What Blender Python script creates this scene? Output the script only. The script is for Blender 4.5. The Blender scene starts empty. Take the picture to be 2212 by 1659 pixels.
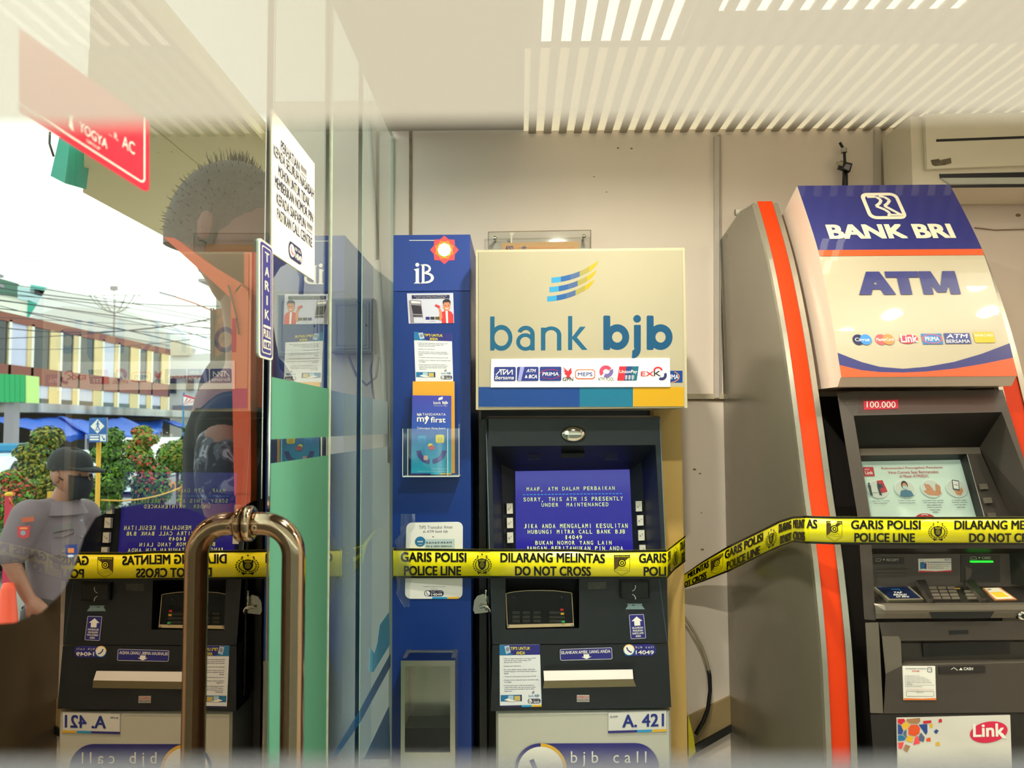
import bpy, bmesh, math, random
from mathutils import Vector, Matrix
random.seed(7)
C = bpy.context.scene.collection
SC = bpy.context.scene
# ------------------------------------------------------------------ camera, sky, exposure
F_PX, CX, CY = 1660.0, 1106.0, 829.5            # focal length in pixels of the 2212 x 1659 frame
EYE = Vector((0, 0, 1.45))
YAW, PITCH, ROLL = math.radians(0.52), math.radians(3.3), math.radians(-0.32)
CAM_R = Matrix.Rotation(YAW, 3, 'Z') @ Matrix.Rotation(math.pi/2 + PITCH, 3, 'X') @ Matrix.Rotation(ROLL, 3, 'Z')
cd = bpy.data.cameras.new('camera'); cam = bpy.data.objects.new('camera', cd); C.objects.link(cam)
cam.matrix_world = Matrix.Translation(EYE) @ CAM_R.to_4x4()
cd.sensor_fit = 'HORIZONTAL'; cd.sensor_width = 36; cd.lens = 36*F_PX/2212
cd.clip_start = 0.02; cd.clip_end = 300
cd.dof.use_dof = True; cd.dof.focus_distance = 2.0
cd.dof.aperture_fstop = (cd.lens/1000)/0.0042
SC.camera = cam
w = bpy.data.worlds.new('overcast_sky'); SC.world = w; w.use_nodes = True
bg = w.node_tree.nodes['Background']; bg.inputs[0].default_value = (0.94, 0.97, 1.0, 1); bg.inputs[1].default_value = 2.9
SC.view_settings.view_transform = 'Standard'; SC.view_settings.look = 'None'
SC.view_settings.gamma = 1; SC.view_settings.use_curve_mapping = False
SC.view_settings.exposure = 0.0
SC.cycles.max_bounces = 14; SC.cycles.transparent_max_bounces = 24; SC.cycles.glossy_bounces = 6
SC.cycles.caustics_reflective = False; SC.cycles.caustics_refractive = False
DOWNLIGHT_WATTS = 6.9
DOWNLIGHTS = [(0.20, 0.85), (1.18, 0.97), (0.20, 1.45), (1.31, 1.08), (1.54, 1.25), (1.64, 1.09)]     # x, y on the ceiling; the left two are added to light that side
CEIL = 2.40
PANE_Y = 0.12            # the front glass
GLASS_X = -0.393         # the glass side wall
BACK_Y = 2.40            # the back wall
GROUND = -0.30           # the street lies two steps below the floor

# ------------------------------------------------------------------ rays and surfaces
def ray(px, py):
    return CAM_R @ Vector(((px-CX)/F_PX, (CY-py)/F_PX, -1.0))
def W(px, py, d):
    r = ray(px, py); return EYE + r*(d/r.y)
class Plane:
    def __init__(s, p, n):
        s.p = Vector(p); s.n = Vector(n).normalized()
        if s.n.dot(EYE - s.p) < 0: s.n = -s.n
    def __call__(s, px, py, off=0.0):
        r = ray(px, py); t = (s.p-EYE).dot(s.n)/r.dot(s.n)
        return EYE + r*t + s.n*off
def Front(y, z=None, tilt=0.0):
    """plane facing the room; tilt = how far it comes forward per metre downwards, measured from height z"""
    if not tilt: return Plane((0, y, 0), (0, -1, 0))
    return Plane((0, y, z), (0, -1, tilt))
def Side(x): return Plane((x, 0, 0), (1, 0, 0))
class Profile:
    """surface swept along x from a polyline of (y, z), top to bottom"""
    def __init__(s, pts): s.pts = pts; s.pl = [Plane((0, a[0], a[1]), (0, -(b[1]-a[1]), b[0]-a[0])) for a, b in zip(pts, pts[1:])]
    def __call__(s, px, py, off=0.0):
        best = None
        for i, (a, b) in enumerate(zip(s.pts, s.pts[1:])):
            h = s.pl[i](px, py)
            lo, hi = min(a[1], b[1]), max(a[1], b[1])
            e = 0 if lo <= h.z <= hi else min(abs(h.z-lo), abs(h.z-hi))
            if best is None or e < best[0]-1e-9: best = (e, h + s.pl[i].n*off)
        return best[1]

# ------------------------------------------------------------------ materials
def lin(c):
    if isinstance(c, str):
        c = c.lstrip('#'); c = [int(c[i:i+2], 16)/255 for i in (0, 2, 4)]
        c = [x/12.92 if x <= .04045 else ((x+.055)/1.055)**2.4 for x in c]
    return (c[0], c[1], c[2], 1)
MATS = {}
def mat(name, col, rough=0.5, metal=0.0, var=0.0, scale=8.0, bump=0.0, bscale=60.0, emit=0.0, spec=0.5, coat=0.0, var_col=None, stretch=None, base=None):
    if name in MATS: return MATS[name]
    m = bpy.data.materials.new(name); m.use_nodes = True; nt = m.node_tree; N = nt.nodes; L = nt.links
    b = N['Principled BSDF']; c = lin(col)
    b.inputs['Base Color'].default_value = c; b.inputs['Roughness'].default_value = rough; b.inputs['Metallic'].default_value = metal
    b.inputs['Specular IOR Level'].default_value = spec; b.inputs['Coat Weight'].default_value = coat; b.inputs['Coat Roughness'].default_value = .02
    if emit: b.inputs['Emission Color'].default_value = c; b.inputs['Emission Strength'].default_value = emit
    if base: b.inputs['Base Color'].default_value = lin(base)
    if var or bump:
        tc = N.new('ShaderNodeTexCoord'); src = tc.outputs['Object']
        if stretch:
            mp = N.new('ShaderNodeMapping'); mp.inputs['Scale'].default_value = stretch; L.new(src, mp.inputs[0]); src = mp.outputs[0]
    if var:
        n = N.new('ShaderNodeTexNoise'); n.inputs['Scale'].default_value = scale; n.inputs['Detail'].default_value = 5; L.new(src, n.inputs['Vector'])
        r = N.new('ShaderNodeValToRGB'); r.color_ramp.elements[0].position = .35; r.color_ramp.elements[1].position = .68
        d = lin(var_col) if var_col else tuple(x*(1-var) for x in c[:3]) + (1,)
        r.color_ramp.elements[0].color = d; r.color_ramp.elements[1].color = c
        L.new(n.outputs[0], r.inputs[0]); L.new(r.outputs[0], b.inputs['Base Color'])
    if bump:
        n2 = N.new('ShaderNodeTexNoise'); n2.inputs['Scale'].default_value = bscale; n2.inputs['Detail'].default_value = 4; L.new(src, n2.inputs['Vector'])
        bp = N.new('ShaderNodeBump'); bp.inputs['Strength'].default_value = bump; bp.inputs['Distance'].default_value = .004
        L.new(n2.outputs[0], bp.inputs['Height']); L.new(bp.outputs[0], b.inputs['Normal'])
    MATS[name] = m; return m
def glass_mat(name, tint, ior=1.5, reflect=True, gain=1.0):
    """thin glazing: a clear body whose room-side face carries the reflection of both faces"""
    if name in MATS: return MATS[name]
    m = bpy.data.materials.new(name); m.use_nodes = True; nt = m.node_tree; N = nt.nodes; L = nt.links
    N.remove(N['Principled BSDF']); out = N['Material Output']
    t = N.new('ShaderNodeBsdfTransparent'); t.inputs[0].default_value = lin(tint)
    if reflect:
        g = N.new('ShaderNodeBsdfGlossy'); g.inputs['Roughness'].default_value = 0.0; g.inputs['Color'].default_value = (1, 1, 1, 1)
        f = N.new('ShaderNodeFresnel'); f.inputs[0].default_value = ior
        a = N.new('ShaderNodeMath'); a.operation = 'MULTIPLY'; a.inputs[1].default_value = 2*gain; L.new(f.outputs[0], a.inputs[0])
        p = N.new('ShaderNodeMath'); p.operation = 'ADD'; p.inputs[1].default_value = 1; L.new(f.outputs[0], p.inputs[0])
        q = N.new('ShaderNodeMath'); q.operation = 'DIVIDE'; q.use_clamp = True; L.new(a.outputs[0], q.inputs[0]); L.new(p.outputs[0], q.inputs[1])
        mx = N.new('ShaderNodeMixShader'); L.new(q.outputs[0], mx.inputs[0]); L.new(t.outputs[0], mx.inputs[1]); L.new(g.outputs[0], mx.inputs[2])
        L.new(mx.outputs[0], out.inputs[0])
    else: L.new(t.outputs[0], out.inputs[0])
    MATS[name] = m; return m
def film_mat(name, col, clear, trans=0.5, gloss=0.0, back=None):
    """frosted or tinted film: part clear, part scattering on both sides"""
    if name in MATS: return MATS[name]
    m = bpy.data.materials.new(name); m.use_nodes = True; nt = m.node_tree; N = nt.nodes; L = nt.links
    N.remove(N['Principled BSDF']); out = N['Material Output']
    d = N.new('ShaderNodeBsdfDiffuse'); d.inputs[0].default_value = lin(col)
    tr = N.new('ShaderNodeBsdfTranslucent'); tr.inputs[0].default_value = lin(back or col)
    mx = N.new('ShaderNodeMixShader'); mx.inputs[0].default_value = trans; L.new(d.outputs[0], mx.inputs[1]); L.new(tr.outputs[0], mx.inputs[2])
    t = N.new('ShaderNodeBsdfTransparent'); m2 = N.new('ShaderNodeMixShader'); m2.inputs[0].default_value = clear
    L.new(mx.outputs[0], m2.inputs[1]); L.new(t.outputs[0], m2.inputs[2]); last = m2
    if gloss:
        g = N.new('ShaderNodeBsdfGlossy'); g.inputs['Roughness'].default_value = .03; f = N.new('ShaderNodeFresnel'); f.inputs[0].default_value = gloss
        m3 = N.new('ShaderNodeMixShader'); L.new(f.outputs[0], m3.inputs[0]); L.new(m2.outputs[0], m3.inputs[1]); L.new(g.outputs[0], m3.inputs[2]); last = m3
    L.new(last.outputs[0], out.inputs[0]); MATS[name] = m; return m

# ------------------------------------------------------------------ mesh builder
class MB:
    def __init__(s): s.v = []; s.f = []; s.m = []; s.mats = []; s.smooth = []
    def mi(s, m):
        if m not in s.mats: s.mats.append(m)
        return s.mats.index(m)
    def face(s, pts, m, smooth=False):
        i = len(s.v); s.v += [Vector(p) for p in pts]; s.f.append(list(range(i, i+len(pts)))); s.m.append(s.mi(m)); s.smooth.append(smooth)
    def grid(s, rows, m, closed=False, smooth=True):
        i = len(s.v); n = len(rows[0])
        for r in rows: s.v += [Vector(p) for p in r]
        k = s.mi(m)
        for a in range(len(rows)-1):
            for b in range(n if closed else n-1):
                c = (b+1) % n
                s.f.append([i+a*n+b, i+a*n+c, i+(a+1)*n+c, i+(a+1)*n+b]); s.m.append(k); s.smooth.append(smooth)
    def prism(s, poly, vec, m, side=None, back=True):
        a = [Vector(p) for p in poly]; b = [p+Vector(vec) for p in a]; n = len(a); i = len(s.v); s.v += a+b
        k = s.mi(m); k2 = s.mi(side) if side else k
        s.f.append(list(range(i, i+n))); s.m.append(k); s.smooth.append(False)
        if back: s.f.append([i+n+j for j in reversed(range(n))]); s.m.append(k2); s.smooth.append(False)
        for j in range(n):
            q = (j+1) % n; s.f.append([i+j, i+n+j, i+n+q, i+q]); s.m.append(k2); s.smooth.append(False)
    def box(s, a, b, m):
        (x0, y0, z0), (x1, y1, z1) = a, b
        s.prism([(x0, y0, z0), (x1, y0, z0), (x1, y0, z1), (x0, y0, z1)], (0, y1-y0, 0), m)
    def rbox(s, a, b, m, r=.004):
        """box with its four front edges bevelled"""
        (x0, y0, z0), (x1, y1, z1) = a, b
        o = [(x0, y0+r, z0), (x1, y0+r, z0), (x1, y0+r, z1), (x0, y0+r, z1)]
        q = [(x0+r, y0, z0+r), (x1-r, y0, z0+r), (x1-r, y0, z1-r), (x0+r, y0, z1-r)]
        bk = [(x, y1, z) for x, _, z in o]
        s.face(q, m); s.face(bk[::-1], m)
        for j in range(4):
            k = (j+1) % 4; s.face([o[j], o[k], q[k], q[j]], m); s.face([bk[j], bk[k], o[k], o[j]], m)
    def tube(s, path, r, m, n=10, caps=True, smooth=True):
        P = [Vector(p) for p in path]; R = r if isinstance(r, (list, tuple)) else [r]*len(P); rows = []
        up = None
        for i, p in enumerate(P):
            t = (P[min(i+1, len(P)-1)]-P[max(i-1, 0)]).normalized()
            if up is None: up = t.orthogonal().normalized()
            else: up = (up - t*up.dot(t)).normalized()
            bi = t.cross(up)
            rows.append([p + (up*math.cos(2*math.pi*k/n)+bi*math.sin(2*math.pi*k/n))*R[i] for k in range(n)])
        s.grid(rows, m, closed=True, smooth=smooth)
        if caps: s.face(rows[0][::-1], m); s.face(rows[-1], m)
    def bar(s, a, b, w, h, m):
        """rectangular bar from a to b"""
        a = Vector(a); b = Vector(b); t = (b-a).normalized(); u = t.cross(Vector((0, 0, 1)))
        u = u.normalized() if u.length > 1e-3 else Vector((1, 0, 0)); v = u.cross(t).normalized()
        s.prism([a+u*w/2+v*h/2, a-u*w/2+v*h/2, a-u*w/2-v*h/2, a+u*w/2-v*h/2], b-a, m)
    def ball(s, c, r, m, seg=14, rings=9):
        c = Vector(c); r = Vector(r) if isinstance(r, (tuple, list, Vector)) else Vector((r, r, r))
        rows = [[c+Vector((r.x*math.sin(math.pi*i/rings)*math.cos(2*math.pi*k/seg), r.y*math.sin(math.pi*i/rings)*math.sin(2*math.pi*k/seg), r.z*math.cos(math.pi*i/rings))) for k in range(seg)] for i in range(rings+1)]
        s.grid(rows, m, closed=True)
    def lathe(s, c, prof, m, n=20, axis='Z'):
        c = Vector(c); rows = []
        for r, h in prof:
            row = []
            for k in range(n):
                x, y = r*math.cos(2*math.pi*k/n), r*math.sin(2*math.pi*k/n)
                row.append(c + (Vector((x, y, h)) if axis == 'Z' else Vector((x, h, y)) if axis == 'Y' else Vector((h, x, y))))
            rows.append(row)
        s.grid(rows, m, closed=True)
    def build(s, name, parent=None, fix=True):
        me = bpy.data.meshes.new(name); me.from_pydata(s.v, [], s.f); me.update()
        for m in s.mats: me.materials.append(m)
        me.polygons.foreach_set('material_index', s.m); me.polygons.foreach_set('use_smooth', s.smooth)
        if fix:
            bm = bmesh.new(); bm.from_mesh(me); bmesh.ops.remove_doubles(bm, verts=bm.verts, dist=1e-6)
            bmesh.ops.recalc_face_normals(bm, faces=bm.faces); bm.to_mesh(me); bm.free()
        o = bpy.data.objects.new(name, me); C.objects.link(o)
        if parent:
            o.parent = parent
            o.matrix_parent_inverse = pw(parent).inverted()
        return o
def pw(o):
    m = o.matrix_basis.copy()
    return pw(o.parent) @ o.matrix_parent_inverse @ m if o.parent else m
def tag(o, label, cat, group=None, kind=None):
    if label: o['label'] = label
    if cat: o['category'] = cat
    if group: o['group'] = group
    if kind: o['kind'] = kind
    return o
def thing(name, label, cat, loc=(0, 0, 0), group=None, kind=None):
    o = bpy.data.objects.new(name, None); C.objects.link(o); o.location = loc; o.empty_display_size = .05
    return tag(o, label, cat, group, kind)
def copy_tree(o, parent=None):
    c = o.copy(); C.objects.link(c)
    if parent: c.parent = parent
    for ch in list(o.children): copy_tree(ch, c)
    return c

# ------------------------------------------------------------------ flat print on surfaces
_T = {}
def glyphs(txt, bold, track=1.0):
    k = (txt, bold, track)
    if k not in _T:
        cu = bpy.data.curves.new('t', 'FONT'); cu.body = txt; cu.offset = bold; cu.resolution_u = 3; cu.space_character = track
        ob = bpy.data.objects.new('t', cu); C.objects.link(ob)
        dg = bpy.context.evaluated_depsgraph_get(); me = bpy.data.meshes.new_from_object(ob.evaluated_get(dg))
        vs = [(v.co.x, v.co.y) for v in me.vertices]; fs = [list(p.vertices) for p in me.polygons]
        bpy.data.objects.remove(ob); bpy.data.curves.remove(cu); bpy.data.meshes.remove(me)
        xs = [v[0] for v in vs]; ys = [v[1] for v in vs]; b = (min(xs), max(xs), min(ys), max(ys))
        _T[k] = ([((x-b[0])/(b[1]-b[0]), (y-b[2])/(b[3]-b[2])) for x, y in vs], fs)
    return _T[k]
STEP = 0.00035
class Print(MB):
    """ink laid on a surface: coordinates are (u, v) of the surface map, lev = layer above it"""
    def __init__(s, surf, base=1): MB.__init__(s); s.surf = surf; s.base = base; s.fr = None
    def frame(s, tl, tr, br, bl, w=100., h=100.):
        s.fr = (tl, tr, br, bl, w, h); return s
    def map(s, u, v, lev):
        if s.fr:
            tl, tr, br, bl, w, h = s.fr; a, b = u/w, v/h
            u, v = [(tl[i]*(1-a)+tr[i]*a)*(1-b)+(bl[i]*(1-a)+br[i]*a)*b for i in (0, 1)]
        return s.surf(u, v, (s.base+lev)*STEP)
    def poly(s, pts, m, lev=0): s.face([s.map(u, v, lev) for u, v in pts], m)
    def rect(s, x0, y0, x1, y1, m, lev=0): s.poly([(x0, y0), (x1, y0), (x1, y1), (x0, y1)], m, lev)
    def slab(s, pts, m, t=.002, lev=0, side=None):
        """printed sheet with thickness t standing off the surface"""
        top = [s.map(u, v, lev+t/STEP) for u, v in pts]; bot = [s.map(u, v, lev-s.base) for u, v in pts]
        s.face(top, m); s.face(bot[::-1], side or m)
        for j in range(len(pts)):
            k = (j+1) % len(pts); s.face([bot[j], bot[k], top[k], top[j]], side or m)
    def rr(s, x0, y0, x1, y1, r, n=5):
        out = []
        for cx, cy, a0 in ((x1-r, y0+r, -90), (x1-r, y1-r, 0), (x0+r, y1-r, 90), (x0+r, y0+r, 180)):
            out += [(cx+r*math.cos(math.radians(a0+90*i/n)), cy+r*math.sin(math.radians(a0+90*i/n))) for i in range(n+1)]
        return out
    def rrect(s, x0, y0, x1, y1, r, m, lev=0): s.poly(s.rr(x0, y0, x1, y1, r), m, lev)
    def ell(s, cx, cy, rx, ry, m, lev=0, n=28, rot=0):
        c, q = math.cos(rot), math.sin(rot)
        s.poly([(cx+rx*math.cos(2*math.pi*i/n)*c-ry*math.sin(2*math.pi*i/n)*q, cy+rx*math.cos(2*math.pi*i/n)*q+ry*math.sin(2*math.pi*i/n)*c) for i in range(n)], m, lev)
    def arc(s, cx, cy, r0, r1, a0, a1, m, lev=0, n=16, sy=1.0):
        P = [math.radians(a0+(a1-a0)*i/n) for i in range(n+1)]
        for a, b in zip(P, P[1:]):
            s.poly([(cx+r0*math.cos(a), cy+r0*sy*math.sin(a)), (cx+r1*math.cos(a), cy+r1*sy*math.sin(a)), (cx+r1*math.cos(b), cy+r1*sy*math.sin(b)), (cx+r0*math.cos(b), cy+r0*sy*math.sin(b))], m, lev)
    def line(s, pts, wd, m, lev=0):
        for (x0, y0), (x1, y1) in zip(pts, pts[1:]):
            l = math.hypot(x1-x0, y1-y0) or 1; nx, ny = -(y1-y0)/l*wd/2, (x1-x0)/l*wd/2
            s.poly([(x0+nx, y0+ny), (x1+nx, y1+ny), (x1-nx, y1-ny), (x0-nx, y0-ny)], m, lev)
    def outline(s, pts, wd, m, lev=0): s.line(pts+[pts[0]], wd, m, lev)
    def text(s, txt, x0, y0, x1, y1, m, lev=1, bold=0.0, slant=0.0, track=1.0, flip=False):
        """lettering fitted into a box; bold is the extra stroke width as a share of the letter height"""
        vs, fs = glyphs(txt, 0.0, track); k = s.mi(m); ex = bold*(y1-y0)*.8
        if ex == 0: ds = [(0, 0)]
        elif bold < .03: ds = [(-ex, 0), (ex, 0)]
        else: ds = [(-ex, -ex*.7), (ex, -ex*.7), (0, 0), (-ex, ex*.7), (ex, ex*.7)]
        ey = ex*.7 if bold >= .03 else 0
        for q, (dx, dy) in enumerate(ds):
            i = len(s.v); xa, xb = x0+ex, x1-ex
            for a, b in vs:
                aa = 1-a if flip else a
                s.v.append(s.map(xa+aa*(xb-xa)+dx+slant*(b-.5)*(y1-y0), y1-ey-b*(y1-y0-2*ey)+dy, lev+q*.12))
            for f in fs: s.f.append([i+j for j in f]); s.m.append(k); s.smooth.append(False)
    def build(s, name, parent=None):
        return MB.build(s, name, parent, fix=False)
    def cut(s, name, parent):
        o = s.build(name, parent); s.v = []; s.f = []; s.m = []; s.mats = []; s.smooth = []; return o
# ================================================================== the room shell
m_wall = mat('painted_wall', '#f2e2d6', .7, var=.06, scale=3, bump=.08, bscale=25)
m_wallout = mat('outer_wall', '#d9c08c', .8, var=.08, scale=2)
m_ceil = mat('ceiling_board', '#6f6353', .8)
m_slat = mat('ceiling_slat_grey', '#a2967f', .55)
m_floor = mat('floor_tile', '#e2d6c4', .35, var=.08, scale=4)
m_joint = mat('wall_joint', '#a08a70', .8, var=.4, scale=20)
m_trimw = mat('white_trim', '#cfc4bb', .5, var=.08, scale=10)
m_white = mat('white_plastic', '#e6e2d8', .4)
m_black = mat('black_plastic', '#0d0e10', .4)
m_alu = mat('aluminium', '#b9b4a6', .32, .75, var=.12, scale=12)
m_steel = mat('polished_steel', '#d9d4c8', .09, 1.0)
S = Side(GLASS_X)
def struct(o, label, cat): return tag(o, label, cat, kind='structure')

b = MB(); b.box((-0.40, 0.05, -.06), (1.78, 2.45, 0), m_floor)
struct(b.build('floor'), 'beige tiled floor of the cash machine booth', 'floor')
b = MB(); b.box((-.80, BACK_Y, -.3), (1.80, BACK_Y+.12, CEIL+.1), m_wall)
wall = struct(b.build('wall_back'), 'cream painted back wall of the booth behind both cash machines', 'wall')
b = MB(); b.box((1.72, 0.05, -.06), (1.80, BACK_Y, CEIL), m_wall)
struct(b.build('wall_right'), 'cream right hand wall of the booth', 'wall')
b = MB(); b.box((GLASS_X-.01, 0.10, CEIL), (1.80, BACK_Y, CEIL+.06), m_ceil)
ceil = struct(b.build('ceiling'), 'beige booth ceiling carrying a row of narrow slats', 'ceiling')
sl = None
for i in range(34):
    x = 0.035+i*.0482
    if sl is None:
        b = MB(); b.box((x, 1.25, CEIL-.013), (x+.024, BACK_Y-.001, CEIL-.0065), m_slat); sl = b.build('slat', ceil); x0 = x
    else:
        o = sl.copy(); C.objects.link(o); o.location.x += x-x0
# fluorescent strip above the slats
m_lamp = mat('lamp_panel', '#fff3e2', .5, emit=5.0)
b = MB(); b.box((.05, 1.30, CEIL-.005), (.40, 1.83, CEIL-.001), m_lamp)
lp = tag(b.build('ceiling_light'), 'rectangular white light panel glowing between the ceiling slats, left one', 'light')
b = MB(); b.box((.46, 1.30, CEIL-.005), (1.02, 1.70, CEIL-.001), m_lamp); tag(b.build('ceiling_light'), 'rectangular white light panel glowing between the ceiling slats, right one', 'light')
m_glow = mat('diffuser_panel', '#ffedca', .6, emit=.66)  # added glow to brighten the slat gaps, wall top and room
b = MB(); b.box((.02, 1.87, CEIL-.005), (1.70, BACK_Y-.004, CEIL-.001), m_glow); tag(b.build('ceiling_light'), 'long dim cream light panel behind the slats along the back wall', 'light')
# joints and trims on the back wall
def strip(name, px0, py0, px1, py1, m, t=.008, par=wall):
    b = MB(); P = Front(BACK_Y); q = [P(px0, py0), P(px1, py0), P(px1, py1), P(px0, py1)]
    b.prism([(p.x, BACK_Y-t, p.z) for p in q], (0, t, 0), m); return b.build(name, par)
strip('joint_strip', 884, 282, 890, 560, m_joint, .003)
strip('cable_cover', 1541, 298, 1551, 860, m_trimw, .016)
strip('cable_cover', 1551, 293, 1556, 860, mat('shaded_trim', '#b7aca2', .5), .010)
strip('cable_cover', 1886, 268, 1899, 700, m_trimw, .014)
strip('edge_strip', 1950, 262, 1965, 700, mat('grey_trim', '#9b958a', .45), .02)
strip('ledge', 1484, 851, 1566, 862, mat('pale_ledge', '#cdbfa6', .6, var=.3, scale=25), .012)
strip('joint_strip', 1484, 862, 1566, 866, m_joint, .004)
# sloping skirting and the dark line below it
P = Front(BACK_Y)
b = MB(); b.prism([P(1484, 1546, .012), P(1600, 1490, .012), P(1600, 1548, .012), P(1484, 1612, .012)], (0, .012, 0), mat('skirting_tan', '#a58c62', .6, var=.25, scale=6)); b.build('skirting', wall)
b = MB(); b.prism([P(1484, 1612, .02), P(1600, 1548, .02), P(1600, 1563, .02), P(1484, 1630, .02)], (0, .02, 0), m_black); b.build('skirting_edge', wall)
b = MB()
for (x, y, r) in ((1335, 320, 3), (1500, 1014, 4), (1512, 1023, 3), (1517, 1187, 4), (1515, 1108, 2), (1682, 545, 2), (1364, 321, 3), (1283, 382, 2), (1310, 415, 2), (1945, 362, 3), (2199, 465, 6)):
    p = Print(P); p.ell(x, y, r, r*.6, m_joint, 1, 8); b.v += [v for v in p.v]; n0 = len(b.v)-len(p.v); b.f += [[n0+i for i in f] for f in p.f]; b.m += [b.mi(m_joint)]*len(p.f); b.smooth += p.smooth
tag(b.build('stain', wall), None, None)

# downlights
for i, (x, y) in enumerate(DOWNLIGHTS):
    t = thing('downlight', ['round white downlight near the front glass, nearest the glass door', 'round white downlight above the orange booth, first from its left side', 'round white downlight in front of the left cash machine', 'round white downlight above the orange booth, second from its left side', 'round white downlight above the orange booth, nearest the air conditioner', 'round white downlight above the orange booth, nearest the right wall'][i], 'light', (x, y, CEIL), 'ceiling downlights')
    b = MB(); b.lathe((x, y, CEIL-.012), [(.050, .012), (.050, 0), (.036, 0), (.036, .006)], m_white, 24); b.build('ring', t)
    b = MB(); b.lathe((x, y, CEIL-.007), [(0.0005, 0), (.036, 0)], mat('downlight_lens', '#fff3e0', .5, emit=16.0), 24); b.build('lens', t)
    ld = bpy.data.lights.new('downlight_lamp', 'AREA'); ld.shape = 'DISK'; ld.size = .07; ld.energy = DOWNLIGHT_WATTS*(2.5 if i in (0, 2) else .40); ld.color = (1, .89, .77); ld.spread = math.radians(165)
    lo = bpy.data.objects.new('downlight_lamp', ld); C.objects.link(lo); lo.parent = t; lo.location = (0, 0, -.016)

# ================================================================== front glass with frosted bands
m_clear = glass_mat('clear_glass', '#f6faf6', reflect=False)
m_edge = mat('glass_edge', '#7fb79c', .15, spec=.6)
m_frost = film_mat('frosted_film', '#c3baa6', .36, .35); m_frost_shaded = film_mat('grey_frosted_film', '#8d8d88', .45, .35)  # lower band's weaker light is put into a darker, greyer film colour
b = MB(); b.box((GLASS_X+.012, PANE_Y, .0), (1.72, PANE_Y+.008, CEIL), m_clear)
win1 = struct(b.build('window_1'), 'front glass of the booth with a clear slit between frosted film bands', 'window')
zt = W(1106, 262, PANE_Y-.0006).z; zb = W(1106, 1640, PANE_Y-.0006).z
b = MB(); b.box((GLASS_X+.012, PANE_Y-.0008, zt), (1.72, PANE_Y-.0003, CEIL), m_frost); b.build('frosted_band', win1)
b = MB(); b.box((GLASS_X+.012, PANE_Y-.0008, 0), (1.72, PANE_Y-.0003, zb), m_frost_shaded); b.build('frosted_band', win1)

# ================================================================== glass side wall
m_mirror = glass_mat('side_glass', '#e9ece4', 1.62)
m_body = glass_mat('side_glass_body', '#f4fbf6', reflect=False)
m_film = film_mat('green_frosted_film', '#5f9a7d', .0, .45, back='#7fb79b'); m_film2 = film_mat('pale_frosted_film', '#d3e2e4', .0, .5, back='#e2ecee')
m_seal = mat('silicone_seal', '#c9d2bb', .4, var=.2, scale=40)
def y_at(px): return S(px, 925).y
def pane(name, y0, y1, label, cat='window', mm=None):
    b = MB(); z0, z1 = 0.01, CEIL-.02; x0, x1 = GLASS_X-.010, GLASS_X
    b.face([(x1, y0, z0), (x1, y1, z0), (x1, y1, z1), (x1, y0, z1)], mm or m_mirror)
    b.face([(x0, y0, z0), (x0, y1, z0), (x0, y1, z1), (x0, y0, z1)], m_body)
    for a in ((y0, z0, y1, z0), (y1, z0, y1, z1), (y1, z1, y0, z1), (y0, z1, y0, z0)):
        b.face([(x0, a[0], a[1]), (x1, a[0], a[1]), (x1, a[2], a[3]), (x0, a[2], a[3])], m_edge)
    return struct(b.build(name), label, cat)
yd, y2, y3 = y_at(583), y_at(710), y_at(780)
m_mirror_door = glass_mat('door_glass', '#eef0ea', 1.34)
door = pane('door_1', .16, yd-.004, 'glass door with steel pull handle and dark film on its lower half', 'door', m_mirror_door)
win2 = pane('window_2', yd, y2-.003, 'fixed glass panel with paper notice and green frosted film beside the door', 'window')
win3 = pane('window_3', y2+.004, y3-.002, 'narrow fixed glass panel with frosted film between two vertical joints', 'window')
win4 = pane('window_4', y3+.001, BACK_Y-.006, 'last fixed glass panel with frosted film beside the blue cabinet', 'window')
def vstrip(par, name, ya, yb, m, xa=-.011, xb=.001):
    b = MB(); b.box((GLASS_X+xa, ya, 0), (GLASS_X+xb, yb, CEIL-.01), m); return b.build(name, par)
vstrip(door, 'edge_profile', yd-.004, yd-.0005, m_steel, -.011, .002)
vstrip(win2, 'seal', y2-.003, y2+.004, m_seal, -.013, .003)
vstrip(win4, 'seal', y3-.002, y3+.001, mat('joint_green', '#9fd0b4', .2, spec=.7), -.011, .001)
zf = [S(585, v).z for v in (814, 949, 1001)]
for par, a, c, xo in ((win2, yd, y2-.003, .0006), (win3, y2+.004, y3-.002, -.0112), (win4, y3+.001, BACK_Y-.006, -.0112)):
    for lo, hi in ((zf[1], zf[0]), (.0, zf[2])):
        b = MB(); b.face([(GLASS_X+xo, a, lo), (GLASS_X+xo, c, lo), (GLASS_X+xo, c, hi), (GLASS_X+xo, a, hi)], m_film if xo > 0 else m_film2); b.build('frosted_film', par)
# cut film stripes at the foot of the far panel
p = Print(S, 2); lb = film_mat('light_blue_film', '#7fc8e4', .05, .4); dbf = film_mat('deep_blue_film', '#2d5f92', .2, .4)
p.poly([(840, 1322), (820, 1350), (815, 1388), (808, 1412), (799, 1398), (797, 1450), (806, 1452), (842, 1392)], lb); p.build('light_blue_patch', win4)
p = Print(S, 2); p.poly([(712, 1640), (776, 1535), (843, 1412), (843, 1440), (778, 1560), (722, 1640)], dbf); p.build('blue_stripe', win3)
p = Print(S, 2); p.poly([(785, 1640), (840, 1525), (843, 1640)], dbf); p.build('blue_stripe', win4)
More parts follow.
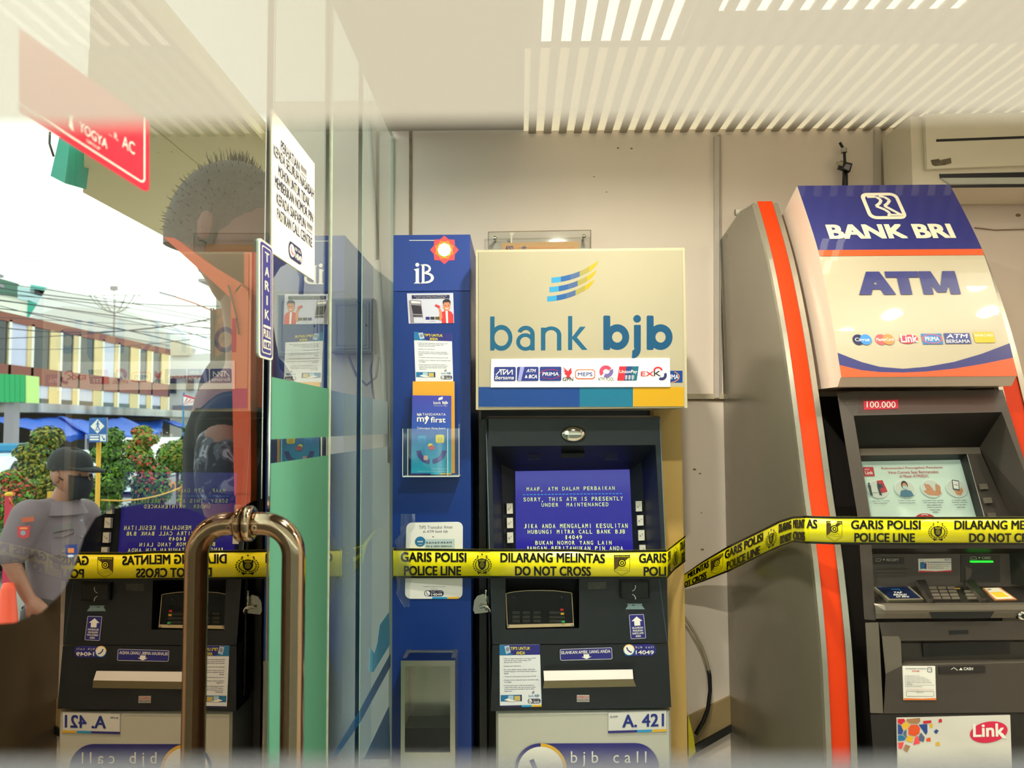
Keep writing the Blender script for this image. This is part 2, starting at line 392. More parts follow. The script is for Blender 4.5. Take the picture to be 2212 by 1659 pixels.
# added dark sheet: the mirrored silhouette's dark zone painted on the door
def silhouette_patch():
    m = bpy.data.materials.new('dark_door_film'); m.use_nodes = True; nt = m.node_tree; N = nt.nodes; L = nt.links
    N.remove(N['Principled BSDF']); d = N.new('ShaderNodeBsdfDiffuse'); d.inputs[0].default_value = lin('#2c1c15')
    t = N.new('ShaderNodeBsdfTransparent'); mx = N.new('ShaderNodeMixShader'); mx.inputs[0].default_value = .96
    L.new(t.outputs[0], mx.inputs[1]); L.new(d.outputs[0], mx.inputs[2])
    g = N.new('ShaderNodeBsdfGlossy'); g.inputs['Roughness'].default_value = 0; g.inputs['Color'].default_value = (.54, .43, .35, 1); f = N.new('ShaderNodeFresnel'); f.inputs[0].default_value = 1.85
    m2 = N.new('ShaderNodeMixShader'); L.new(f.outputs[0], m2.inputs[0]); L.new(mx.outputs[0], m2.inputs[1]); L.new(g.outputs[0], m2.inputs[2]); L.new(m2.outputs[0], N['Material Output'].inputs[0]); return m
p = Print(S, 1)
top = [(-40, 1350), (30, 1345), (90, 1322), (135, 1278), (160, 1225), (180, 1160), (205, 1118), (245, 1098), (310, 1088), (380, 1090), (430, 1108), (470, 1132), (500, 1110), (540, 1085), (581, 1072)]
p.poly(top+[(581, 2600), (-40, 2600)], silhouette_patch()); p.build('dark_film', door)
# pull handle
m_h = mat('handle_steel', '#b8a288', .10, 1.0)
c = S(530, 1131); y0h = c.y
def handle():
    b = MB(); r = .0165; out = .070; R = .045
    pts = [(GLASS_X+.001, y0h, c.z), (GLASS_X+out-R, y0h, c.z)]
    pts += [(GLASS_X+out-R+R*math.sin(a), y0h, c.z-R+R*math.cos(a)) for a in [math.radians(k*9) for k in range(1, 11)]]
    pts += [(GLASS_X+out, y0h, c.z-.25), (GLASS_X+out, y0h, .55)]
    pts += [(GLASS_X+out-R+R*math.cos(a), y0h, .55-R*math.sin(a)) for a in [math.radians(k*9) for k in range(1, 11)]] + [(GLASS_X+.001, y0h, .55-R)]
    b.tube(pts, r, m_h, 22)
    o = b.build('pull_handle', door)
    for z in (c.z, .55-R):
        f = MB(); f.lathe((GLASS_X+.001, y0h, z), [(.0, 0), (.024, 0), (.0255, .002), (.0255, .008), (.023, .011), (.017, .011)], m_h, 28, 'X'); f.build('flange', o)
    f = MB(); f.lathe((GLASS_X+.018, y0h-.0165, c.z-.004), [(.004, .001), (.004, -.001), (.002, -.0012), (.0018, 0)], m_h, 12, 'Y'); f.build('grub_screw', o)
handle()
# pull sign
m_sb = mat('sign_blue', '#2b2a7c', .35); m_cream = mat('print_cream', '#e9e0c9', .45); m_pw = mat('print_white', '#eeeae2', .5)
p = Print(S).frame((554, 512), (585, 534), (585, 780), (554, 771), 40, 200)
p.slab(p.rr(0, 0, 40, 200, 7), m_cream, .003, side=mat('acrylic_side', '#9fb0a8', .2))
L1 = .003/STEP+1
sg = p.build('pull_sign', door)
p = Print(S).frame((554, 512), (585, 534), (585, 780), (554, 771), 40, 200)
p.rrect(4, 3.5, 38, 196.5, 6, m_sb, L1); p.rrect(8, 9, 34, 191, 4, m_cream, L1+1); p.rrect(9.6, 11, 32.4, 189, 3, m_sb, L1+2)
for i, ch in enumerate('TARIK'):
    w_ = 3 if ch == 'I' else 12
    p.text(ch, 21-w_/2, 18+i*24.5, 21+w_/2, 34+i*24.5, m_cream, L1+3, .02)
p.rect(11, 143, 31, 147, m_cream, L1+3)
p.text('PULL', 11, 150, 31, 164, m_cream, L1+3, .02)
p.rect(11, 168, 31, 183, m_cream, L1+3); p.text('BCA', 19, 170.5, 30.5, 181, m_sb, L1+4, .03)
p.poly([(15, 169.5), (18, 176), (12, 176)], m_sb, L1+4); p.rect(13.6, 176, 16.4, 181, m_sb, L1+4); p.build('lettering', sg)
# red sticker
m_red = mat('sticker_red', '#cf1f3f', .3, var=.15, scale=12)
p = Print(S).frame((40, 180), (322, 337), (322, 419), (40, 240), 200, 60)
fr = ((40, 60), (322, 262), (322, 420), (40, 242))
p = Print(S).frame(*fr, 200, 100); p.poly([(0, 0), (200, 0), (200, 93), (196, 98), (190, 100), (0, 100)], m_red); st = p.build('red_sticker', door)
p = Print(S).frame(*fr, 200, 100)
p.line([(0, 90), (186, 90), (190, 88), (192, 84), (192, 0)], 2.2, m_pw, 1)
p.text('YOGYA', 92, 64, 135, 76, m_pw, 1, .015); p.text('GROUP', 103, 80, 124, 84, m_pw, 1); p.text('AC', 158, 44, 177, 60, m_pw, 1)
p.text('... R.', 137, 48, 152, 56, m_pw, 1)
p.poly([(73, 60), (79, 66), (84, 61), (81, 70), (83, 82), (76, 79), (77, 70)], m_pw, 1); p.build('lettering', st)
# paper notice
m_paper = mat('paper', '#e9e3cf', .8); m_navy = mat('print_navy', '#20224e', .6)
fr = ((585, 236), (677, 354), (677, 607), (585, 546))
p = Print(S, 3).frame(*fr); p.slab([(0, 0), (100, 0), (100, 100), (0, 100)], m_paper, .0012); nt_ = p.build('paper_notice', win2)
p = Print(S, 8).frame(*fr)
for t, x0, x1, v in (('PERHATIAN !!!!!!', 20, 80, 14), ('KEPADA SELURUH NASABAH', 3, 98, 23), ('MOHON UNTUK TIDAK', 14, 88, 34), ('MEMBERIKAN NOMOR PIN', 6, 96, 44), ('KEPADA SIAPAPUN !!!!!!', 10, 94, 55), ('PASTIKAN CALL CENTRE', 11, 94, 65.5)):
    p.text(t, x0, v, x1, v+8, m_navy, 0, .012)
p.rrect(38, 82, 70, 95, 6, m_navy, 0); p.ell(46, 88.5, 6, 4.8, m_pw, 1); p.line([(43, 86), (45, 90), (49, 91)], 1.6, m_red, 2)
p.text('BJB CALL', 53, 84, 67, 87, m_pw, 1); p.text('14049', 53, 88, 68, 93, m_pw, 1, .03); p.build('lettering', nt_)
# ================================================================== blue cabinet
m_ib = mat('cabinet_blue', '#042f7c', .35, var=.08, scale=3)
m_ibtop = mat('cabinet_blue_top', '#203c8c', .35)
m_ibside = mat('cabinet_side', '#3a3f5c', .5)
PI = Front(2.0)
tl, tr, br, bl = PI(850, 508), PI(1014, 505), PI(1024, 1640), PI(848, 1640)
ib = thing('blue_cabinet', 'tall narrow blue cabinet with white iB lettering and red star beside the glass', 'cabinet', (-.23, 2.2, 0))
b = MB(); zs = PI(930, 629).z
b.box((tl.x, 2.0, 0), (tr.x+.002, BACK_Y-.005, zs-.0008), m_ib); b.build('body', ib)
b = MB(); b.box((tl.x, 1.9995, zs+.0008), (tr.x+.002, BACK_Y-.005, tl.z), m_ibtop); hd = b.build('head_panel', ib)
m_coral = mat('logo_coral', '#ee4b52', .4); m_or = mat('logo_orange', '#f0813a', .4); m_gn = mat('logo_green', '#9bbf2c', .4)
P1 = Front(1.9995); p = Print(P1, 2)
def star(cx, cy, R, r, m, lev, rot=0, n=8):
    p.poly([(cx+(R if k % 2 == 0 else r)*math.cos(math.pi*k/n+rot), cy+(R if k % 2 == 0 else r)*math.sin(math.pi*k/n+rot)) for k in range(2*n)], m, lev)
star(960, 540, 31, 24.5, m_coral, 0, math.pi/2); star(960, 540, 22, 17.5, m_or, 1, math.pi/8); star(960, 540, 18, 14, m_gn, 2, math.pi/2); p.ell(960, 540, 14, 14, m_pw, 3); p.cut('star_emblem', hd)
# serif iB
p.ell(901.5, 572, 4.2, 4.2, m_pw, 0)
p.poly([(894, 582), (905, 579), (905, 609), (908, 612.5), (894, 612.5), (898, 609), (898, 586)], m_pw, 0)
p.poly([(908, 571.5), (917, 571.5), (917, 612.5), (908, 612.5), (911.5, 609), (911.5, 574.5)], m_pw, 0)
p.arc(919, 580.5, 7, 12, -90, 90, m_pw, 1, 14, .80); p.arc(920, 600.5, 11, 17.5, -90, 90, m_pw, 2, 14, .68)
p.rect(914, 571, 921, 574, m_pw, 3); p.rect(914, 588.5, 921, 592, m_pw, 3); p.rect(914, 609, 921, 612.5, m_pw, 3)
p.rect(884, 518.8, 938, 520, m_pw, 0)
p.build('lettering', hd)
# photo sticker
m_lav = mat('poster_lilac', '#c9c9dc', .4); m_skin = mat('print_skin', '#d98868', .5); m_hair = mat('print_dark', '#2a2430', .5); m_grey = mat('print_grey', '#8d8692', .5); m_shirt = mat('print_red', '#d8343c', .5)
p = Print(PI).frame((879, 634), (979, 633), (981, 698), (883, 699), 100, 65)
p.slab([(0, 0), (100, 0), (100, 65), (0, 65)], m_lav, .0008); a = p.build('sticker', ib)
p = Print(PI, 4).frame((879, 634), (979, 633), (981, 698), (883, 699), 100, 65)
p.rect(10, 4, 92, 12, m_navy); p.text('Kini tarik tunai dengan kartu ATM bank bjb', 16, 5.5, 86, 7.5, m_pw); p.text('lebih mudah di mesin ATM bank bjb', 20, 8.8, 82, 10.8, m_pw)
p.poly([(3, 16), (8, 14), (30, 16), (33, 64), (4, 64)], m_grey); p.poly([(8, 16), (28, 18), (29, 22), (9, 21)], m_pw, 1); p.poly([(8, 25), (29, 27), (31, 45), (11, 44)], m_hair, 1); p.poly([(10, 47), (31, 48), (31, 50), (11, 50)], m_hair, 1); p.poly([(12, 52), (32, 53), (33, 64), (12, 64)], m_lav, 1)
p.poly([(74, 41), (84, 37), (94, 40), (99, 47), (99, 65), (73, 65)], m_shirt, 1); p.poly([(82, 39), (87, 39), (87, 65), (83, 65)], m_pw, 2)
p.ell(85, 28, 8, 11, m_skin, 2); p.poly([(78, 27), (77, 17), (82, 13), (90, 13), (94, 18), (93, 27), (91, 20), (80, 20)], m_hair, 3); p.rect(83, 36, 88, 41, m_skin, 1)
p.ell(82, 27, 1, 1.2, m_hair, 4, 8); p.ell(89, 27, 1, 1.2, m_hair, 4, 8); p.arc(85.5, 31, 2.5, 4, 20, 160, m_pw, 4, 8)
p.poly([(66, 58), (69, 42), (66, 32), (70, 30), (74, 38), (75, 52), (74, 60)], m_skin, 1); p.poly([(59, 27), (62, 24), (71, 28), (69, 33)], m_shirt, 3)
for i, m in enumerate((m_sb, m_hair, mat('print_olive', '#55552a', .5))): p.rect(38+i*10.5, 51, 47+i*10.5, 57, m, 1)
p.text('www.bankbjb.co.id', 45, 60, 60, 61.5, m_hair, 1); p.build('lettering', a)
# tips sheet, used twice
m_sheet = mat('sheet_white', '#dfe1e6', .5); m_yel = mat('print_yellow', '#e3d23a', .5); m_ink = mat('print_ink', '#2b2f58', .6); m_cy = mat('print_cyan', '#2596d1', .5); m_gold = mat('print_gold', '#e3b02a', .5); m_teal = mat('print_teal', '#1d6ea2', .5)
TIPS = [("Mesin ini dapat digunakan untuk kartu ATM", 24.5, 86), ("bank bjb dan kartu yang berlogo ATM", 28, 74), ("bersama atau ATM prima", 31.5, 48), ("Pastikan pin anda benar", 38.5, 47), ("Pin anda adalah rahasia, jangan diberikan", 45, 84), ("kepada siapapun termasuk kepada pegawai", 48.5, 88), ("bank", 52, 12), ("Tutupi jari anda pada saat input pin di ATM", 58, 86), ("Pastikan kartu, uang dan kartu transaksi tidak", 64.5, 93), ("tertinggal", 68, 19), ("Untuk kenyamanan anda bertransaksi di", 74.5, 80), ("ruang ATM, helm, topi dan penutup kepala", 78, 84), ("lainnya selama bertransaksi mohon tidak", 81.5, 80), ("digunakan", 85, 21)]
def tips(surf, fr, par, stripe):
    p = Print(surf).frame(*fr, 100, 116); p.slab([(0, 0), (100, 0), (100, 116), (0, 116)], m_sheet, .0008); a = p.build('tips_sheet', par)
    p = Print(surf, 4).frame(*fr, 100, 116)
    p.rect(0, 0, 100, 19, m_sb); p.poly([(0, 0), (12, 0), (14, 8), (26, 15), (34, 19), (0, 19)], m_teal, 1); p.poly([(12, 2), (24, 1), (28, 14), (16, 17)], mat('print_paleblue', '#a9c3d8', .5), 2); p.ell(20, 8, 4, 4, m_grey, 3)
    p.text("TIP'S UNTUK", 27, 3.5, 76, 9.5, m_yel, 3, .03); p.text('ANDA', 41, 12, 63, 18, m_yel, 3, .03)
    for t, v, wd in TIPS:
        x0 = 11; p.text(t, x0, v, x0+wd*.9, v+2.5, m_ink, 0, .025)
        if t[0].isupper() and t[:4] not in ('ATM ',): p.rect(8, v+1.2, 9.5, v+1.7, m_ink, 0)
    p.rect(2, 93, 53, 105, m_teal, 0); p.rect(20, 94, 33, 104, mat('print_paleblue', '#a9c3d8', .5), 1); p.rect(35, 95, 49, 104, mat('print_sand', '#c9ae5c', .5), 1); p.poly([(10, 102), (20, 99), (40, 105), (24, 105)], m_pw, 2); p.rect(50, 93, 53, 105, m_navy, 1)
    p.text('bank', 69, 93, 82, 98, m_teal, 0, .0); p.text('bjb', 84, 92.5, 95, 99, m_teal, 0, .04)
    p.poly([(78, 88), (84, 86), (83, 91), (77, 92)], m_grey, 0)
    p.rrect(67, 101, 98, 110, 4.4, m_navy, 0); p.ell(73, 105.5, 4, 4, m_pw, 1); p.line([(71, 104), (73, 107), (75, 107.5)], 1.2, m_navy, 2); p.text('bjb call', 80, 102.5, 94, 104.5, m_pw, 1); p.text('14049', 79, 105.5, 95, 109, m_pw, 1, .04)
    if stripe:
        p.rect(0, 112.5, 52, 116, m_navy); p.rect(52, 112.5, 76, 116, m_cy); p.rect(76, 112.5, 100, 116, m_gold)
    p.build('lettering', a)
tips(PI, ((894, 717), (976, 720), (979, 825), (898, 825)), ib, False)
# rounded safety notice low on the cabinet
fr = ((878, 1129), (1000, 1127), (999, 1293), (875, 1293))
p = Print(PI).frame(*fr, 120, 164); p.slab(p.rr(0, 0, 120, 164, 12), mat('notice_white', '#e4e4e2', .4), .002); a = p.build('rounded_notice', ib)
p = Print(PI, 7).frame(*fr, 120, 164)
p.text('TIPS Transaksi Aman', 27, 7, 98, 14, m_ink, 0, .01, track=1.15); p.text('di ATM bank bjb', 36, 17, 88, 24, m_ink, 0, .02, track=1.15)
p.rect(40, 36, 103, 60, mat('print_mist', '#b4c8cf', .5)); p.ell(30, 41, 11, 11, m_teal, 1); p.ell(26, 41, 1.6, 1.6, m_pw, 2, 10); p.ell(30, 41, 1.6, 1.6, m_pw, 2, 10); p.ell(34, 41, 1.6, 1.6, m_pw, 2, 10)
p.text('RAHASIAKAN', 43, 41.5, 97, 45.5, m_ink, 1, .03, track=1.3); p.text('PIN & UBAH BERKALA', 43, 49.5, 97, 53.5, m_ink, 1, .02)
p.text('PIN', 27, 46, 34, 48, m_pw, 2); p.poly([(55, 29), (59, 31), (57, 33)], m_hair)
p.text('Apabila mengalami kendala', 38, 137, 84, 139.5, m_ink, 0); p.text('Hubungi', 54, 142, 68, 144.5, m_ink, 0)
p.rrect(40, 146, 81, 159, 6.3, m_navy); p.ell(47, 152.5, 5.4, 5.4, m_pw, 1); p.line([(44.5, 150), (46.5, 154), (49.5, 155)], 1.6, m_teal, 2); p.text('bjb call', 55, 148, 77, 150.5, m_pw, 1); p.text('14049', 55, 152, 77.5, 157.5, m_pw, 1, .03)
p.rect(57, 160, 88, 164, m_cy); p.poly([(88, 160), (117, 160), (112, 163), (106, 164), (88, 164)], m_gold); p.build('lettering', a)
# leaflet holder of clear acrylic: a thing hung on the cabinet
m_acr = mat('acrylic', '#f4f8f8', .04, spec=.6); 
def acrylic():
    m = bpy.data.materials.new('clear_acrylic'); m.use_nodes = True; nt = m.node_tree; N = nt.nodes; L = nt.links; N.remove(N['Principled BSDF'])
    t = N.new('ShaderNodeBsdfTransparent'); t.inputs[0].default_value = (.93, .95, .95, 1); g = N.new('ShaderNodeBsdfGlossy'); g.inputs['Roughness'].default_value = .05
    mx = N.new('ShaderNodeMixShader'); mx.inputs[0].default_value = .05; L.new(t.outputs[0], mx.inputs[1]); L.new(g.outputs[0], mx.inputs[2]); L.new(mx.outputs[0], N['Material Output'].inputs[0]); return m
m_acr = acrylic(); m_acre = mat('acrylic_edge', '#c8d2d2', .15)
lh = thing('leaflet_holder', 'clear acrylic leaflet holder fixed on the blue cabinet', 'holder', PI(931, 1030))
PB = Front(1.955)
a0, a1, a2, a3 = PB(872, 926), PB(992, 926), PB(992, 1028), PB(870, 1028)
b = MB(); b.box((a3.x, 1.954, a3.z), (a1.x, 1.957, a0.z), m_acr); b.build('front_panel', lh)
for x, n in ((a3.x, 'side_panel'), (a1.x-.003, 'side_panel')):
    b = MB(); b.box((x, 1.957, a3.z), (x+.003, 1.9985, a0.z+.012), m_acr); b.build(n, lh)
b = MB(); b.box((a3.x, 1.9535, a3.z-.003), (a1.x, 1.998, a3.z), m_acre); b.build('base', lh)
for xa in (a3.x-.001, a3.x+.012, a1.x-.0012, a1.x-.03):
    b = MB(); b.box((xa, 1.9535, a3.z), (xa+.0016, 1.9545, a0.z), m_acre); b.build('edge', lh)
PL = Front(1.975)
m_envel = mat('envelope_yellow', '#e0a02c', .6, var=.08, scale=6)
p = Print(PL, 0); p.slab([(892, 824), (982, 824), (983, 1022), (892, 1022)], m_envel, .004); 
tag(p.build('folder'), 'plain yellow folder standing behind the blue leaflet in the holder', 'folder')
PF = Front(1.966)
def leaf_mat():
    m = bpy.data.materials.new('leaflet_print'); m.use_nodes = True; nt = m.node_tree; N = nt.nodes; L = nt.links; bs = N['Principled BSDF']; bs.inputs['Roughness'].default_value = .3
    g = N.new('ShaderNodeTexCoord'); sp = N.new('ShaderNodeSeparateXYZ'); L.new(g.outputs['Generated'], sp.inputs[0]); r = N.new('ShaderNodeValToRGB'); L.new(sp.outputs[2], r.inputs[0])
    e = r.color_ramp.elements; e[0].position = 0.0; e[0].color = lin('#0aa5c4'); e[1].position = 1; e[1].color = lin('#4140a6'); k = e.new(.55); k.color = lin('#2a55ae'); k = e.new(.35); k.color = lin('#1b84b8')
    L.new(r.outputs[0], bs.inputs['Base Color']); return m
fr = ((891, 854), (975, 855), (975, 1025), (888, 1025))
p = Print(PF, 0).frame(*fr, 84, 170); p.slab([(0, 0), (84, 0), (84, 170), (0, 170)], leaf_mat(), .003)
lf = tag(p.build('leaflet'), 'blue savings leaflet with a smiling sofa face in the acrylic holder', 'leaflet')
p = Print(PF, 10).frame(*fr, 84, 170); m_pp = mat('print_purple', '#383a86', .4)
p.text('bank', 46, 12, 62, 18.5, m_pw); p.text('bjb', 65, 11.5, 77, 20, m_pw, bold=.03); p.poly([(57, 5), (66, 2), (65, 8), (56, 10)], m_pw); p.text('Tandamata Untuk Negeri', 46.5, 21, 76, 23, m_pw)
p.text('bjb', 11, 38, 21, 45, m_pw, bold=.03); p.text('TANDAMATA', 22.5, 38, 72, 43, m_pw, track=1.15)
p.text('my', 11, 47, 37, 61, m_pw, bold=.03); p.text('first', 40, 46, 72, 58, m_pw, bold=.03); p.ell(32, 47, 3, 3, m_pw)
p.text('Tabungan Sang Juara', 11, 68, 72, 73.5, m_pw)
p.rrect(14, 86, 31, 103, 4, m_cy); p.rect(18, 92, 27, 102, mat('print_blue2', '#1f7fc0', .5), 1); p.rrect(51, 84, 69, 102, 4, m_yel); p.rect(55, 90, 65, 101, mat('print_yellow2', '#cdb71e', .5), 1)
p.arc(43, 116, 21, 31, 5, 86, m_pp, 0, 14); p.arc(41, 116, 21, 31, 94, 175, m_pp, 0, 14)
p.ell(40, 107, 5, 4, m_yel, 1); p.ell(43, 112, 7, 5, mat('print_rose', '#b5525e', .5), 2); p.rrect(26, 129, 35, 139, 2, mat('print_pink', '#caa7a0', .5), 2)
p.rect(0, 167, 41, 170, m_sb); p.rect(62, 167, 84, 170, m_gold); p.text('Layanan nasabah bank bjb 14049', 42, 157, 78, 158.6, m_pw); p.text('bjb terdaftar dan diawasi oleh OJK', 14, 162.5, 50, 164, m_pw); p.text('www.bankbjb.co.id', 52, 162.5, 78, 164, m_pw)
p.build('lettering', lf)
# steel pocket at the foot of the cabinet
m_bs = mat('brushed_steel', '#b9b7a8', .22, .9, var=.18, scale=9, stretch=(1, 1, .15))
pk = thing('slip_box', 'open fronted stainless steel slip box low on the blue cabinet', 'box', PI(930, 1640))
PK = Front(1.90)
x0, x1 = PK(866, 1430).x, PK(983, 1430).x; zt_ = PK(925, 1427).z; x0b, x1b = PI(877, 1405).x, PI(990, 1405).x; ztb = PI(930, 1405).z
b = MB(); b.face([(x0, 1.90, zt_), (x1, 1.90, zt_), (x1b, 1.998, ztb), (x0b, 1.998, ztb)], mat('steel_blue', '#5d7590', .12, 1.0)); b.build('hood', pk)
zb_ = .42
for xa, xb_, n in ((x0, x0+.010, 'side'), (x1-.012, x1, 'side')):
    b = MB(); b.box((xa, 1.90, zb_), (xb_, 1.998, zt_-.001), m_bs); b.build(n, pk)
b = MB(); b.box((x0, 1.899, zt_-.013), (x1, 1.902, zt_), m_bs); b.build('top_rim', pk)
b = MB(); b.box((x0+.010, 1.985, zb_), (x1-.012, 1.997, zt_-.002), m_bs); b.build('back_plate', pk)
zl = PK(925, 1625).z
b = MB(); b.box((x0+.010, 1.899, zb_), (x1-.012, 1.905, zl), m_bs); b.build('front_lip', pk)
b = MB(); b.box((x0+.0105, 1.905, zl-.02), (x1-.0125, 1.985, zl+.055), m_black); b.build('dark_insert', pk)

# ================================================================== light box sign
m_box = mat('lightbox_frame', '#b3aa8e', .4, var=.06, scale=6)
m_face = mat('lightbox_face', '#a59c85', .14, var=.06, scale=5, coat=.3)
m_petrol = mat('letter_petrol', '#07466c', .3); m_petrol2 = mat('letter_petrol_light', '#0d5274', .3); m_bluebar = mat('bar_blue', '#063a80', .3); m_tealbar = mat('bar_teal', '#066483', .3); m_goldbar = mat('bar_gold', '#bd9005', .3)
sgn = thing('bank_sign', 'beige light box sign reading bank bjb above the left cash machine', 'sign', (.07, 2.1, 1.7))
PS = Front(1.93)
q = [PS(1028, 540), PS(1479, 535), PS(1485, 881), PS(1028, 885)]
zx = [(p_.x, 1.93, p_.z) for p_ in q]
b = MB(); b.prism(zx, (0, .16, 0), m_box); b.build('frame', sgn)
p = Print(PS); p.slab([(1034, 545), (1473, 541), (1478, 878), (1034, 880)], m_face, .002); fc = p.build('face', sgn)
p = Print(PS, 7)
def swoosh(y0, dy):
    m3 = [mat('swoosh_cyan', '#2a86b4', .3), mat('swoosh_blue', '#164f8c', .3), mat('swoosh_mid', '#3d5580', .3), mat('swoosh_olive', '#8f8440', .3), m_goldbar]
    n = 30
    for i in range(n):
        def pt(t):
            x = 1191+102*t; yc = y0 - 6*t - 31*t*t*t**.15; h = 11.5*(1 if t < .85 else math.sqrt(max(0, (1-t)/.15))*.9+.1)
            return x, yc, h
        xa, ya, ha = pt(i/n); xb_, yb_, hb = pt((i+1)/n); k = min(4, int((i/n)**1.0*5.2))
        p.poly([(xa-dy, ya), (xb_-dy, yb_), (xb_-dy, yb_+hb), (xa-dy, ya+ha)], m3[k], 0)
for a_ in ((600, 0), (620.5, 4.5), (640.5, 9)): swoosh(*a_); p.cut('swoosh', fc)
def letter_row():
    # 'bank' in light strokes, 'bjb' in heavy strokes
    def bowl(cx, cy, rx, ry, t, m): p.arc(cx, cy, rx-t, rx, 0, 360, m, 0, 36, ry/rx)
    t = 10; m = m_petrol2
    p.rect(1059, 684, 1068.5, 757, m, 1); bowl(1083, 730, 24, 28, t-1, m)
    bowl(1135, 739, 20, 19, t-1.5, m); p.rect(1145.5, 722, 1155, 757, m, 1); p.arc(1136, 722, 10, 19, -160, 0, m, 2, 14, .95)
    p.rect(1168.5, 708, 1178, 757, m, 1); p.arc(1190.5, 724, 12.5, 22, -180, 0, m, 0, 18, .85); p.rect(1203, 722, 1212.5, 757, m, 1)
    p.rect(1227, 683, 1236, 756, m, 1); p.poly([(1236, 728), (1253, 706), (1265, 706), (1246, 729), (1269, 756), (1257, 756), (1236, 732)], m, 0)
    t = 15.5; m = m_petrol
    for x in (1303, 1396.5):
        p.rrect(x, 682, x+15, 756, 3, m, 1); p.arc(x+30, 728.5, 11, 26, 0, 360, m, 0, 36, 1.07)
    p.rrect(1369, 702, 1384, 752, 2, m, 0); p.arc(1366, 752, 4, 18, 0, 95, m, 1, 12, 1.25); p.ell(1376, 689, 8.3, 8.3, m)
letter_row(); p.cut('lettering', fc)
for a_ in ((1034, 1252, 879, m_bluebar), (1252, 1367, 878.6, m_tealbar), (1367, 1477, 878, m_goldbar)): p.rect(a_[0], 836, a_[1], a_[2], a_[3]); p.cut('colour_bar', fc)
p.rect(1440, 801, 1474, 827, m_bluebar); p.text('IMA', 1448, 809, 1465, 819, m_pw); p.arc(1446, 814, 19.5, 21.5, -60, 80, m_or, 1, 12, .6)
p.build('card_logo', fc)
# card strip
p = Print(PS, 7); fr = ((1061, 776), (1446, 774), (1447, 836), (1060, 837)); p = Print(PS, 3).frame(*fr, 385, 61)
p.slab([(0, 0), (385, 0), (385, 61), (0, 61)], mat('strip_white', '#e9e7e0', .3), .003, 4); cs = p.build('card_strip', sgn)
p = Print(PS, 18).frame(*fr, 385, 61); m_cn = mat('print_cardnavy', '#21307c', .4); m_redp = mat('print_scarlet', '#cf2031', .4)
def cl(): p.cut('card_logo', cs)
p.rrect(7, 17, 53.5, 47.5, 3, m_cn)
p.line([(11, 34), (22, 23), (22, 34)], 1.8, m_pw, 1); p.line([(18, 23), (32, 23)], 1.8, m_pw, 1); p.line([(27, 23), (27, 34), (36, 23), (36, 34), (46, 23), (46, 34)], 1.8, m_pw, 1); p.text('Bersama', 10, 36, 50, 44, m_pw, slant=.2); cl(); p.rrect(56, 17, 102.5, 47.5, 3, m_cn)
p.poly([(63, 17), (72, 17), (65, 47.5), (58, 47.5)], mat('print_violet', '#8f8fc8', .4), 1); p.text('ATM', 77, 22, 96, 29, m_pw, slant=.2, bold=.02); p.text('BCA', 82, 34, 100, 42, m_pw, slant=.2, bold=.03); p.poly([(76, 34), (79, 41), (73, 41)], m_pw, 1); cl(); p.rrect(105, 17, 151.5, 47.5, 3, m_cn)
p.text('PRIMA', 111, 29, 146, 36.5, m_pw, slant=.1, bold=.01); p.arc(128, 33, 21, 22.5, 190, 320, m_redp, 1, 14, .45); p.arc(128, 33, 21, 22.5, 10, 140, m_redp, 1, 14, .45); cl()
p.poly([(154, 17), (166, 27), (172, 19), (174, 30), (169, 37), (172, 41), (160, 41), (164, 37), (157, 31), (161, 31), (155, 25), (160, 26)], m_redp); p.text('GPN', 154, 40, 177, 47.5, m_hair, bold=.03); cl()
p.poly([(186, 23), (219, 23), (224, 27), (224, 40), (219, 44), (186, 44), (181, 40), (181, 27)], mat('print_vermilion', '#dd5426', .4)); p.poly([(187, 25), (218, 25), (222, 28), (222, 39), (218, 42), (187, 42), (183, 39), (183, 28)], m_pw, 1); p.text('MEPS', 187, 29.5, 218, 37.5, m_cn, 2, .03); cl()
p.arc(247, 28, 6, 14, 140, 330, mat('print_magenta', '#c93d5e', .4), 0, 16, .95); p.arc(249, 27, 6, 14, -20, 120, mat('print_mauve', '#6a5a9b', .4), 0, 16, .95); p.text('ATM POOL', 230, 40, 265, 47.5, m_hair); cl()
p.poly([(276, 17), (318, 17), (313, 47), (271, 47)], mat('print_tealdark', '#0f5c74', .4)); p.poly([(276, 17), (291, 17), (286, 47), (271, 47)], m_redp, 1); p.poly([(291, 17), (304, 17), (299, 47), (286, 47)], mat('print_bluedark', '#1f3c78', .4), 1); p.text('UnionPay', 276, 25, 314, 33.5, m_pw, 2, .01, .1)
for i in range(3): p.line([(291+i*7, 36), (290+i*7, 46)], 1.2, m_pw, 2); p.line([(288+i*7, 38), (294+i*7, 38)], 1.2, m_pw, 2); p.line([(288+i*7, 42), (294+i*7, 42)], 1.2, m_pw, 2)
cl()
p.text('EX', 322, 28, 350, 38, m_redp, 0, .03); p.text('K', 350, 27, 365, 38, m_hair, 0, .03); p.arc(359, 26, 6, 10, 170, 360, m_redp, 0, 12, .8); p.arc(367, 36, 5, 11, -30, 130, mat('print_indigo', '#23285e', .4), 0, 12, 1); cl()
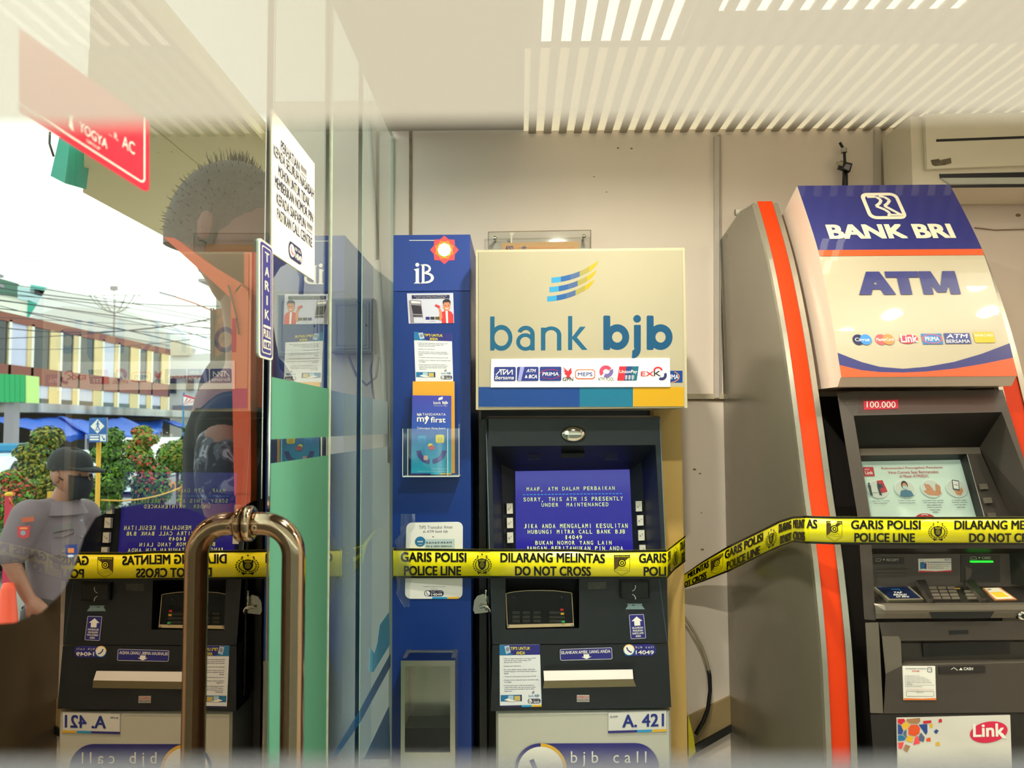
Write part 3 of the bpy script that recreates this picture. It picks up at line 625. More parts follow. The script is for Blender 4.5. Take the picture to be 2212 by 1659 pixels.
# acrylic frame on the wall behind the sign
fr_ = thing('acrylic_frame', 'clear acrylic notice frame screwed to the wall above the bank sign', 'frame', W(1165, 520, 2.36))
PA = Front(2.365)
p = Print(PA, 0); p.slab([(1055, 502), (1276, 498), (1276, 620), (1055, 622)], m_acr, .003); p.build('plate', fr_)
p = Print(PA, 12); p.outline([(1055, 502), (1276, 498), (1276, 620), (1055, 622)], 1.6, m_joint, 0); p.poly([(1101, 503), (1112, 503), (1107, 510), (1106, 530), (1103, 530), (1103, 510)], m_paper, 0); p.build('edge_line', fr_)
p = Print(PA, 12); p.slab([(1084, 526), (1250, 522), (1250, 600), (1084, 600)], mat('orange_paper', '#d2a878', .7), .001); pp = p.build('paper_slip', fr_)
p = Print(PA, 17); p.text('AYO', 1092, 532, 1109, 542, m_sb, bold=.03); p.ell(1132, 536, 5, 4, m_grey); p.rect(1115, 535.5, 1240, 536.5, m_or); p.build('lettering', pp)
for x, y in ((1069, 516), (1261, 512)):
    c_ = PA(x, y); b = MB(); b.lathe((c_.x, c_.y-.012, c_.z), [(.0, -.004), (.005, -.003), (.0065, 0), (.0065, .006), (.004, .006), (.004, .05)], m_steel, 16, 'Y'); b.build('screw', fr_)

# ================================================================== left cash machine
m_atm = mat('machine_charcoal', '#14191e', .42, var=.05, scale=12, bump=.15, bscale=900)
m_atmd = mat('machine_dark', '#0e1013', .4); m_atmb = mat('machine_slate', '#141c24', .38); m_base = mat('machine_base_grey', '#c3c1b6', .4, .1)
m_hous = mat('housing_tan', '#c7a35e', .55, var=.08, scale=4); m_housl = mat('housing_cream', '#cdb68c', .55)
A = Front(2.0, 1.47, .066); Bp = Front(2.09, 1.47, .066); Cp = Front(2.12, 1.47, .066)
atm = thing('cash_machine', 'charcoal cash machine with a blue out of service screen under the bank sign', 'cash machine', (.16, 2.15, 0))
hs = thing('machine_housing', 'tan boxed surround standing behind and right of the left cash machine', 'housing', (.2, 2.3, 0))
b = MB(); H1 = Front(2.10); xa, xb_ = W(1037, 900, 2.10).x, W(1479, 1200, 2.09).x
b.box((xb_-.075, 2.10, 0), (xb_, BACK_Y-.002, H1(1400, 884).z-.001), m_hous); b.build('side_post', hs)
b = MB(); b.box((xa, 2.16, 0), (xb_-.076, BACK_Y-.002, H1(1400, 884).z-.001), m_black); b.build('back_panel', hs)
b = MB(); b.box((xa, 2.04, 0), (xa+.018, 2.159, H1(1400, 905).z), m_black); b.build('side_rail', hs)
def ring(mb, s0, outer, s1, inner, m, quad=None):
    o = [s0(*q) for q in outer]; i = [s1(*q) for q in inner]
    for j in range(4):
        k = (j+1) % 4
        if quad is None or j in quad: mb.face([o[j], o[k], i[k], i[j]], m)
# carcass
zA = lambda px, py, off=0: A(px, py, off)
b = MB(); a, c_ = A(1052, 906), A(1436, 1530); b.box((a.x+.004, 2.13, c_.z), (c_.x-.003, 2.155, a.z-.003), m_atmd); b.build('carcass', atm)
# surround: header, left and right cheeks
b = MB()
b.face([A(1049, 904), A(1426, 902), A(1416, 961), A(1062, 964)], m_atmb)
b.face([A(1049, 904), A(1062, 964), A(1068, 1242), A(1058, 1242)], m_atmb); b.face([A(1426, 902), A(1441, 1242), A(1432, 1242), A(1416, 961)], m_atmb)
Tb = Front(2.13); b.face([A(1049, 904), A(1426, 902), Tb(1424, 897.5), Tb(1053, 899)], mat('machine_rim', '#6b6a60', .35, .3))
b.face([A(1049, 904), A(1058, 1242), Tb(1061, 1242), Tb(1053, 899)], m_atmd); b.face([A(1426, 902), Tb(1424, 898), Tb(1437, 1242), A(1441, 1242)], m_atmd)
# inner slopes down to the screen frame
ring(b, A, [(1062, 964), (1416, 961), (1432, 1242), (1068, 1242)], Bp, [(1083, 1003), (1386, 998), (1398, 1242), (1091, 1242)], m_atm, (0, 1, 3))
sr = b.build('surround', atm)
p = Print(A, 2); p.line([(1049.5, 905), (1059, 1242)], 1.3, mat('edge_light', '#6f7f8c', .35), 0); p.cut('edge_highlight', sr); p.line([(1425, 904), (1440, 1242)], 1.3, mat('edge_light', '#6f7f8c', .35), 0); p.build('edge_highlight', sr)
# oval convex mirror
c_ = A(1238.5, 938); b = MB(); rows = []
for i in range(9):
    t = i/8; rr_ = math.sin(t*math.pi/2); rows.append([(c_.x+.0318*rr_*math.cos(2*math.pi*k/32), c_.y-.004-.011*math.cos(t*math.pi/2), c_.z+.0202*rr_*math.sin(2*math.pi*k/32)) for k in range(32)])
b.grid(rows, m_steel, closed=True); rows2 = [rows[-1], [(c_.x+(x-c_.x)*1.03, c_.y, c_.z+(z-c_.z)*1.03) for x, y, z in rows[-1]]]; b.grid(rows2, m_black, closed=True); b.build('oval_mirror', atm)
# camera window under the hood
U = Plane((0, 2.04, 1.40), (0, -.55, -1)) 
p = Print(Front(2.035, 1.40, .9), 2)
p.poly([(1213, 974), (1263, 973), (1261, 989), (1212, 990)], m_black, 2); p.build('camera_window', atm)
p = Print(Front(2.035, 1.40, .9), 2)
for x0 in (1140, 1306):
    for i in range(5): p.rect(x0, 979+i*3.4, x0+28, 980.4+i*3.4, m_black, 1)
    p.cut('speaker_slots', atm)['kind'] = 'stuff'
# bezel, button columns, screen
b = MB(); ring(b, Bp, [(1083, 1003), (1386, 998), (1398, 1242), (1091, 1242)], Cp, [(1113, 1018), (1360, 1014), (1370, 1242), (1115, 1242)], m_atm, (0, 1, 3)); b.build('bezel', atm)
m_scr = mat('screen_blue', '#3b33c6', .12, emit=.62, base='#06060c')
p = Print(Cp, -2); p.poly([(1110, 1015), (1362, 1011), (1372, 1242), (1112, 1242)], m_scr); sc_ = p.build('screen', atm)
m_st = mat('screen_text', '#d6e07a', .5, emit=.75); m_sc = mat('screen_dash', '#3f9fe0', .5, emit=.6)
p = Print(Cp, 0).frame((1113, 1018), (1360, 1014), (1367, 1183), (1115, 1183), 250, 168)
def mono(t, x0, x1, y0, y1):
    n = len(t); cw = (x1-x0)/n
    for i, ch in enumerate(t):
        if ch == ' ': continue
        if ch == ',': p.line([(x0+i*cw+cw*.5, y1-1), (x0+i*cw+cw*.3, y1+2)], 1.4, m_st, 1); continue
        wi = .15 if ch == 'I' else .34 if ch == '1' else .68
        p.text(ch, x0+i*cw+cw*(.5-wi/2), y0, x0+i*cw+cw*(.5+wi/2), y1, m_st, 1, .012)
mono('MAAF, ATM DALAM PERBAIKAN', 23, 217, 35.5, 43.5)
for i in range(28): p.rect(16+i*7.8, 51, 21+i*7.8, 52.4, m_sc, 1)
mono('SORRY, THIS ATM IS PRESENTLY', 16, 234, 58, 66.5); mono('UNDER  MAINTENANCED', 55, 202, 70.5, 78.5)
mono('JIKA ANDA MENGALAMI KESULITAN', 16, 242, 116, 125.5); mono('HUBUNGI MITRA CALL BANK BJB', 24, 236, 129, 137.5); mono('14049', 104, 143, 141, 149.5); mono('BUKAN NOMOR YANG LAIN', 40, 206, 153, 161.5); mono('JANGAN BERITAHUKAN PIN ANDA', 20, 230, 165, 173.5)
p.build('lettering', sc_)
m_key = mat('button_white', '#d5d2c6', .45)
Bc = Front(2.10, 1.47, .066)
b0 = None
for (x, y) in ((1094.5, 1087.5), (1095, 1118.5), (1095.5, 1150), (1372, 1082.5), (1375, 1113), (1377.5, 1145), (1380, 1177)):
    wdt = 13; hgt = 22 if y != 1177 else 16
    p = Print(Bc, 0); p.slab([(x, y), (x+wdt, y-.5), (x+wdt+.6, y+hgt-.5), (x+.6, y+hgt)], m_key, .012); k_ = p.build('button', atm)
    p = Print(Bc, 36); p.line([(x+2.5, y+10), (x+6, y+12), (x+2.5, y+14)], .7, m_hair, 0); p.rect(x+8, y+7, x+9, y+10, m_hair, 0); p.build('mark', k_)
# shelf below the screen with keypad pocket
K1 = Front(2.06, 1.0, .066)
b = MB()
KD = Front(2.11, 1.0, .02)
b.face([A(1063, 1242), A(1092, 1242), A(1092, 1360), A(1068, 1392)], m_atm); b.face([A(1092, 1360), A(1251, 1357), A(1443, 1389), A(1068, 1392)], m_atm)
b.face([A(1251, 1242), A(1441, 1242), A(1443, 1389), A(1251, 1357)], m_atm)
ring(b, A, [(1092, 1242), (1251, 1242), (1251, 1357), (1092, 1360)], KD, [(1096, 1242), (1246, 1242), (1246, 1352), (1096, 1354)], m_atmd)
b.face([KD(1096, 1242), KD(1246, 1242), KD(1246, 1352), KD(1096, 1354)], m_black)
b.face([A(1058, 1242), A(1063, 1242), A(1068, 1392), A(1064, 1392)], m_atmb); b.build('shelf', atm)
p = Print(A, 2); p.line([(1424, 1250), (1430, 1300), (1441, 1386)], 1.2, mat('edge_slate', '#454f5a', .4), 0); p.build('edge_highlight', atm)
# keypad shield and keys
KS = Front(1.985, 1.0, .066)
p = Print(KS, 0); m_sh = mat('shield_edge', '#c2ae86', .35); m_shd = mat('shield_dark', '#0a0a0b', .15)
sh = [(1093, 1282), (1110, 1278), (1140, 1275.5), (1170, 1275), (1200, 1276), (1225, 1279), (1235, 1281), (1239, 1352), (1096, 1356)]
p.slab([(1094, 1283), (1110, 1279), (1140, 1276.5), (1170, 1276), (1200, 1277), (1225, 1280), (1234, 1282), (1238, 1346), (1096, 1349)], m_shd, .002); shd = p.build('keypad_shield', atm)
p = Print(KS, 7); p.outline(sh, 1.3, m_sh, 0); p.poly([(1095, 1349), (1239, 1345.5), (1240, 1352), (1096, 1356)], m_sh, 1); p.build('shield_edge', shd)
p = Print(KS, 7)
for x in (1110, 1213): p.ell(x, 1290, 2.2, 2.2, m_atmb, 1, 10); p.cut('screw_head', shd)
for x in (1098, 1236): p.ell(x, 1351, 2.5, 2.5, m_bs, 3, 10); p.cut('screw_head', shd)
m_kd = mat('key_dark', '#26241f', .35)
for r_, y in enumerate((1320, 1329.5, 1338)):
    for c3, x in enumerate((1107, 1129, 1152, 1186)):
        p = Print(KS, 7); p.slab([(x, y), (x+(16 if c3 < 3 else 33), y), (x+(16 if c3 < 3 else 34), y+6), (x, y+6)], m_kd, .002); p.build('key', shd)
p = Print(KS, 16)
for (x, y, m) in ((1210, 1314, m_redp), (1211, 1323, m_gold), (1213, 1340, mat('print_green', '#1f9b45', .4, emit=.3))): p.rect(x, y, x+7, y+4, m, 0); p.cut('key_mark', shd)
# card reader, receipt slot, stickers
p = Print(A, 0); p.slab([(1270, 1258), (1309, 1257), (1309, 1272), (1271, 1273)], mat('tape_grey', '#4c4a44', .3, var=.4, scale=90), .001); p.build('tape_patch', atm)
b = MB(); c0, c1 = A(1338, 1252), A(1402, 1291)
b.rbox((c0.x, c1.y-.014, c1.z), (c1.x, c1.y+.02, c0.z), m_atmd, .004); cr = b.build('card_reader', atm)
CR = Front(c1.y-.014)
p = Print(CR, 1); p.rect(1341, 1277.5, 1372, 1281.5, m_black); p.rect(1371, 1260, 1398, 1289, m_black); p.build('slot', cr)
p = Print(CR, 3); p.arc(1363, 1267, 9, 10.4, -20, 75, mat('edge_pale', '#b8b6ae', .3), 1, 8); p.cut('slot_edge', cr); p.arc(1363, 1293, 9, 10.4, -75, 10, mat('edge_pale', '#b8b6ae', .3), 1, 8); p.build('slot_edge', cr)
m_cg = mat('print_cardgrey', '#7d969c', .4)
p = Print(A, 2); p.poly([(1355, 1304), (1387, 1304), (1387, 1306.5), (1355, 1306.5)], m_cg); p.poly([(1357, 1307), (1386, 1307), (1393, 1316), (1351, 1316)], m_cg); p.rect(1365, 1306, 1371, 1308, m_atmd, 1); p.build('card_mark', atm)
fr = ((1358, 1327), (1391, 1326), (1396, 1379), (1362, 1381))
p = Print(A, 1).frame(*fr, 33, 54); p.slab([(0, 0), (33, 0), (33, 54), (0, 54)], m_sb, .0006); a = p.build('insert_card_sticker', atm)
p = Print(A, 4).frame(*fr, 33, 54); p.outline(p.rr(1, 1, 32, 53, 2), .7, m_pw); p.poly([(16.5, 5), (28, 15), (23, 15), (23, 25), (10.5, 25), (10.5, 15), (5, 15)], m_pw)
for i, t in enumerate(('SILAHKAN', 'MASUKAN', 'KARTU ATM', 'ANDA')): p.text(t, 5 + (0, 1, 0, 6)[i], 27.5+6*i, 28 - (0, 1, 0, 6)[i], 31.7+6*i, m_pw, bold=.03)
p.build('lettering', a)
# lower fascia
b = MB(); lo = [A(1064, 1394), A(1443, 1391), A(1450, 1528), A(1060, 1536)]
b.prism(lo, (0, .10, 0), m_atm); 
b.build('lower_fascia', atm)
m_slotw = mat('slot_white', '#cfc8c2', .45); m_slott = mat('slot_tan', '#8d8060', .45)
p = Print(A, 1); p.poly([(1174, 1436), (1370, 1430), (1374, 1483), (1173, 1487)], m_atmd, 0); p.build('cash_recess', atm)
b = MB(); CW_ = Front(1.93, 1.1, .066)
b.prism([A(1174, 1449, .004), A(1366, 1446, .004), A(1366, 1463, .016), A(1175, 1467, .016)], (0, .012, 0), m_slotw); b.build('cash_shutter', atm)
b = MB(); b.face([A(1175, 1467, .016), A(1366, 1463, .016), A(1374, 1482.5, .002), A(1173, 1486.5, .002)], m_slott); b.build('cash_ramp', atm)
fr = ((1209, 1402), (1322, 1398), (1323, 1424), (1210, 1427))
p = Print(A, 1).frame(*fr, 113, 26); p.slab(p.rr(0, 0, 113, 26, 3), m_sb, .0006); a = p.build('take_cash_sticker', atm)
p = Print(A, 4).frame(*fr, 113, 26); p.outline(p.rr(.8, .8, 112.2, 25.2, 3), .8, m_pw); p.text('SILAHKAN AMBIL UANG ANDA', 2.5, 4.5, 109, 11.5, m_pw, 1, .02); p.poly([(51, 13), (63, 13), (63, 18.5), (68, 18.5), (57, 24), (46, 18.5), (51, 18.5)], m_pw, 1); p.build('lettering', a)
p = Print(A, 1); p.slab([(1350, 1392)]+[(1414-9+12.5*math.cos(math.radians(t)), 1404+12.5*math.sin(math.radians(t))) for t in range(-90, 91, 15)]+[(1350, 1417)], m_sb, .0006); a = p.build('call_centre_sticker', atm)
p = Print(A, 4); p.arc(1358.5, 1403.5, 10.5, 12.3, 0, 180, m_cy, 1, 20); p.arc(1358.5, 1403.5, 10.5, 12.3, 180, 360, m_gold, 1, 20); p.ell(1358.5, 1403.5, 10.8, 10.8, m_pw, 2); p.line([(1353.5, 1398), (1356, 1404), (1361, 1408), (1364.5, 1408)], 2.6, m_sb, 3); p.text('bjb call', 1373, 1395.5, 1411, 1401, m_pw, 2, track=1.5); p.text('14049', 1373, 1404.5, 1412, 1413, m_pw, 2, .03); p.build('lettering', a)
tips(A, ((1079, 1393), (1166, 1392), (1170, 1526), (1080, 1528)), atm, True)
fr = ((1246, 1501), (1273, 1501), (1273, 1516), (1246, 1516)); p = Print(A, 1).frame(*fr, 27, 15); p.slab([(0, 0), (27, 0), (27, 15), (0, 15)], mat('badge_grey', '#b3aea6', .4), .0008); a = p.build('maker_badge', atm)
p = Print(A, 5).frame(*fr, 27, 15); p.text('DIEBOLD', 1.2, 1.8, 26, 6.6, m_redp, 0); p.text('NIXDORF', 1.2, 8.5, 25.5, 13.3, m_hair, 0); p.build('lettering', a)
# base cabinet
b = MB(); z0 = A(1200, 1538).z; e0, e1 = A(1071, 1538), A(1450, 1532)
BF_ = Front(e0.y+.006); b.rbox((e0.x, e0.y+.006, 0), (e1.x, 2.15, z0), m_base, .006); b.build('base', atm)
fr = ((1313, 1538), (1440, 1534), (1440, 1579), (1313, 1583)); p = Print(BF_, 0).frame(*fr, 127, 45); p.slab([(0, 0), (127, 0), (127, 45), (0, 45)], mat('plate_white', '#dcdad6', .35), .002); a = p.build('number_plate', atm)
p = Print(BF_, 7).frame(*fr, 127, 45); p.outline([(0.5, .5), (126.5, .5), (126.5, 44.5), (.5, 44.5)], .8, m_grey); p.text('ID ATM', 5, 8, 21, 11.5, m_ink, 1, .03); p.text('A. 421', 31, 6, 121, 34, mat('print_royal', '#1c2f86', .4), 1, .035); p.rect(0, 40, 63, 45, m_sb, 1); p.rect(63, 40, 95, 45, m_cy, 1); p.rect(95, 40, 127, 45, m_gold, 1); p.build('lettering', a)
p = Print(BF_, 1); p.slab([(1165, 1606)]+[(1372+52*math.cos(math.radians(t)), 1660+55*math.sin(math.radians(t))) for t in range(-90, 91, 10)]+[(1165, 1715)], m_sb, .0008); a = p.build('large_call_sticker', atm)
p = Print(BF_, 5); p.arc(1168, 1661, 48, 56, 150, 270, m_sb, 1, 24); p.arc(1168, 1661, 48, 56, -90, 60, m_gold, 1, 24); p.ell(1168, 1661, 49, 49, m_pw, 2, 40); p.line([(1148, 1640), (1158, 1664), (1178, 1680), (1196, 1682)], 10, m_sb, 3); p.text('bjb call', 1233, 1622, 1396, 1655, m_pw, 2, track=1.6); p.text('14049', 1233, 1670, 1396, 1700, m_pw, 2, .03); p.build('lettering', a)
# hasp and rods left of the machine
b = MB(); pl_ = Front(2.0)
b.tube([pl_(1052, 905), pl_(1057, 1260), pl_(1059, 1500)], .004, m_atmb, 8); hp = tag(b.build('locking_rod'), 'dark upright locking rod between the blue cabinet and the left machine', 'rod')
b = MB(); b.prism([pl_(1031, 1287), pl_(1044, 1283), pl_(1058, 1290), pl_(1059, 1322), pl_(1026, 1326), pl_(1022, 1318), pl_(1024, 1298)], (0, .012, 0), m_steel)
b.tube([pl_(1037, 1309, .01), pl_(1055, 1307, .012), pl_(1059, 1313, .01), pl_(1060, 1324, .006)], .0045, m_steel, 10); b.tube([pl_(1050, 1272, .01), pl_(1051, 1316, .01)], .0028, m_steel, 8); b.build('hasp', hp)

# ================================================================== police tape
m_ty = mat('tape_yellow', '#f3e508', .25, var=.06, scale=30, spec=.6); m_tk = mat('tape_black', '#0c0b08', .3)
TV = 63.0
class Ribbon:
    """stations (u, top point, bottom point); v runs 0..TV down the tape"""
    def __init__(s, st, ref=None): s.st = [(u, Vector(t), Vector(bt)) for u, t, bt in st]; s.ref = Vector(ref) if ref else EYE
    def __call__(s, u, v, off=0.0):
        st = s.st
        for i in range(len(st)-1):
            if u <= st[i+1][0] or i == len(st)-2:
                (u0, t0, b0), (u1, t1, b1) = st[i], st[i+1]; k = (u-u0)/(u1-u0); break
        t = t0.lerp(t1, k); q = b0.lerp(b1, k); n = (t1-t0).cross(q-t).normalized()
        if n.dot(s.ref-t) < 0: n = -n
        return t.lerp(q, v/TV) + n*off
def sub(st, n=4):
    out = []
    for a, c in zip(st, st[1:]):
        for i in range(n): k = i/n; out.append((a[0]+(c[0]-a[0])*k, Vector(a[1]).lerp(Vector(c[1]), k), Vector(a[2]).lerp(Vector(c[2]), k)))
    return out+[(st[-1][0], Vector(st[-1][1]), Vector(st[-1][2]))]
def strip_mesh(rib, name, par):
    b = MB(); us = [s_[0] for s_ in rib.st]
    b.grid([[rib(u, 0), rib(u, TV)] for u in us], m_ty, smooth=True); o = b.build(name, par)
    so = o.modifiers.new('thickness', 'SOLIDIFY'); so.thickness = .0003; so.offset = 0
    b = MB()
    for v0, v1 in ((0, .075*TV), (.925*TV, TV)): b.grid([[rib(u, v0, .0008), rib(u, v1, .0008)] for u in us], m_tk, smooth=True)
    b.build('black_border', o); return o
m_ol = mat('crest_olive', '#6f6810', .4); m_sbr = mat('shield_brown', '#4d3a12', .4)
def two(p, t1, t2, u0, u1, c0=0., c1=1.):
    w_ = u1-u0
    if t1: p.text(t1, u0, .125*TV, u1, .455*TV, m_tk, 0, .05)
    if t2: p.text(t2, u0+w_*c0, .585*TV, u0+w_*c1, .91*TV, m_tk, 0, .05)
def tape_text(p, kind, u0, u1):
    cx = (u0+u1)/2; r = (u1-u0)/2; k_ = min(1.0, r/21)          # squeezed where the tape turns away
    X = lambda dx: cx+dx*r
    if kind == 'GARIS': two(p, 'GARIS POLISI', 'POLICE LINE', u0, u1, .05, .92)
    if kind == 'DILARANG': two(p, 'DILARANG MELINTAS', 'DO NOT CROSS', u0, u1, .14, .865)
    if kind == 'CREST':
        for dx, y in ((-.45, 15.5), (0, 11.5), (.45, 15.5)):
            p.poly([(X(dx+.13*(1 if k % 2 == 0 else .42)*math.sin(math.pi*k/5)), y-2.9*(1 if k % 2 == 0 else .42)*math.cos(math.pi*k/5)) for k in range(10)], m_tk, 0)
        p.poly([(X(-.42), 23), (X(-.2), 21), (X(0), 20), (X(.2), 21), (X(.42), 23), (X(.40), 36), (X(.25), 42), (X(0), 46), (X(-.25), 42), (X(-.40), 36)], m_tk, 0)
        p.ell(cx, 34, .25*r, 6.5, m_ol, 1, 14)
        for k in range(5): p.line([(X(-.2+.1*k), 27), (X(-.28+.14*k), 22.5)], .9*k_, m_ty, 1)
        for s_ in (-1, 1):
            for ro in (.70, .92):
                for k in range(9):
                    a = math.radians(-58+k*17); p.ell(X(s_*ro*math.cos(a)), 34+ro*19*math.sin(a), 2.3*k_, 1.1, m_tk, 0, 7, (a+1.2)*s_)
        p.line([(X(-.5), 52), (X(-.25), 50), (X(0), 52), (X(.25), 50), (X(.5), 52)], 1.0, m_tk, 0)
        p.poly([(X(-.45), 48), (X(-.15), 50), (X(-.38), 55)], m_tk, 1); p.poly([(X(.45), 48), (X(.15), 50), (X(.38), 55)], m_tk, 1)
    if kind == 'SHIELD':
        p.poly([(u0, 10.5), (u1, 10.5), (X(.97), 17), (X(-.97), 17)], m_tk, 0); p.poly([(X(-.97), 17), (X(.8), 17), (X(-.93), 44)], m_sbr, 0)
        p.text('IDENTIFIKASI', X(-.86), 12, X(.86), 15.6, m_ty, 1, .02)
        for q, m in enumerate((m_tk, m_ty, m_tk, m_ty)): p.ell(cx, 28, (.48, .35, .25, .12)[q]*r, (8.6, 6.3, 4.5, 2.1)[q], m, 1+q, 20)
        p.line([(X(-.97), 17), (X(-.93), 46), (cx, 56), (X(.93), 46), (X(.97), 17)], .7, m_tk, 2)
        p.line([(X(-.7), 42), (X(-.4), 38), (cx, 41), (X(.4), 38), (X(.75), 42)], .6, m_tk, 5); p.line([(X(-.7), 45), (X(-.3), 42.5), (X(.1), 45), (X(.75), 44.5)], .6, m_tk, 5)
tape = thing('police_tape', 'yellow police line tape stretched across both cash machines', 'tape', (.3, 1.9, 1.1))
def st(u, yt, yb, d, d2=None): return (u, W(u, yt, d), W(u, yb, d2 or d))
iT = W(850, 1184, 1.992); iB = W(850, 1249, 1.992)
r1 = Ribbon(sub([st(850, 1184, 1249, 1.990), st(1030, 1186, 1249, 1.975), st(1062, 1186, 1249, 1.945), st(1240, 1186, 1250, 1.940), st(1300, 1189, 1250, 1.940), st(1440, 1187, 1250, 1.940)]))
s1 = strip_mesh(r1, 'strip', tape)
p = Print(r1, 3)
tape_text(p, 'GARIS', 866, 1008); tape_text(p, 'CREST', 1021, 1063); tape_text(p, 'DILARANG', 1081, 1307); tape_text(p, 'SHIELD', 1326, 1361)
two(p, 'GARIS', 'POLI', 1380, 1439.5, .17, .99)
p.build('lettering', s1)
r2 = Ribbon(sub([(1440, W(1440, 1187, 1.940), W(1440, 1250, 1.940)), (1455, W(1457, 1174, 2.02), W(1457, 1231, 2.02)), (1480, W(1480, 1156, 2.085), W(1480, 1213, 2.085))]))
s2 = strip_mesh(r2, 'strip', tape); p = Print(r2, 3); tape_text(p, 'CREST', 1450, 1464); two(p, 'DILA', 'DO', 1467, 1479, .3, 1); two(p, 'SI', 'NE', 1441.5, 1447); p.build('lettering', s2)
r3 = Ribbon(sub([st(1474, 1243, 1272, 2.34), st(1520, 1211, 1256, 2.30), st(1574, 1179, 1235, 2.24), st(1640, 1147, 1203, 1.985), st(1686, 1124, 1182, 1.825), st(1715, 1115.5, 1171, 1.72), st(1741, 1114, 1174, 1.625), st(1800, 1115.5, 1176, 1.60), st(2000, 1116.5, 1177, 1.55), st(2260, 1116, 1177, 1.55)], 5))
s3 = strip_mesh(r3, 'strip', tape); p = Print(r3, 3)
two(p, 'MELINTAS', None, 1486, 1532); two(p, None, 'OT CROSS', 1478, 1527); tape_text(p, 'SHIELD', 1536, 1563); tape_text(p, 'GARIS', 1566, 1650); tape_text(p, 'CREST', 1655, 1680)
two(p, 'DILARANG', 'DO NOT', 1683, 1711, .1, 1); two(p, 'MELINT', 'CROSS', 1714, 1740, 0, 1); two(p, 'AS', None, 1742, 1766)
tape_text(p, 'SHIELD', 1785, 1820); tape_text(p, 'GARIS', 1839, 1989); tape_text(p, 'CREST', 2004, 2047); tape_text(p, 'DILARANG', 2061, 2290)
p.build('lettering', s3)
# end wrapped round the cabinet's left side and twisted off to the wall
xL = iT.x-.0035
e = [(0, iT, iB), (10, Vector((xL, 2.004, iT.z)), Vector((xL, 2.004, iB.z))), (90, Vector((xL, 2.12, iT.z-.012)), Vector((xL, 2.12, iB.z-.012))), (150, Vector((xL-.008, 2.22, iT.z-.02)), Vector((xL-.008, 2.22, iB.z-.005))), (190, Vector((xL-.02, 2.29, iT.z)), Vector((xL, 2.30, iT.z-.045))), (230, Vector((xL-.03, 2.385, iT.z+.01)), Vector((xL-.01, 2.385, iT.z-.012)))]
r4 = Ribbon(sub(e), (-3, 1.5, 1.2)); s4 = strip_mesh(r4, 'strip', tape); p = Print(r4, 3); tape_text(p, 'SHIELD', 26, 52); two(p, 'DILARANG', 'DO NOT', 62, 146, .2, 1); p.build('lettering', s4)
# clear adhesive tape over the end
m_clt = acrylic(); m_clt.name = 'clear_adhesive_tape'; m_clt.node_tree.nodes['Mix Shader'].inputs[0].default_value = .16; m_clt.node_tree.nodes['Glossy BSDF'].inputs['Roughness'].default_value = .18
b = MB(); PT = Front(1.982)
import random as _r; _r.seed(3)
rows = []
for j in range(15):
    y = 1110+j*14.3; xl = 866 if j < 4 else 856+_r.uniform(-3, 3); xr = 897 if j < 3 else 886+_r.uniform(-4, 4)
    if j > 12: xl += (j-12)*9
    rows.append([PT(xl+(xr-xl)*k/5, y, _r.uniform(0, .009)) for k in range(6)])
b.grid(rows, m_clt); b.build('clear_tape', tape)
# ================================================================== right machine: booth frame
XL = .635
PX = Side(XL)
def prof(pts, x=XL): 
    s = Side(x); return [(q.y, q.z) for q in (s(*p_) for p_ in pts)]
front = prof([(1628, 438), (1660, 560), (1690, 720), (1715, 900), (1735, 1060), (1752, 1180), (1765, 1300), (1775, 1420), (1782, 1560), (1785, 1640)])
def fine(pts, n=5):                         # smooth the polyline
    out = []
    P_ = [pts[0]]+pts+[pts[-1]]
    for i in range(1, len(P_)-2):
        a, b_, c2, d = [Vector(q) for q in P_[i-1:i+3]]
        for k in range(n):
            t = k/n; out.append(tuple(.5*((2*b_)+(c2-a)*t+(2*a-5*b_+4*c2-d)*t*t+(3*b_-a-3*c2+d)*t**3)))
    return out+[tuple(pts[-1])]
front = fine(front, 4)
front += [(front[-1][0]-.004, .4), (front[-1][0]-.004, 0.0)]
m_bgrey = mat('booth_grey', '#857d6e', .22, .35, var=.12, scale=3); m_borange = mat('booth_orange', '#dc3a06', .5, var=.04, scale=4, spec=.25)
m_brown = mat('booth_inner', '#a98f78', .4)
def side_frame(name, label, x0, mirror=False):
    t = thing(name, label, 'panel', (x0+.035, 2.0, 0), 'orange fronted booth side panels')
    x1 = x0+.062
    pr = [(y+.004, z) for y, z in front]; bk = [(BACK_Y-.006, 0), (BACK_Y-.006, PX(1560, 515).z), (2.17, PX(1608, 447).z)]
    b = MB(); poly = [(x0, y, z) for y, z in bk+[(2.10, pr[0][1]+.004)]+pr]; b.prism(poly, (.004, 0, 0), m_bgrey)
    poly2 = [(x1-.004, y, z) for y, z in bk+[(2.10, pr[0][1]+.004)]+pr]; b.prism(poly2, (.004, 0, 0), m_brown); b.build('side_plate', t)
    def band(xa, xb, d0, d1, m, n, ext=0):
        b = MB(); P_ = [(y-d1, z) for y, z in front]; Q = [(y+d0, z) for y, z in front]
        if ext: P_[0] = (P_[0][0], P_[0][1]+ext); Q[0] = (Q[0][0], Q[0][1]+ext)
        rows = [[(xa, q[0], q[1]), (xa, p_[0], p_[1]), (xb, p_[0], p_[1]), (xb, q[0], q[1])] for p_, q in zip(P_, Q)]
        b.grid(rows, m, closed=True, smooth=False)
        b.face(rows[0], m); b.face(rows[-1][::-1], m); b.build(n, t)
    band(x0+.0102, x1-.0122, .003, 0.0, m_borange, 'orange_front', .004)
    band(x0-.001, x0+.010, .012, .004, m_alu, 'edge_trim', -.003); band(x1-.012, x1+.001, .012, .004, m_alu, 'edge_trim', -.003)
    return t
side_frame('booth_side', 'grey booth side panel with orange front edge, left of the right cash machine', XL)
side_frame('booth_side', 'booth side panel with orange front edge at the far right of the photo', 1.118)
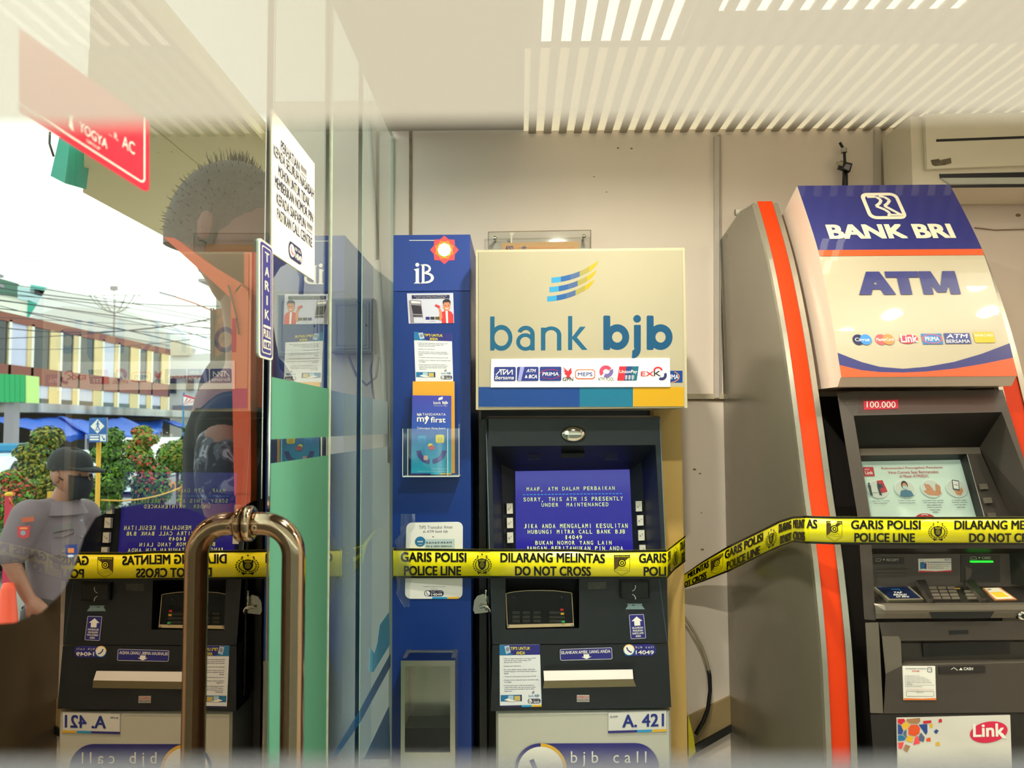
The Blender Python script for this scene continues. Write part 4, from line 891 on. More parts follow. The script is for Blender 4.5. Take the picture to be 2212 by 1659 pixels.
# pipe stub on the wall
b = MB(); c_ = W(1596, 459, 2.33); b.tube([(c_.x-.012, 2.33, c_.z), (c_.x+.10, 2.33, c_.z-.004)], .0105, m_white, 14, caps=False); b.tube([(c_.x-.012, 2.33, c_.z), (c_.x+.09, 2.33, c_.z-.004)], .008, m_joint, 12)
tag(b.build('pipe_stub'), 'short white pipe stub poking out behind the grey booth panel', 'pipe')

# ------------------------------------------------------------------ light box
SX = .713
sp = prof([(1722, 402), (1768, 545), (1797, 690), (1817, 815)], SX)
sp = fine(sp); SF = Profile(sp)
xr = SF(2048, 392).x
xr = .5*(xr+SF(2195, 806).x)
m_bface = mat('bri_face', '#b9ad95', .35, var=.04, scale=5, coat=1); m_bblue = mat('bri_blue', '#26296f', .4, coat=.6); m_bor = mat('bri_orange', '#e2501c', .4, coat=.6); m_pinkw = mat('bri_side', '#d6bfae', .3)
ls = thing('bank_sign', 'leaning light box sign reading BANK BRI ATM above the right cash machine', 'sign', (.9, 1.95, 1.6))
b = MB(); poly = [(SX, y+.003, z) for y, z in sp]+[(SX, sp[-1][0]+.02, sp[-1][1]-.02), (SX, 1.95, sp[-1][1]-.02), (SX, 2.20, sp[0][1]-.10)]
b.prism(poly, (xr-SX, 0, 0), m_pinkw); b.build('box', ls)
p = Print(SF, 0)
fr = [(1722, 402), (2048, 392)]
def L_(y):                                    # left and right edge of the face at pixel row y
    z_ = None
    a = min(range(0, 200), key=lambda k: abs(SF_edge(SX, k/199)[1]-y)); q = SF_edge(SX, a/199); r_ = SF_edge(xr, a/199)
    return q, r_
def project(v):
    d = CAM_R.transposed() @ (Vector(v)-EYE); return (CX+F_PX*d.x/-d.z, CY-F_PX*d.y/-d.z)
# the face print is laid out in its own flat coordinates: u across 0..1, v down the arc 0..1
ln = [0]
for a, c2 in zip(sp, sp[1:]): ln.append(ln[-1]+math.dist(a, c2))
TOT = ln[-1]
def face_map(u, v, off=0):
    s_ = max(0, min(1, v))*TOT
    for i in range(len(sp)-1):
        if s_ <= ln[i+1] or i == len(sp)-2: break
    k = (s_-ln[i])/(ln[i+1]-ln[i]); y = sp[i][0]+(sp[i+1][0]-sp[i][0])*k; z = sp[i][1]+(sp[i+1][1]-sp[i][1])*k
    n = Vector((0, -(sp[i][1]-sp[i+1][1]), -(sp[i+1][0]-sp[i][0])*-1)); n = Vector((0, -abs(sp[i+1][1]-sp[i][1]), (sp[i][0]-sp[i+1][0]))).normalized()
    return Vector((SX+(xr-SX)*u, y, z))+n*off
def rows(p, u0, v0, u1, v1, m, lev, n=10):    # rectangle that follows the curve
    for i in range(n): a, c2 = v0+(v1-v0)*i/n, v0+(v1-v0)*(i+1)/n; p.poly([(u0, a), (u1, a), (u1, c2), (u0, c2)], m, lev)
def v_of(px, py):
    best = min(range(401), key=lambda k: abs(project(face_map((px-1722)/326 if False else .5, k/400))[1]-py)); return best/400
def uv(px, py):
    """face coordinates of a point seen in the photograph"""
    h = SF(px, py); u = (h.x-SX)/(xr-SX)
    k = min(range(801), key=lambda k: (face_map(u, k/800)-h).length); return u, k/800
p = Print(face_map, 1); rows(p, 0, 0, 1, 1, m_bface, 0, 15); fc = p.build('face', ls)
p = Print(face_map, 2)
v1 = uv(1900, 540)[1]; v2 = uv(1900, 553)[1]
rows(p, 0, 0, 1, v1, m_bblue, 1, 8); p.cut('blue_field', fc); rows(p, 0, v1, 1, v2, m_bor, 1, 1); p.cut('orange_stripe', fc)
# waves
uu = [i/24 for i in range(25)]
bt = [uv(*q) for q in ((1815, 762), (1860, 782), (1900, 793), (1950, 797), (2000, 793), (2060, 782), (2120, 765), (2178, 742))]
wt = [uv(*q) for q in ((1818, 789), (1860, 800), (1900, 804), (1950, 805), (2000, 803), (2060, 797), (2120, 787), (2184, 773))]
bt[0] = (0, bt[0][1]); bt[-1] = (1, bt[-1][1]); wt[0] = (0, wt[0][1]); wt[-1] = (1, wt[-1][1])
for a, c2, d, e_ in zip(bt, bt[1:], wt, wt[1:]): p.poly([a, c2, e_, d], m_bblue, 1)
p.cut('blue_wave', fc)
for d, e_ in zip(wt, wt[1:]): p.poly([d, e_, (e_[0], 1), (d[0], 1)], m_bor, 1)
p.cut('orange_wave', fc)
# lettering
p = Print(face_map, 5)
def q4(*pts): 
    a = [uv(*q) for q in pts]; return a
def tbox(txt, x0, y0, x1, y1, m, bold, slant=0):
    a = uv(x0, y1)[0]; b2 = uv(x1, y1)[0]; va = uv((x0+x1)/2, y0)[1]; vb = uv((x0+x1)/2, y1)[1]
    P2 = Print(lambda u, v, off: face_map(u/100*A_, v/100*A_, off)); 
    return a, va, b2, vb
ASP = (xr-SX)/TOT                                # one u unit in v units
class FM:                                        # isotropic coordinates: hundredths of the face width
    def __call__(s, u, v, off=0): return face_map(u/100, v/100*ASP, off)
p = Print(FM(), 5)
def atm_letters():
    q0, q1 = iso(1868, 587), iso(2075, 636); X0, Y0, Y1 = iso(1855, 637)[0], iso(1960, 587)[1], iso(1960, 637)[1]; X1 = q1[0]; W_ = X1-X0; H_ = Y1-Y0
    def trap(ox, w, a0, a1, ya, b0, b1, yb, lev, n=8):
        for k in range(n):
            s_, e_ = k/n, (k+1)/n; P_ = lambda t, l: X0+W_*(ox+w*((a0, a1)[l]*(1-t)+(b0, b1)[l]*t)); Yv = lambda t: Y0+H_*(ya+(yb-ya)*t)
            p.poly([(P_(s_, 0), Yv(s_)), (P_(s_, 1), Yv(s_)), (P_(e_, 1), Yv(e_)), (P_(e_, 0), Yv(e_))], m_bblue, lev)
    trap(0, .365, .32, .62, 0, 0, .33, 1, 0); trap(0, .365, .38, .68, 0, .67, 1, 1, .15); trap(0, .365, .25, .75, .56, .18, .82, .78, .3)
    trap(.30, .33, 0, 1, 0, 0, 1, .27, 0); trap(.30, .33, .33, .68, .25, .33, .68, 1, .15)
    trap(.635, .365, 0, .27, 0, 0, .27, 1, 0); trap(.635, .365, .73, 1, 0, .73, 1, 1, 0); trap(.635, .365, .03, .34, 0, .38, .56, .92, .15); trap(.635, .365, .66, .97, 0, .44, .62, .92, .3)
def iso(px, py): u, v = uv(px, py); return u*100, v*100/ASP
def put(txt, x0, y0, x1, y1, m, bold=0, slant=0, lev=0):
    a, b2 = iso(x0, y1), iso(x1, (y0+y1)/2); c2 = iso(x0, y0); p.text(txt, a[0], c2[1], iso(x1, y1)[0], a[1], m, lev, bold, slant)
m_bcream = mat('bri_cream', '#ded3bb', .2)
put('BANK BRI', 1792, 486, 2066, 517, m_bcream, .075); p.cut('lettering', fc); atm_letters()
p.cut('lettering', fc)
# emblem: rounded square with two twin strokes
a = iso(1856, 418); b2 = iso(1958, 474); x0, y0 = a[0], a[1]; x1 = iso(1958, 474)[0]; y1 = b2[1]; x0 = iso(1867, 474)[0]
x0, x1 = iso(1860, 430)[0], iso(1956, 462)[0]; w_ = x1-x0; hh = y1-y0
def E(u, v): return (x0+u*w_, y0+v*hh)
p.rrect(x0, y0, x1, y1, w_*.2, m_bcream, 0); 
qx = lambda u: x0+u*w_
p.rrect(qx(.10), y0+.11*hh, qx(.90), y1-.11*hh, w_*.13, m_bblue, 1)
p.line([E(.16, .16), E(.40, .16), E(.50, .28), E(.44, .40), E(.30, .52), E(.50, .66), E(.58, .78), E(.52, .92)], w_*.085, m_bcream, 2)
p.line([E(.48, .14), E(.62, .18), E(.72, .30), E(.64, .42), E(.52, .52), E(.88, .88)], w_*.085, m_bcream, 3)
p.line([E(.55, .86), E(.88, .86)], w_*.07, m_bcream, 4)
p.cut('emblem', fc)
def iso_r(x0, y0, x1, y1): a = iso(x0, y1); b2 = iso(x1, y1); c2 = iso((x0+x1)/2, y0); d = iso((x0+x1)/2, y1); return a[0], c2[1], b2[0], d[1]
q = iso_r(1843, 723, 1884, 746); cy_ = (q[1]+q[3])/2; r_ = (q[3]-q[1])/2
p.ell(q[0]+r_, cy_, r_, r_, m_navy, 0); p.ell(q[2]-r_, cy_, r_, r_, mat('print_azure', '#1f7fd0', .4), 1); p.text('Cirrus', q[0]+1.3, cy_-1.1, q[2]-1.3, cy_+1.1, m_pw, 2, .02)
p.cut('card_logo', fc); q = iso_r(1892, 723, 1933, 746); p.ell(q[0]+r_, cy_, r_, r_, m_coral, 0); p.ell(q[2]-r_, cy_, r_, r_, m_or, 1); p.text('MasterCard', q[0]+.5, cy_-1, q[2]-.5, cy_+1, m_pw, 2, .02)
p.cut('card_logo', fc); q = iso_r(1943, 723, 1985, 744); p.ell((q[0]+q[2])/2, (q[1]+q[3])/2, (q[2]-q[0])/2, (q[3]-q[1])/2*.9, mat('link_red', '#d8204a', .4), 0, rot=-.12); p.text('Link', q[0]+1, q[1], q[2]-.6, q[3]-1, m_pw, 2, .03)
p.cut('card_logo', fc); q = iso_r(1993, 721, 2037, 744); p.poly([(q[0], q[1]), (q[2], q[1]), (q[2], q[3]), (q[0], q[3])], mat('print_primablue', '#1b6fb4', .4), 0); p.text('PRIMA', q[0]+1.8, q[1]+2, q[2]-1.8, q[3]-2, m_pw, 1, .02); p.arc((q[0]+q[2])/2, (q[1]+q[3])/2, 5.2, 5.9, 0, 360, m_coral, 1, 24, .5)
p.cut('card_logo', fc); q = iso_r(2042, 720, 2098, 743); p.poly([(q[0], q[1]), (q[2], q[1]), (q[2], q[3]), (q[0], q[3])], m_cn, 0); p.text('ATM', q[0]+1.5, q[1]+.6, q[2]-1.5, q[1]+3.2, m_pw, 1, .03, .3); p.text('BERSAMA', q[0]+.6, q[3]-2.6, q[2]-.6, q[3]-.5, m_pw, 1, .01)
p.cut('card_logo', fc); q = iso_r(2106, 718, 2150, 741); p.rrect(q[0], q[1], q[2], q[3], 1, m_gold, 0); p.text('BANKCARD', q[0]+.6, q[1]+1.2, q[2]-.6, q[1]+2.8, m_pw, 1)
p.cut('card_logo', fc)

# ------------------------------------------------------------------ right machine
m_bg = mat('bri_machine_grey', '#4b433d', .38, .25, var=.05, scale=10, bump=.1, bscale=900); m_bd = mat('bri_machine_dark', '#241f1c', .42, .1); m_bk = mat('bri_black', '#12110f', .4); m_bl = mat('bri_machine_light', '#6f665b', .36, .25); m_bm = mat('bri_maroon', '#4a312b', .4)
cm = thing('cash_machine', 'grey cash machine with a pale health notice screen in the orange booth', 'cash machine', (.92, 1.9, 0))
MX = .725
mp = prof([(1808, 850), (1852, 1112), (1867, 1337), (1880, 1540), (1889, 1659)], MX)
mp = mp+[(mp[-1][0], 0)]
G = Profile(mp)
class Deep:
    """the machine's front profile pushed back by d metres"""
    def __init__(s, d): s.q = Profile([(y+d, z) for y, z in mp])
    def __call__(s, px, py, off=0): return s.q(px, py, off)
G1, G2, G3 = Deep(.10), Deep(.13), Deep(.05)
b = MB(); b.prism([(MX+.002, y+.17, z) for y, z in mp]+[(MX+.002, 2.36, 0), (MX+.002, 2.36, mp[0][1]-.03)], (1.112-MX, 0, 0), m_bd); b.build('carcass', cm)
b = MB(); 
b.face([G(1808, 850), G(1838, 862), G(1880, 1118), G(1853, 1118)], m_bg)                     # left cheek front
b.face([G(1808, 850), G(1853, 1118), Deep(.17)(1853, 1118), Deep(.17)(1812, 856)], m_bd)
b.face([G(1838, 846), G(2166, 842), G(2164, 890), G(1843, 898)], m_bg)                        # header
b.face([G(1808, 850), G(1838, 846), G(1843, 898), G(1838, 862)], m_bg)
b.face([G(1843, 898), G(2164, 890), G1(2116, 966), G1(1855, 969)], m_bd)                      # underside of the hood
b.face([G(1838, 862), G(1843, 898), G1(1855, 969), G1(1882, 1118), G(1880, 1118)], m_bg)      # inner left slope
b.face([G(2166, 842), G(2250, 1118), G1(2182, 1118), G1(2116, 966), G(2164, 890)], m_bg)      # right cheek, sloping inwards
b.face([G1(1855, 969), G1(2116, 966), G1(2120, 980), G1(1858, 984)], m_bl)                    # upper bezel bar
b.face([G1(1858, 984), G1(2088, 980), G2(2074, 993), G2(1858, 997)], m_bd)
b.face([G1(2088, 980), G1(2120, 980), G1(2182, 1118), G1(2125, 1118)], m_bg); b.face([G1(2088, 980), G1(2125, 1118), G2(2109, 1118), G2(2074, 993)], m_bd)
b.build('hood', cm)
p = Print(G, 1); p.poly([(1853, 858), (2148, 853), (2150, 888), (1855, 893)], m_bm, 0); ms = p.build('maroon_strip', cm)
p = Print(G, 2); p.slab([(1865, 867), (1939, 864), (1940, 883), (1866, 886)], mat('label_red', '#cf1238', .35), .0006); a = p.build('amount_label', cm)
p = Print(G, 7); p.text('100.000', 1871, 868, 1933.5, 881.5, m_pw, 0, .012); p.build('lettering', a)
# screen
m_scr2 = mat('screen_mint', '#b9cdbf', .15, emit=.26)
p = Print(G2, -1); p.poly([(1856, 997), (2074, 993), (2110, 1118), (1876, 1118)], m_scr2); sc2 = p.build('screen', cm)
fr = ((1858, 997), (2074, 993), (2109, 1117), (1879, 1119)); p = Print(G2, 1).frame(*fr, 216, 122)
m_rt = mat('print_brick', '#b5303a', .5)
p.rrect(3, 12, 26, 32, 2, m_rt); p.text('ATM', 6, 16, 16, 19, m_pw); p.text('Link', 6, 21, 23, 28, m_pw, 1, .03)
p.text('Rekomendasi Pencegahan Penularan', 43, 13, 174, 19, m_rt, 0, .02); p.text('Virus Corona Saat Bertransaksi', 55, 21.5, 162, 27.5, m_rt, 0, .02); p.text('di Mesin ATM/EDC', 78, 30, 140, 36, m_rt, 0, .02)
m_rim = mat('disc_white', '#dfe6de', .5); m_disc = mat('disc_mint', '#c3cfc4', .5); m_dsk = mat('print_slate', '#2c3d48', .5); m_bsk = mat('print_tan', '#c08a66', .5)
for x in (27, 84, 139, 192): p.ell(x, 60, 22, 19.5, m_rim, 0); p.ell(x, 60, 20.5, 18, m_disc, 1)
p.poly([(27, 42), (40, 41), (46, 66), (33, 69)], m_rt, 2); p.poly([(29, 50), (37, 49), (39, 57), (32, 58)], m_dsk, 3)
for x in (10, 29): p.ell(x, 48, 2.2, 2.6, m_dsk, 3, 10); p.poly([(x-3, 51), (x+3, 51), (x+3, 62), (x+4, 74), (x-1, 73), (x-2, 62)], m_dsk, 3)
p.line([(15, 68), (25, 68)], .7, m_dsk, 3)
p.ell(84, 52, 7, 9, m_hair, 2, 16); p.ell(84, 54, 5, 6.5, m_bsk, 3, 14); p.rrect(79, 54, 89, 61, 2, mat('mask_mint', '#a8c9c4', .5), 4); p.poly([(70, 75), (74, 64), (84, 62), (95, 65), (99, 75), (90, 78), (78, 78)], mat('print_coat', '#44738a', .5), 3)
p.poly([(121, 66), (132, 60), (147, 66), (158, 70), (150, 76), (130, 74)], m_bsk, 2); p.poly([(126, 50), (136, 52), (142, 62), (136, 64), (127, 60)], m_bsk, 3); p.poly([(150, 50), (158, 56), (156, 70), (147, 66), (148, 56)], m_bsk, 3)
p.poly([(186, 42), (200, 45), (196, 66), (183, 63)], m_dsk, 3); p.poly([(187, 44), (198.5, 46.5), (195, 63), (185, 61)], m_rim, 4); p.line([(188, 53), (195, 54.5)], 1.2, m_rt, 5); p.poly([(184, 62), (196, 65), (202, 58), (204, 66), (196, 76), (188, 74)], m_bsk, 2)
for x, ls_ in ((27, ('1. Jaga jarak 1-2 meter', 'dari orang lain')), (82, ('2. Pakai masker jika', 'merasa kurang sehat')), (136, ('3. Gunakan hand sanitizer', 'atau cuci tangan dengan', 'sabun sebelum dan', 'setelah menyentuh', 'tombol mesin', 'ATM/EDC')), (190, ('4. Gunakan mobile', 'banking / internet', 'banking milik', 'bank anda'))):
    for i, t in enumerate(ls_): wd = len(t)*.88; p.text(t, x-wd, 84+i*5, x+wd, 87.2+i*5, m_dsk, 1, .015)
p.ell(112, 126, 21, 13, m_rt, 1); p.line([(105, 117), (112, 115), (119, 117)], 1.6, m_rim, 2); p.build('lettering', sc2)
for (x, y) in ((2113, 1046), (2122, 1076), (2131, 1108)):
    p = Print(G1, 0); p.slab([(x, y), (x+17, y-.5), (x+20, y+11), (x+3, y+12)], m_bl, .004); p.build('side_button', cm)
p = Print(G1, 2); p.line([(2089, 982), (2126, 1116)], 1.3, mat('edge_pale', '#b8b6ae', .3), 0); p.build('bezel_edge', cm)
# lower console: recessed panel with receipt and card slots
sh_a = G3(1886, 1268); sh_b = G(1895, 1306)
SHP = Plane(sh_a, (0, sh_b.z-sh_a.z, sh_a.y-sh_b.y))
b = MB()
b.face([G(1853, 1118), G(1880, 1118), G(1891, 1340), G(1867, 1338)], m_bg)
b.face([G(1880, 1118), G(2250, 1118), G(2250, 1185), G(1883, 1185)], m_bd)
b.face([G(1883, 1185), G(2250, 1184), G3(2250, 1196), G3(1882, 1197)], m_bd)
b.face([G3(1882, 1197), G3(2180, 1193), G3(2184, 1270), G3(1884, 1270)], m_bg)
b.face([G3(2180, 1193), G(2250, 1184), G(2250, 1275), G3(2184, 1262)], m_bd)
b.face([SHP(1884, 1268), SHP(2184, 1266), SHP(2270, 1266), SHP(2270, 1306), SHP(1890, 1307)], m_bd)     # keyboard shelf
b.build('console', cm)
b = MB(); rows_ = []
for py, of in ((1303, .0), (1306, .012), (1316, .016), (1324, .012), (1336, .002)): rows_.append([G(1888+(py-1303)*.1, py+.5, of*.2), G(1905, py, of), G(2090, py-1, of), G(2270, py-2, of)])
b.grid(rows_, m_bl, smooth=False); b.build('shelf_front', cm)
p = Print(G, 40); p.poly([(2000, 1320), (2140, 1318), (2130, 1333), (2005, 1334)], m_bk, 0); p.build('pull_recess', cm)
def label(px0, py0, px1, py1, name):
    p = Print(G3, 1); p.slab([(px0, py0), (px1, py0-.5), (px1+.8, py1-.5), (px0+.8, py1)], m_bd, .001); return p.build(name, cm)
m_pl = mat('print_pale', '#b9b3a4', .4)
a = label(1883, 1205, 1952, 1219, 'receipt_label'); p = Print(G3, 5); p.text('RECEIPT', 1914, 1206.5, 1941, 1212, m_pl, 0, .01); p.poly([(1906, 1207), (1911, 1207), (1908.5, 1211.5)], m_pl); p.outline([(1892, 1207), (1903, 1207), (1901, 1212), (1891, 1212)], .8, m_pl); p.build('lettering', a)
p = Print(G3, 0); p.slab([(1883, 1231), (1961, 1229), (1962, 1239), (1883, 1242)], m_bg, .006); a = p.build('receipt_slot', cm); p = Print(G3, 19); p.rect(1884, 1236, 1955, 1238, m_bk); p.build('slot_gap', a)
a = label(2075, 1199, 2159, 1258, 'card_unit'); p = Print(G3, 5)
p.text('CARD', 2120, 1202, 2139, 1207.5, m_pl, 0, .01); p.poly([(2112, 1203), (2117, 1203), (2114.5, 1207)], m_pl); p.outline([(2097, 1202.5), (2107, 1202.5), (2109, 1208), (2095, 1208)], .8, m_pl)
p.poly([(2082, 1221), (2100, 1228), (2155, 1221), (2156, 1250), (2085, 1256), (2098, 1246)], m_bk, 0); p.poly([(2083, 1222), (2099, 1229), (2097, 1245), (2086, 1254)], m_bg, 1); p.poly([(2101, 1236), (2125, 1234), (2125, 1231), (2138, 1231), (2138, 1237), (2101, 1241)], m_black, 2); p.build('lettering', a)
b = MB(); m_gl = mat('green_light', '#14e02a', .4, emit=2.2)
p = Print(G3, 0); p.slab(p.rr(2094, 1211, 2142, 1214.6, 1.4), m_gl, .006); p.build('green_light', cm)
p = Print(G3, 1); p.slab([(1983, 1207), (2054, 1206), (2055, 1235), (1984, 1236)], m_pw, .0006); a = p.build('notice_sticker', cm)
p = Print(G3, 5); p.text('bank', 1986, 1208.5, 1995, 1210.5, m_hair); p.text('BANK BRI', 2039, 1208, 2052, 1210.5, m_sb, bold=.02); p.text('TIPS AMAN BERTRANSAKSI DI ATM/CRM', 2002, 1213.5, 2053, 1216, m_sb, bold=.02)
for i, t in enumerate(('Menutup tangan saat memasukkan PIN', 'Jangan beritahu PIN kepada siapapun', 'Ubah PIN secara berkala')): p.text(t, 2008, 1218+i*3.8, 2052-(0, 2, 15)[i], 1220.3+i*3.8, m_ink); p.ell(2004.5, 1219.2+i*3.8, 1.3, 1.3, m_or, 0, 10)
p.poly([(1987, 1214), (1996, 1214), (1997, 1228), (1987, 1229)], m_teal); p.ell(1998.5, 1215, 1.4, 1.4, m_redp, 1, 10); p.poly([(1996.5, 1217), (2000.5, 1217), (2000, 1229), (1997, 1229)], m_sb, 1)
p.poly([(1984, 1232.5), (2020, 1234), (2055, 1231.5), (2055, 1235), (1984, 1236)], m_redp, 1); p.build('lettering', a)
# shelf top with reader pad, keypad and card tray: a plane falling gently towards the viewer
m_navyp = mat('pad_navy', '#16213f', .25)
p = Print(SHP, 2); p.slab([(1886, 1273), (1963, 1272), (1994, 1300), (1918, 1302)], mat('pad_frame', '#a99f84', .3, .5), .006); pd = p.build('reader_pad', cm)
p = Print(SHP, 20); p.poly([(1890, 1273.5), (1958, 1272.5), (1988, 1298), (1921, 1299)], m_navyp, 0); p.text('TAP', 1929, 1284, 1947, 1287.6, m_pw, 1, .06); p.text('BRIZZI', 1929, 1289, 1957, 1292.3, m_pw, 1, .06); p.text('DI SINI', 1935, 1293.3, 1962, 1296.4, m_pw, 1, .06); p.line([(1924, 1279), (1941, 1279), (1944, 1282.5)], .8, m_cy, 1); p.build('lettering', pd)
p = Print(SHP, 2); p.slab([(1977, 1264), (1996, 1261), (2014, 1303), (2005, 1304)], m_bd, .012, side=m_bl); p.build('divider', cm)
p = Print(SHP, 2); p.slab([(2080, 1262), (2098, 1259), (2130, 1302), (2118, 1303)], m_bd, .012, side=m_bl); p.build('divider', cm)
kp = None
for r_, y in enumerate((1271, 1278.5, 1286, 1293)):
    for c3 in range(4):
        x = 2004+r_*3.2+c3*20+(14 if c3 == 3 else 0); p = Print(SHP, 3); w_ = 17 if c3 < 3 else 20
        p.slab([(x, y), (x+w_, y-.3), (x+w_+2.4, y+5.2), (x+2.4, y+5.5)], m_bl if (r_, c3) != (0, 3) else m_bd, .004); p.build('key', cm)
p = Print(SHP, 20); p.text('CANCEL', 2061, 1275.6, 2073, 1278, m_gold, 0, .04); p.build('key_mark', cm)
p = Print(SHP, 2); p.slab([(2122, 1273), (2160, 1272), (2196, 1298), (2150, 1299)], mat('tray_orange', '#c98a5a', .35), .003); tr_ = p.build('card_tray', cm)
p = Print(SHP, 12); p.poly([(2126, 1274), (2156, 1273), (2188, 1296), (2152, 1297.5)], m_cream, 0); p.poly([(2137, 1283), (2163, 1282), (2180, 1293), (2152, 1294)], m_gold, 1); p.ell(2136, 1277, 5, 1.6, m_grey, 1, 10); p.build('tray_print', tr_)
c_ = G(2200, 1327); b = MB(); b.lathe((c_.x, c_.y-.014, c_.z), [(0, -.002), (.008, -.001), (.0095, .002), (.0095, .016)], m_steel, 18, 'Y'); b.lathe((c_.x, c_.y-.0165, c_.z), [(0, 0), (.005, 0)], m_bk, 14, 'Y'); b.build('lock', cm)
# cash unit
GC = Deep(.0); b = MB()
b.face([G(1869, 1345), G(1898, 1344), G(1908, 1541), G(1880, 1540)], m_bl)
b.face([G(1869, 1345), G(1880, 1540), Deep(.10)(1876, 1540), Deep(.10)(1866, 1348)], m_bd)
b.face([G(1898, 1344, .002), G(2270, 1340, .002), G(2270, 1381, .002), G(1945, 1384, .002), G(1940, 1374, .002), G(1904, 1374, .002)], m_bg)
b.face([G(1904, 1374, .002), G(1940, 1374, .002), G(1945, 1384, .002), G(1948, 1455, .002), G(1912, 1455, .002)], m_bl)
b.face([G(1912, 1455, .002), G(1948, 1437, .002), G(2270, 1430, .002), G(2270, 1538, .002), G(1908, 1541, .002)], m_bg)
D5 = Deep(.03)
b.face([G(1945, 1384, .002), G(2270, 1381, .002), D5(2270, 1386), D5(1946, 1390)], m_bd); b.face([D5(1946, 1390), D5(2270, 1386), D5(2270, 1422), D5(1948, 1428)], m_bg); b.face([D5(1948, 1428), D5(2270, 1422), G(2270, 1430, .002), G(1948, 1437, .002)], m_bl)
b.build('cash_unit', cm)
p = Print(D5, 1); p.slab([(1991, 1389), (2178, 1384), (2180, 1412), (1993, 1418)], m_bd, .004); a = p.build('cash_slot', cm); p = Print(D5, 14); p.poly([(2001, 1391), (2169, 1386), (2170, 1409), (2003, 1415)], m_bk); p.build('slot_gap', a)
p = Print(G, 8); p.poly([(2048, 1361.5), (2090, 1360), (2090.5, 1369), (2048.5, 1370.5)], m_bk, 0); p.build('sensor_window', cm)
p = Print(G, 9); p.slab([(2026, 1440), (2125, 1437), (2126, 1452), (2027, 1455)], m_bd, .0008); a = p.build('cash_label', cm); p = Print(G, 13); p.text('CASH', 2079, 1440.5, 2099, 1446.5, m_pw, 0, .03); p.poly([(2073, 1441), (2077, 1446.5), (2069, 1446.5)], m_pw); p.line([(2052, 1445), (2058, 1441), (2066, 1447)], 1.2, m_pw); p.build('lettering', a)
p = Print(G, 9); fr = ((1948, 1438), (2018, 1438), (2020, 1511), (1950, 1511)); p.frame(*fr, 70, 73); p.slab([(0, 0), (70, 0), (70, 73), (0, 73)], m_pw, .0008); a = p.build('security_sticker', cm)
p = Print(G, 13).frame(*fr, 70, 73); p.text('TIPS KEAMANAN TRANSAKSI DI', 5, 4, 50, 6.5, m_ink, bold=.02); p.text('ATM BRI', 19, 9, 35, 12, m_redp, bold=.03); p.outline(p.rr(53, 3, 62, 12.5, 1.5), 1.1, m_navy); p.ell(56, 7, .7, .9, m_navy, 0, 8); p.ell(59.5, 7, .7, .9, m_navy, 0, 8)
for i, wd in enumerate((28, 38, 44, 50, 50, 54, 12, 60, 33)): p.text(('Amati lingkungan mesin ATM', 'Pastikan PIN tidak diketahui orang', 'Tutup tangan saat memasukkan PIN anda', 'Simpan struk transaksi dengan baik ya', 'Jangan menerima bantuan orang asing ya', 'Pastikan kartu kembali setelah transaksi', 'selesai', 'Hubungi kontak resmi bank bila kartu tertelan', 'Ganti PIN secara berkala')[i], 7, 19.5+2.9*i, 7+wd, 21.5+2.9*i, m_ink); p.rect(4, 20+2.9*i, 5, 21.2+2.9*i, m_ink)
p.text('bank ATM jaringan bersama link prima', 6, 49, 65, 51, m_redp); p.outline(p.rr(6, 54, 65, 65, 1.5), .6, m_hair); p.text('TERMINAL ID', 27, 55.5, 42, 57.5, m_ink); p.poly([(0, 69), (40, 70), (70, 68.5), (70, 73), (0, 73)], m_or, 0); p.build('lettering', a)
# base with the Link board
b = MB(); b.face([G(1880, 1543), G(2270, 1540), G(2280, 1700), G(1892, 1700)], m_bd); b.face([G(1892, 1700), G(2280, 1700), (1.10, mp[-1][0], 0), (MX, mp[-1][0], 0)], m_bd); b.build('base', cm)
fr = ((1936, 1550), (2180, 1544), (2184, 1660), (1938, 1662)); p = Print(G, 1).frame(*fr, 250, 118); p.slab([(0, 0), (250, 0), (250, 118), (0, 118)], mat('board_white', '#d8d3ca', .35), .003); a = p.build('link_board', cm)
p = Print(G, 12).frame(*fr, 250, 118); m_mb = mat('mosaic_blue', '#28458f', .4); m_ms = mat('mosaic_slate', '#53637f', .4); m_mt = mat('mosaic_tan', '#a5794f', .4)
for pts, m in ((((1, 2), (15, 2), (18, 7), (8, 15), (1, 11)), m_redp), (((21, 3), (50, 1), (51, 8), (45, 14), (28, 13), (20, 7)), m_mt), (((9, 16), (19, 9), (28, 14), (22, 24), (14, 28)), m_gold), (((1, 13), (8, 17), (13, 29), (10, 37), (1, 37)), m_mb), (((12, 38), (14, 31), (20, 27), (20, 45)), m_ms), (((24, 24), (30, 16), (44, 16), (50, 24), (48, 36), (38, 42), (24, 38)), m_bor), (((47, 16), (66, 15), (66, 34), (62, 39)), m_mb), (((57, 8), (75, 7), (75, 13), (57, 14)), m_redp), (((1, 39), (10, 39), (18, 45), (15, 51), (1, 52)), m_teal), (((22, 40), (36, 44), (31, 56), (18, 51)), m_gold), (((39, 44), (45, 41), (49, 58), (34, 62)), m_coral), (((47, 42), (52, 34), (60, 45), (57, 55), (47, 52)), m_ms), (((1, 56), (14, 55), (9, 70), (2, 70)), m_coral), (((17, 60), (28, 64), (20, 78), (12, 72)), m_mt), (((92, 5), (98, 4), (99, 11), (91, 13)), m_redp), (((70, 16), (79, 15), (77, 23), (73, 24)), m_gold), (((80, 32), (86, 27), (91, 31), (85, 38)), m_mb), (((63, 48), (72, 45), (73, 54), (63, 54)), m_bor), (((84, 57), (92, 56), (93, 63), (83, 64)), m_gold)): p.poly(pts, m)
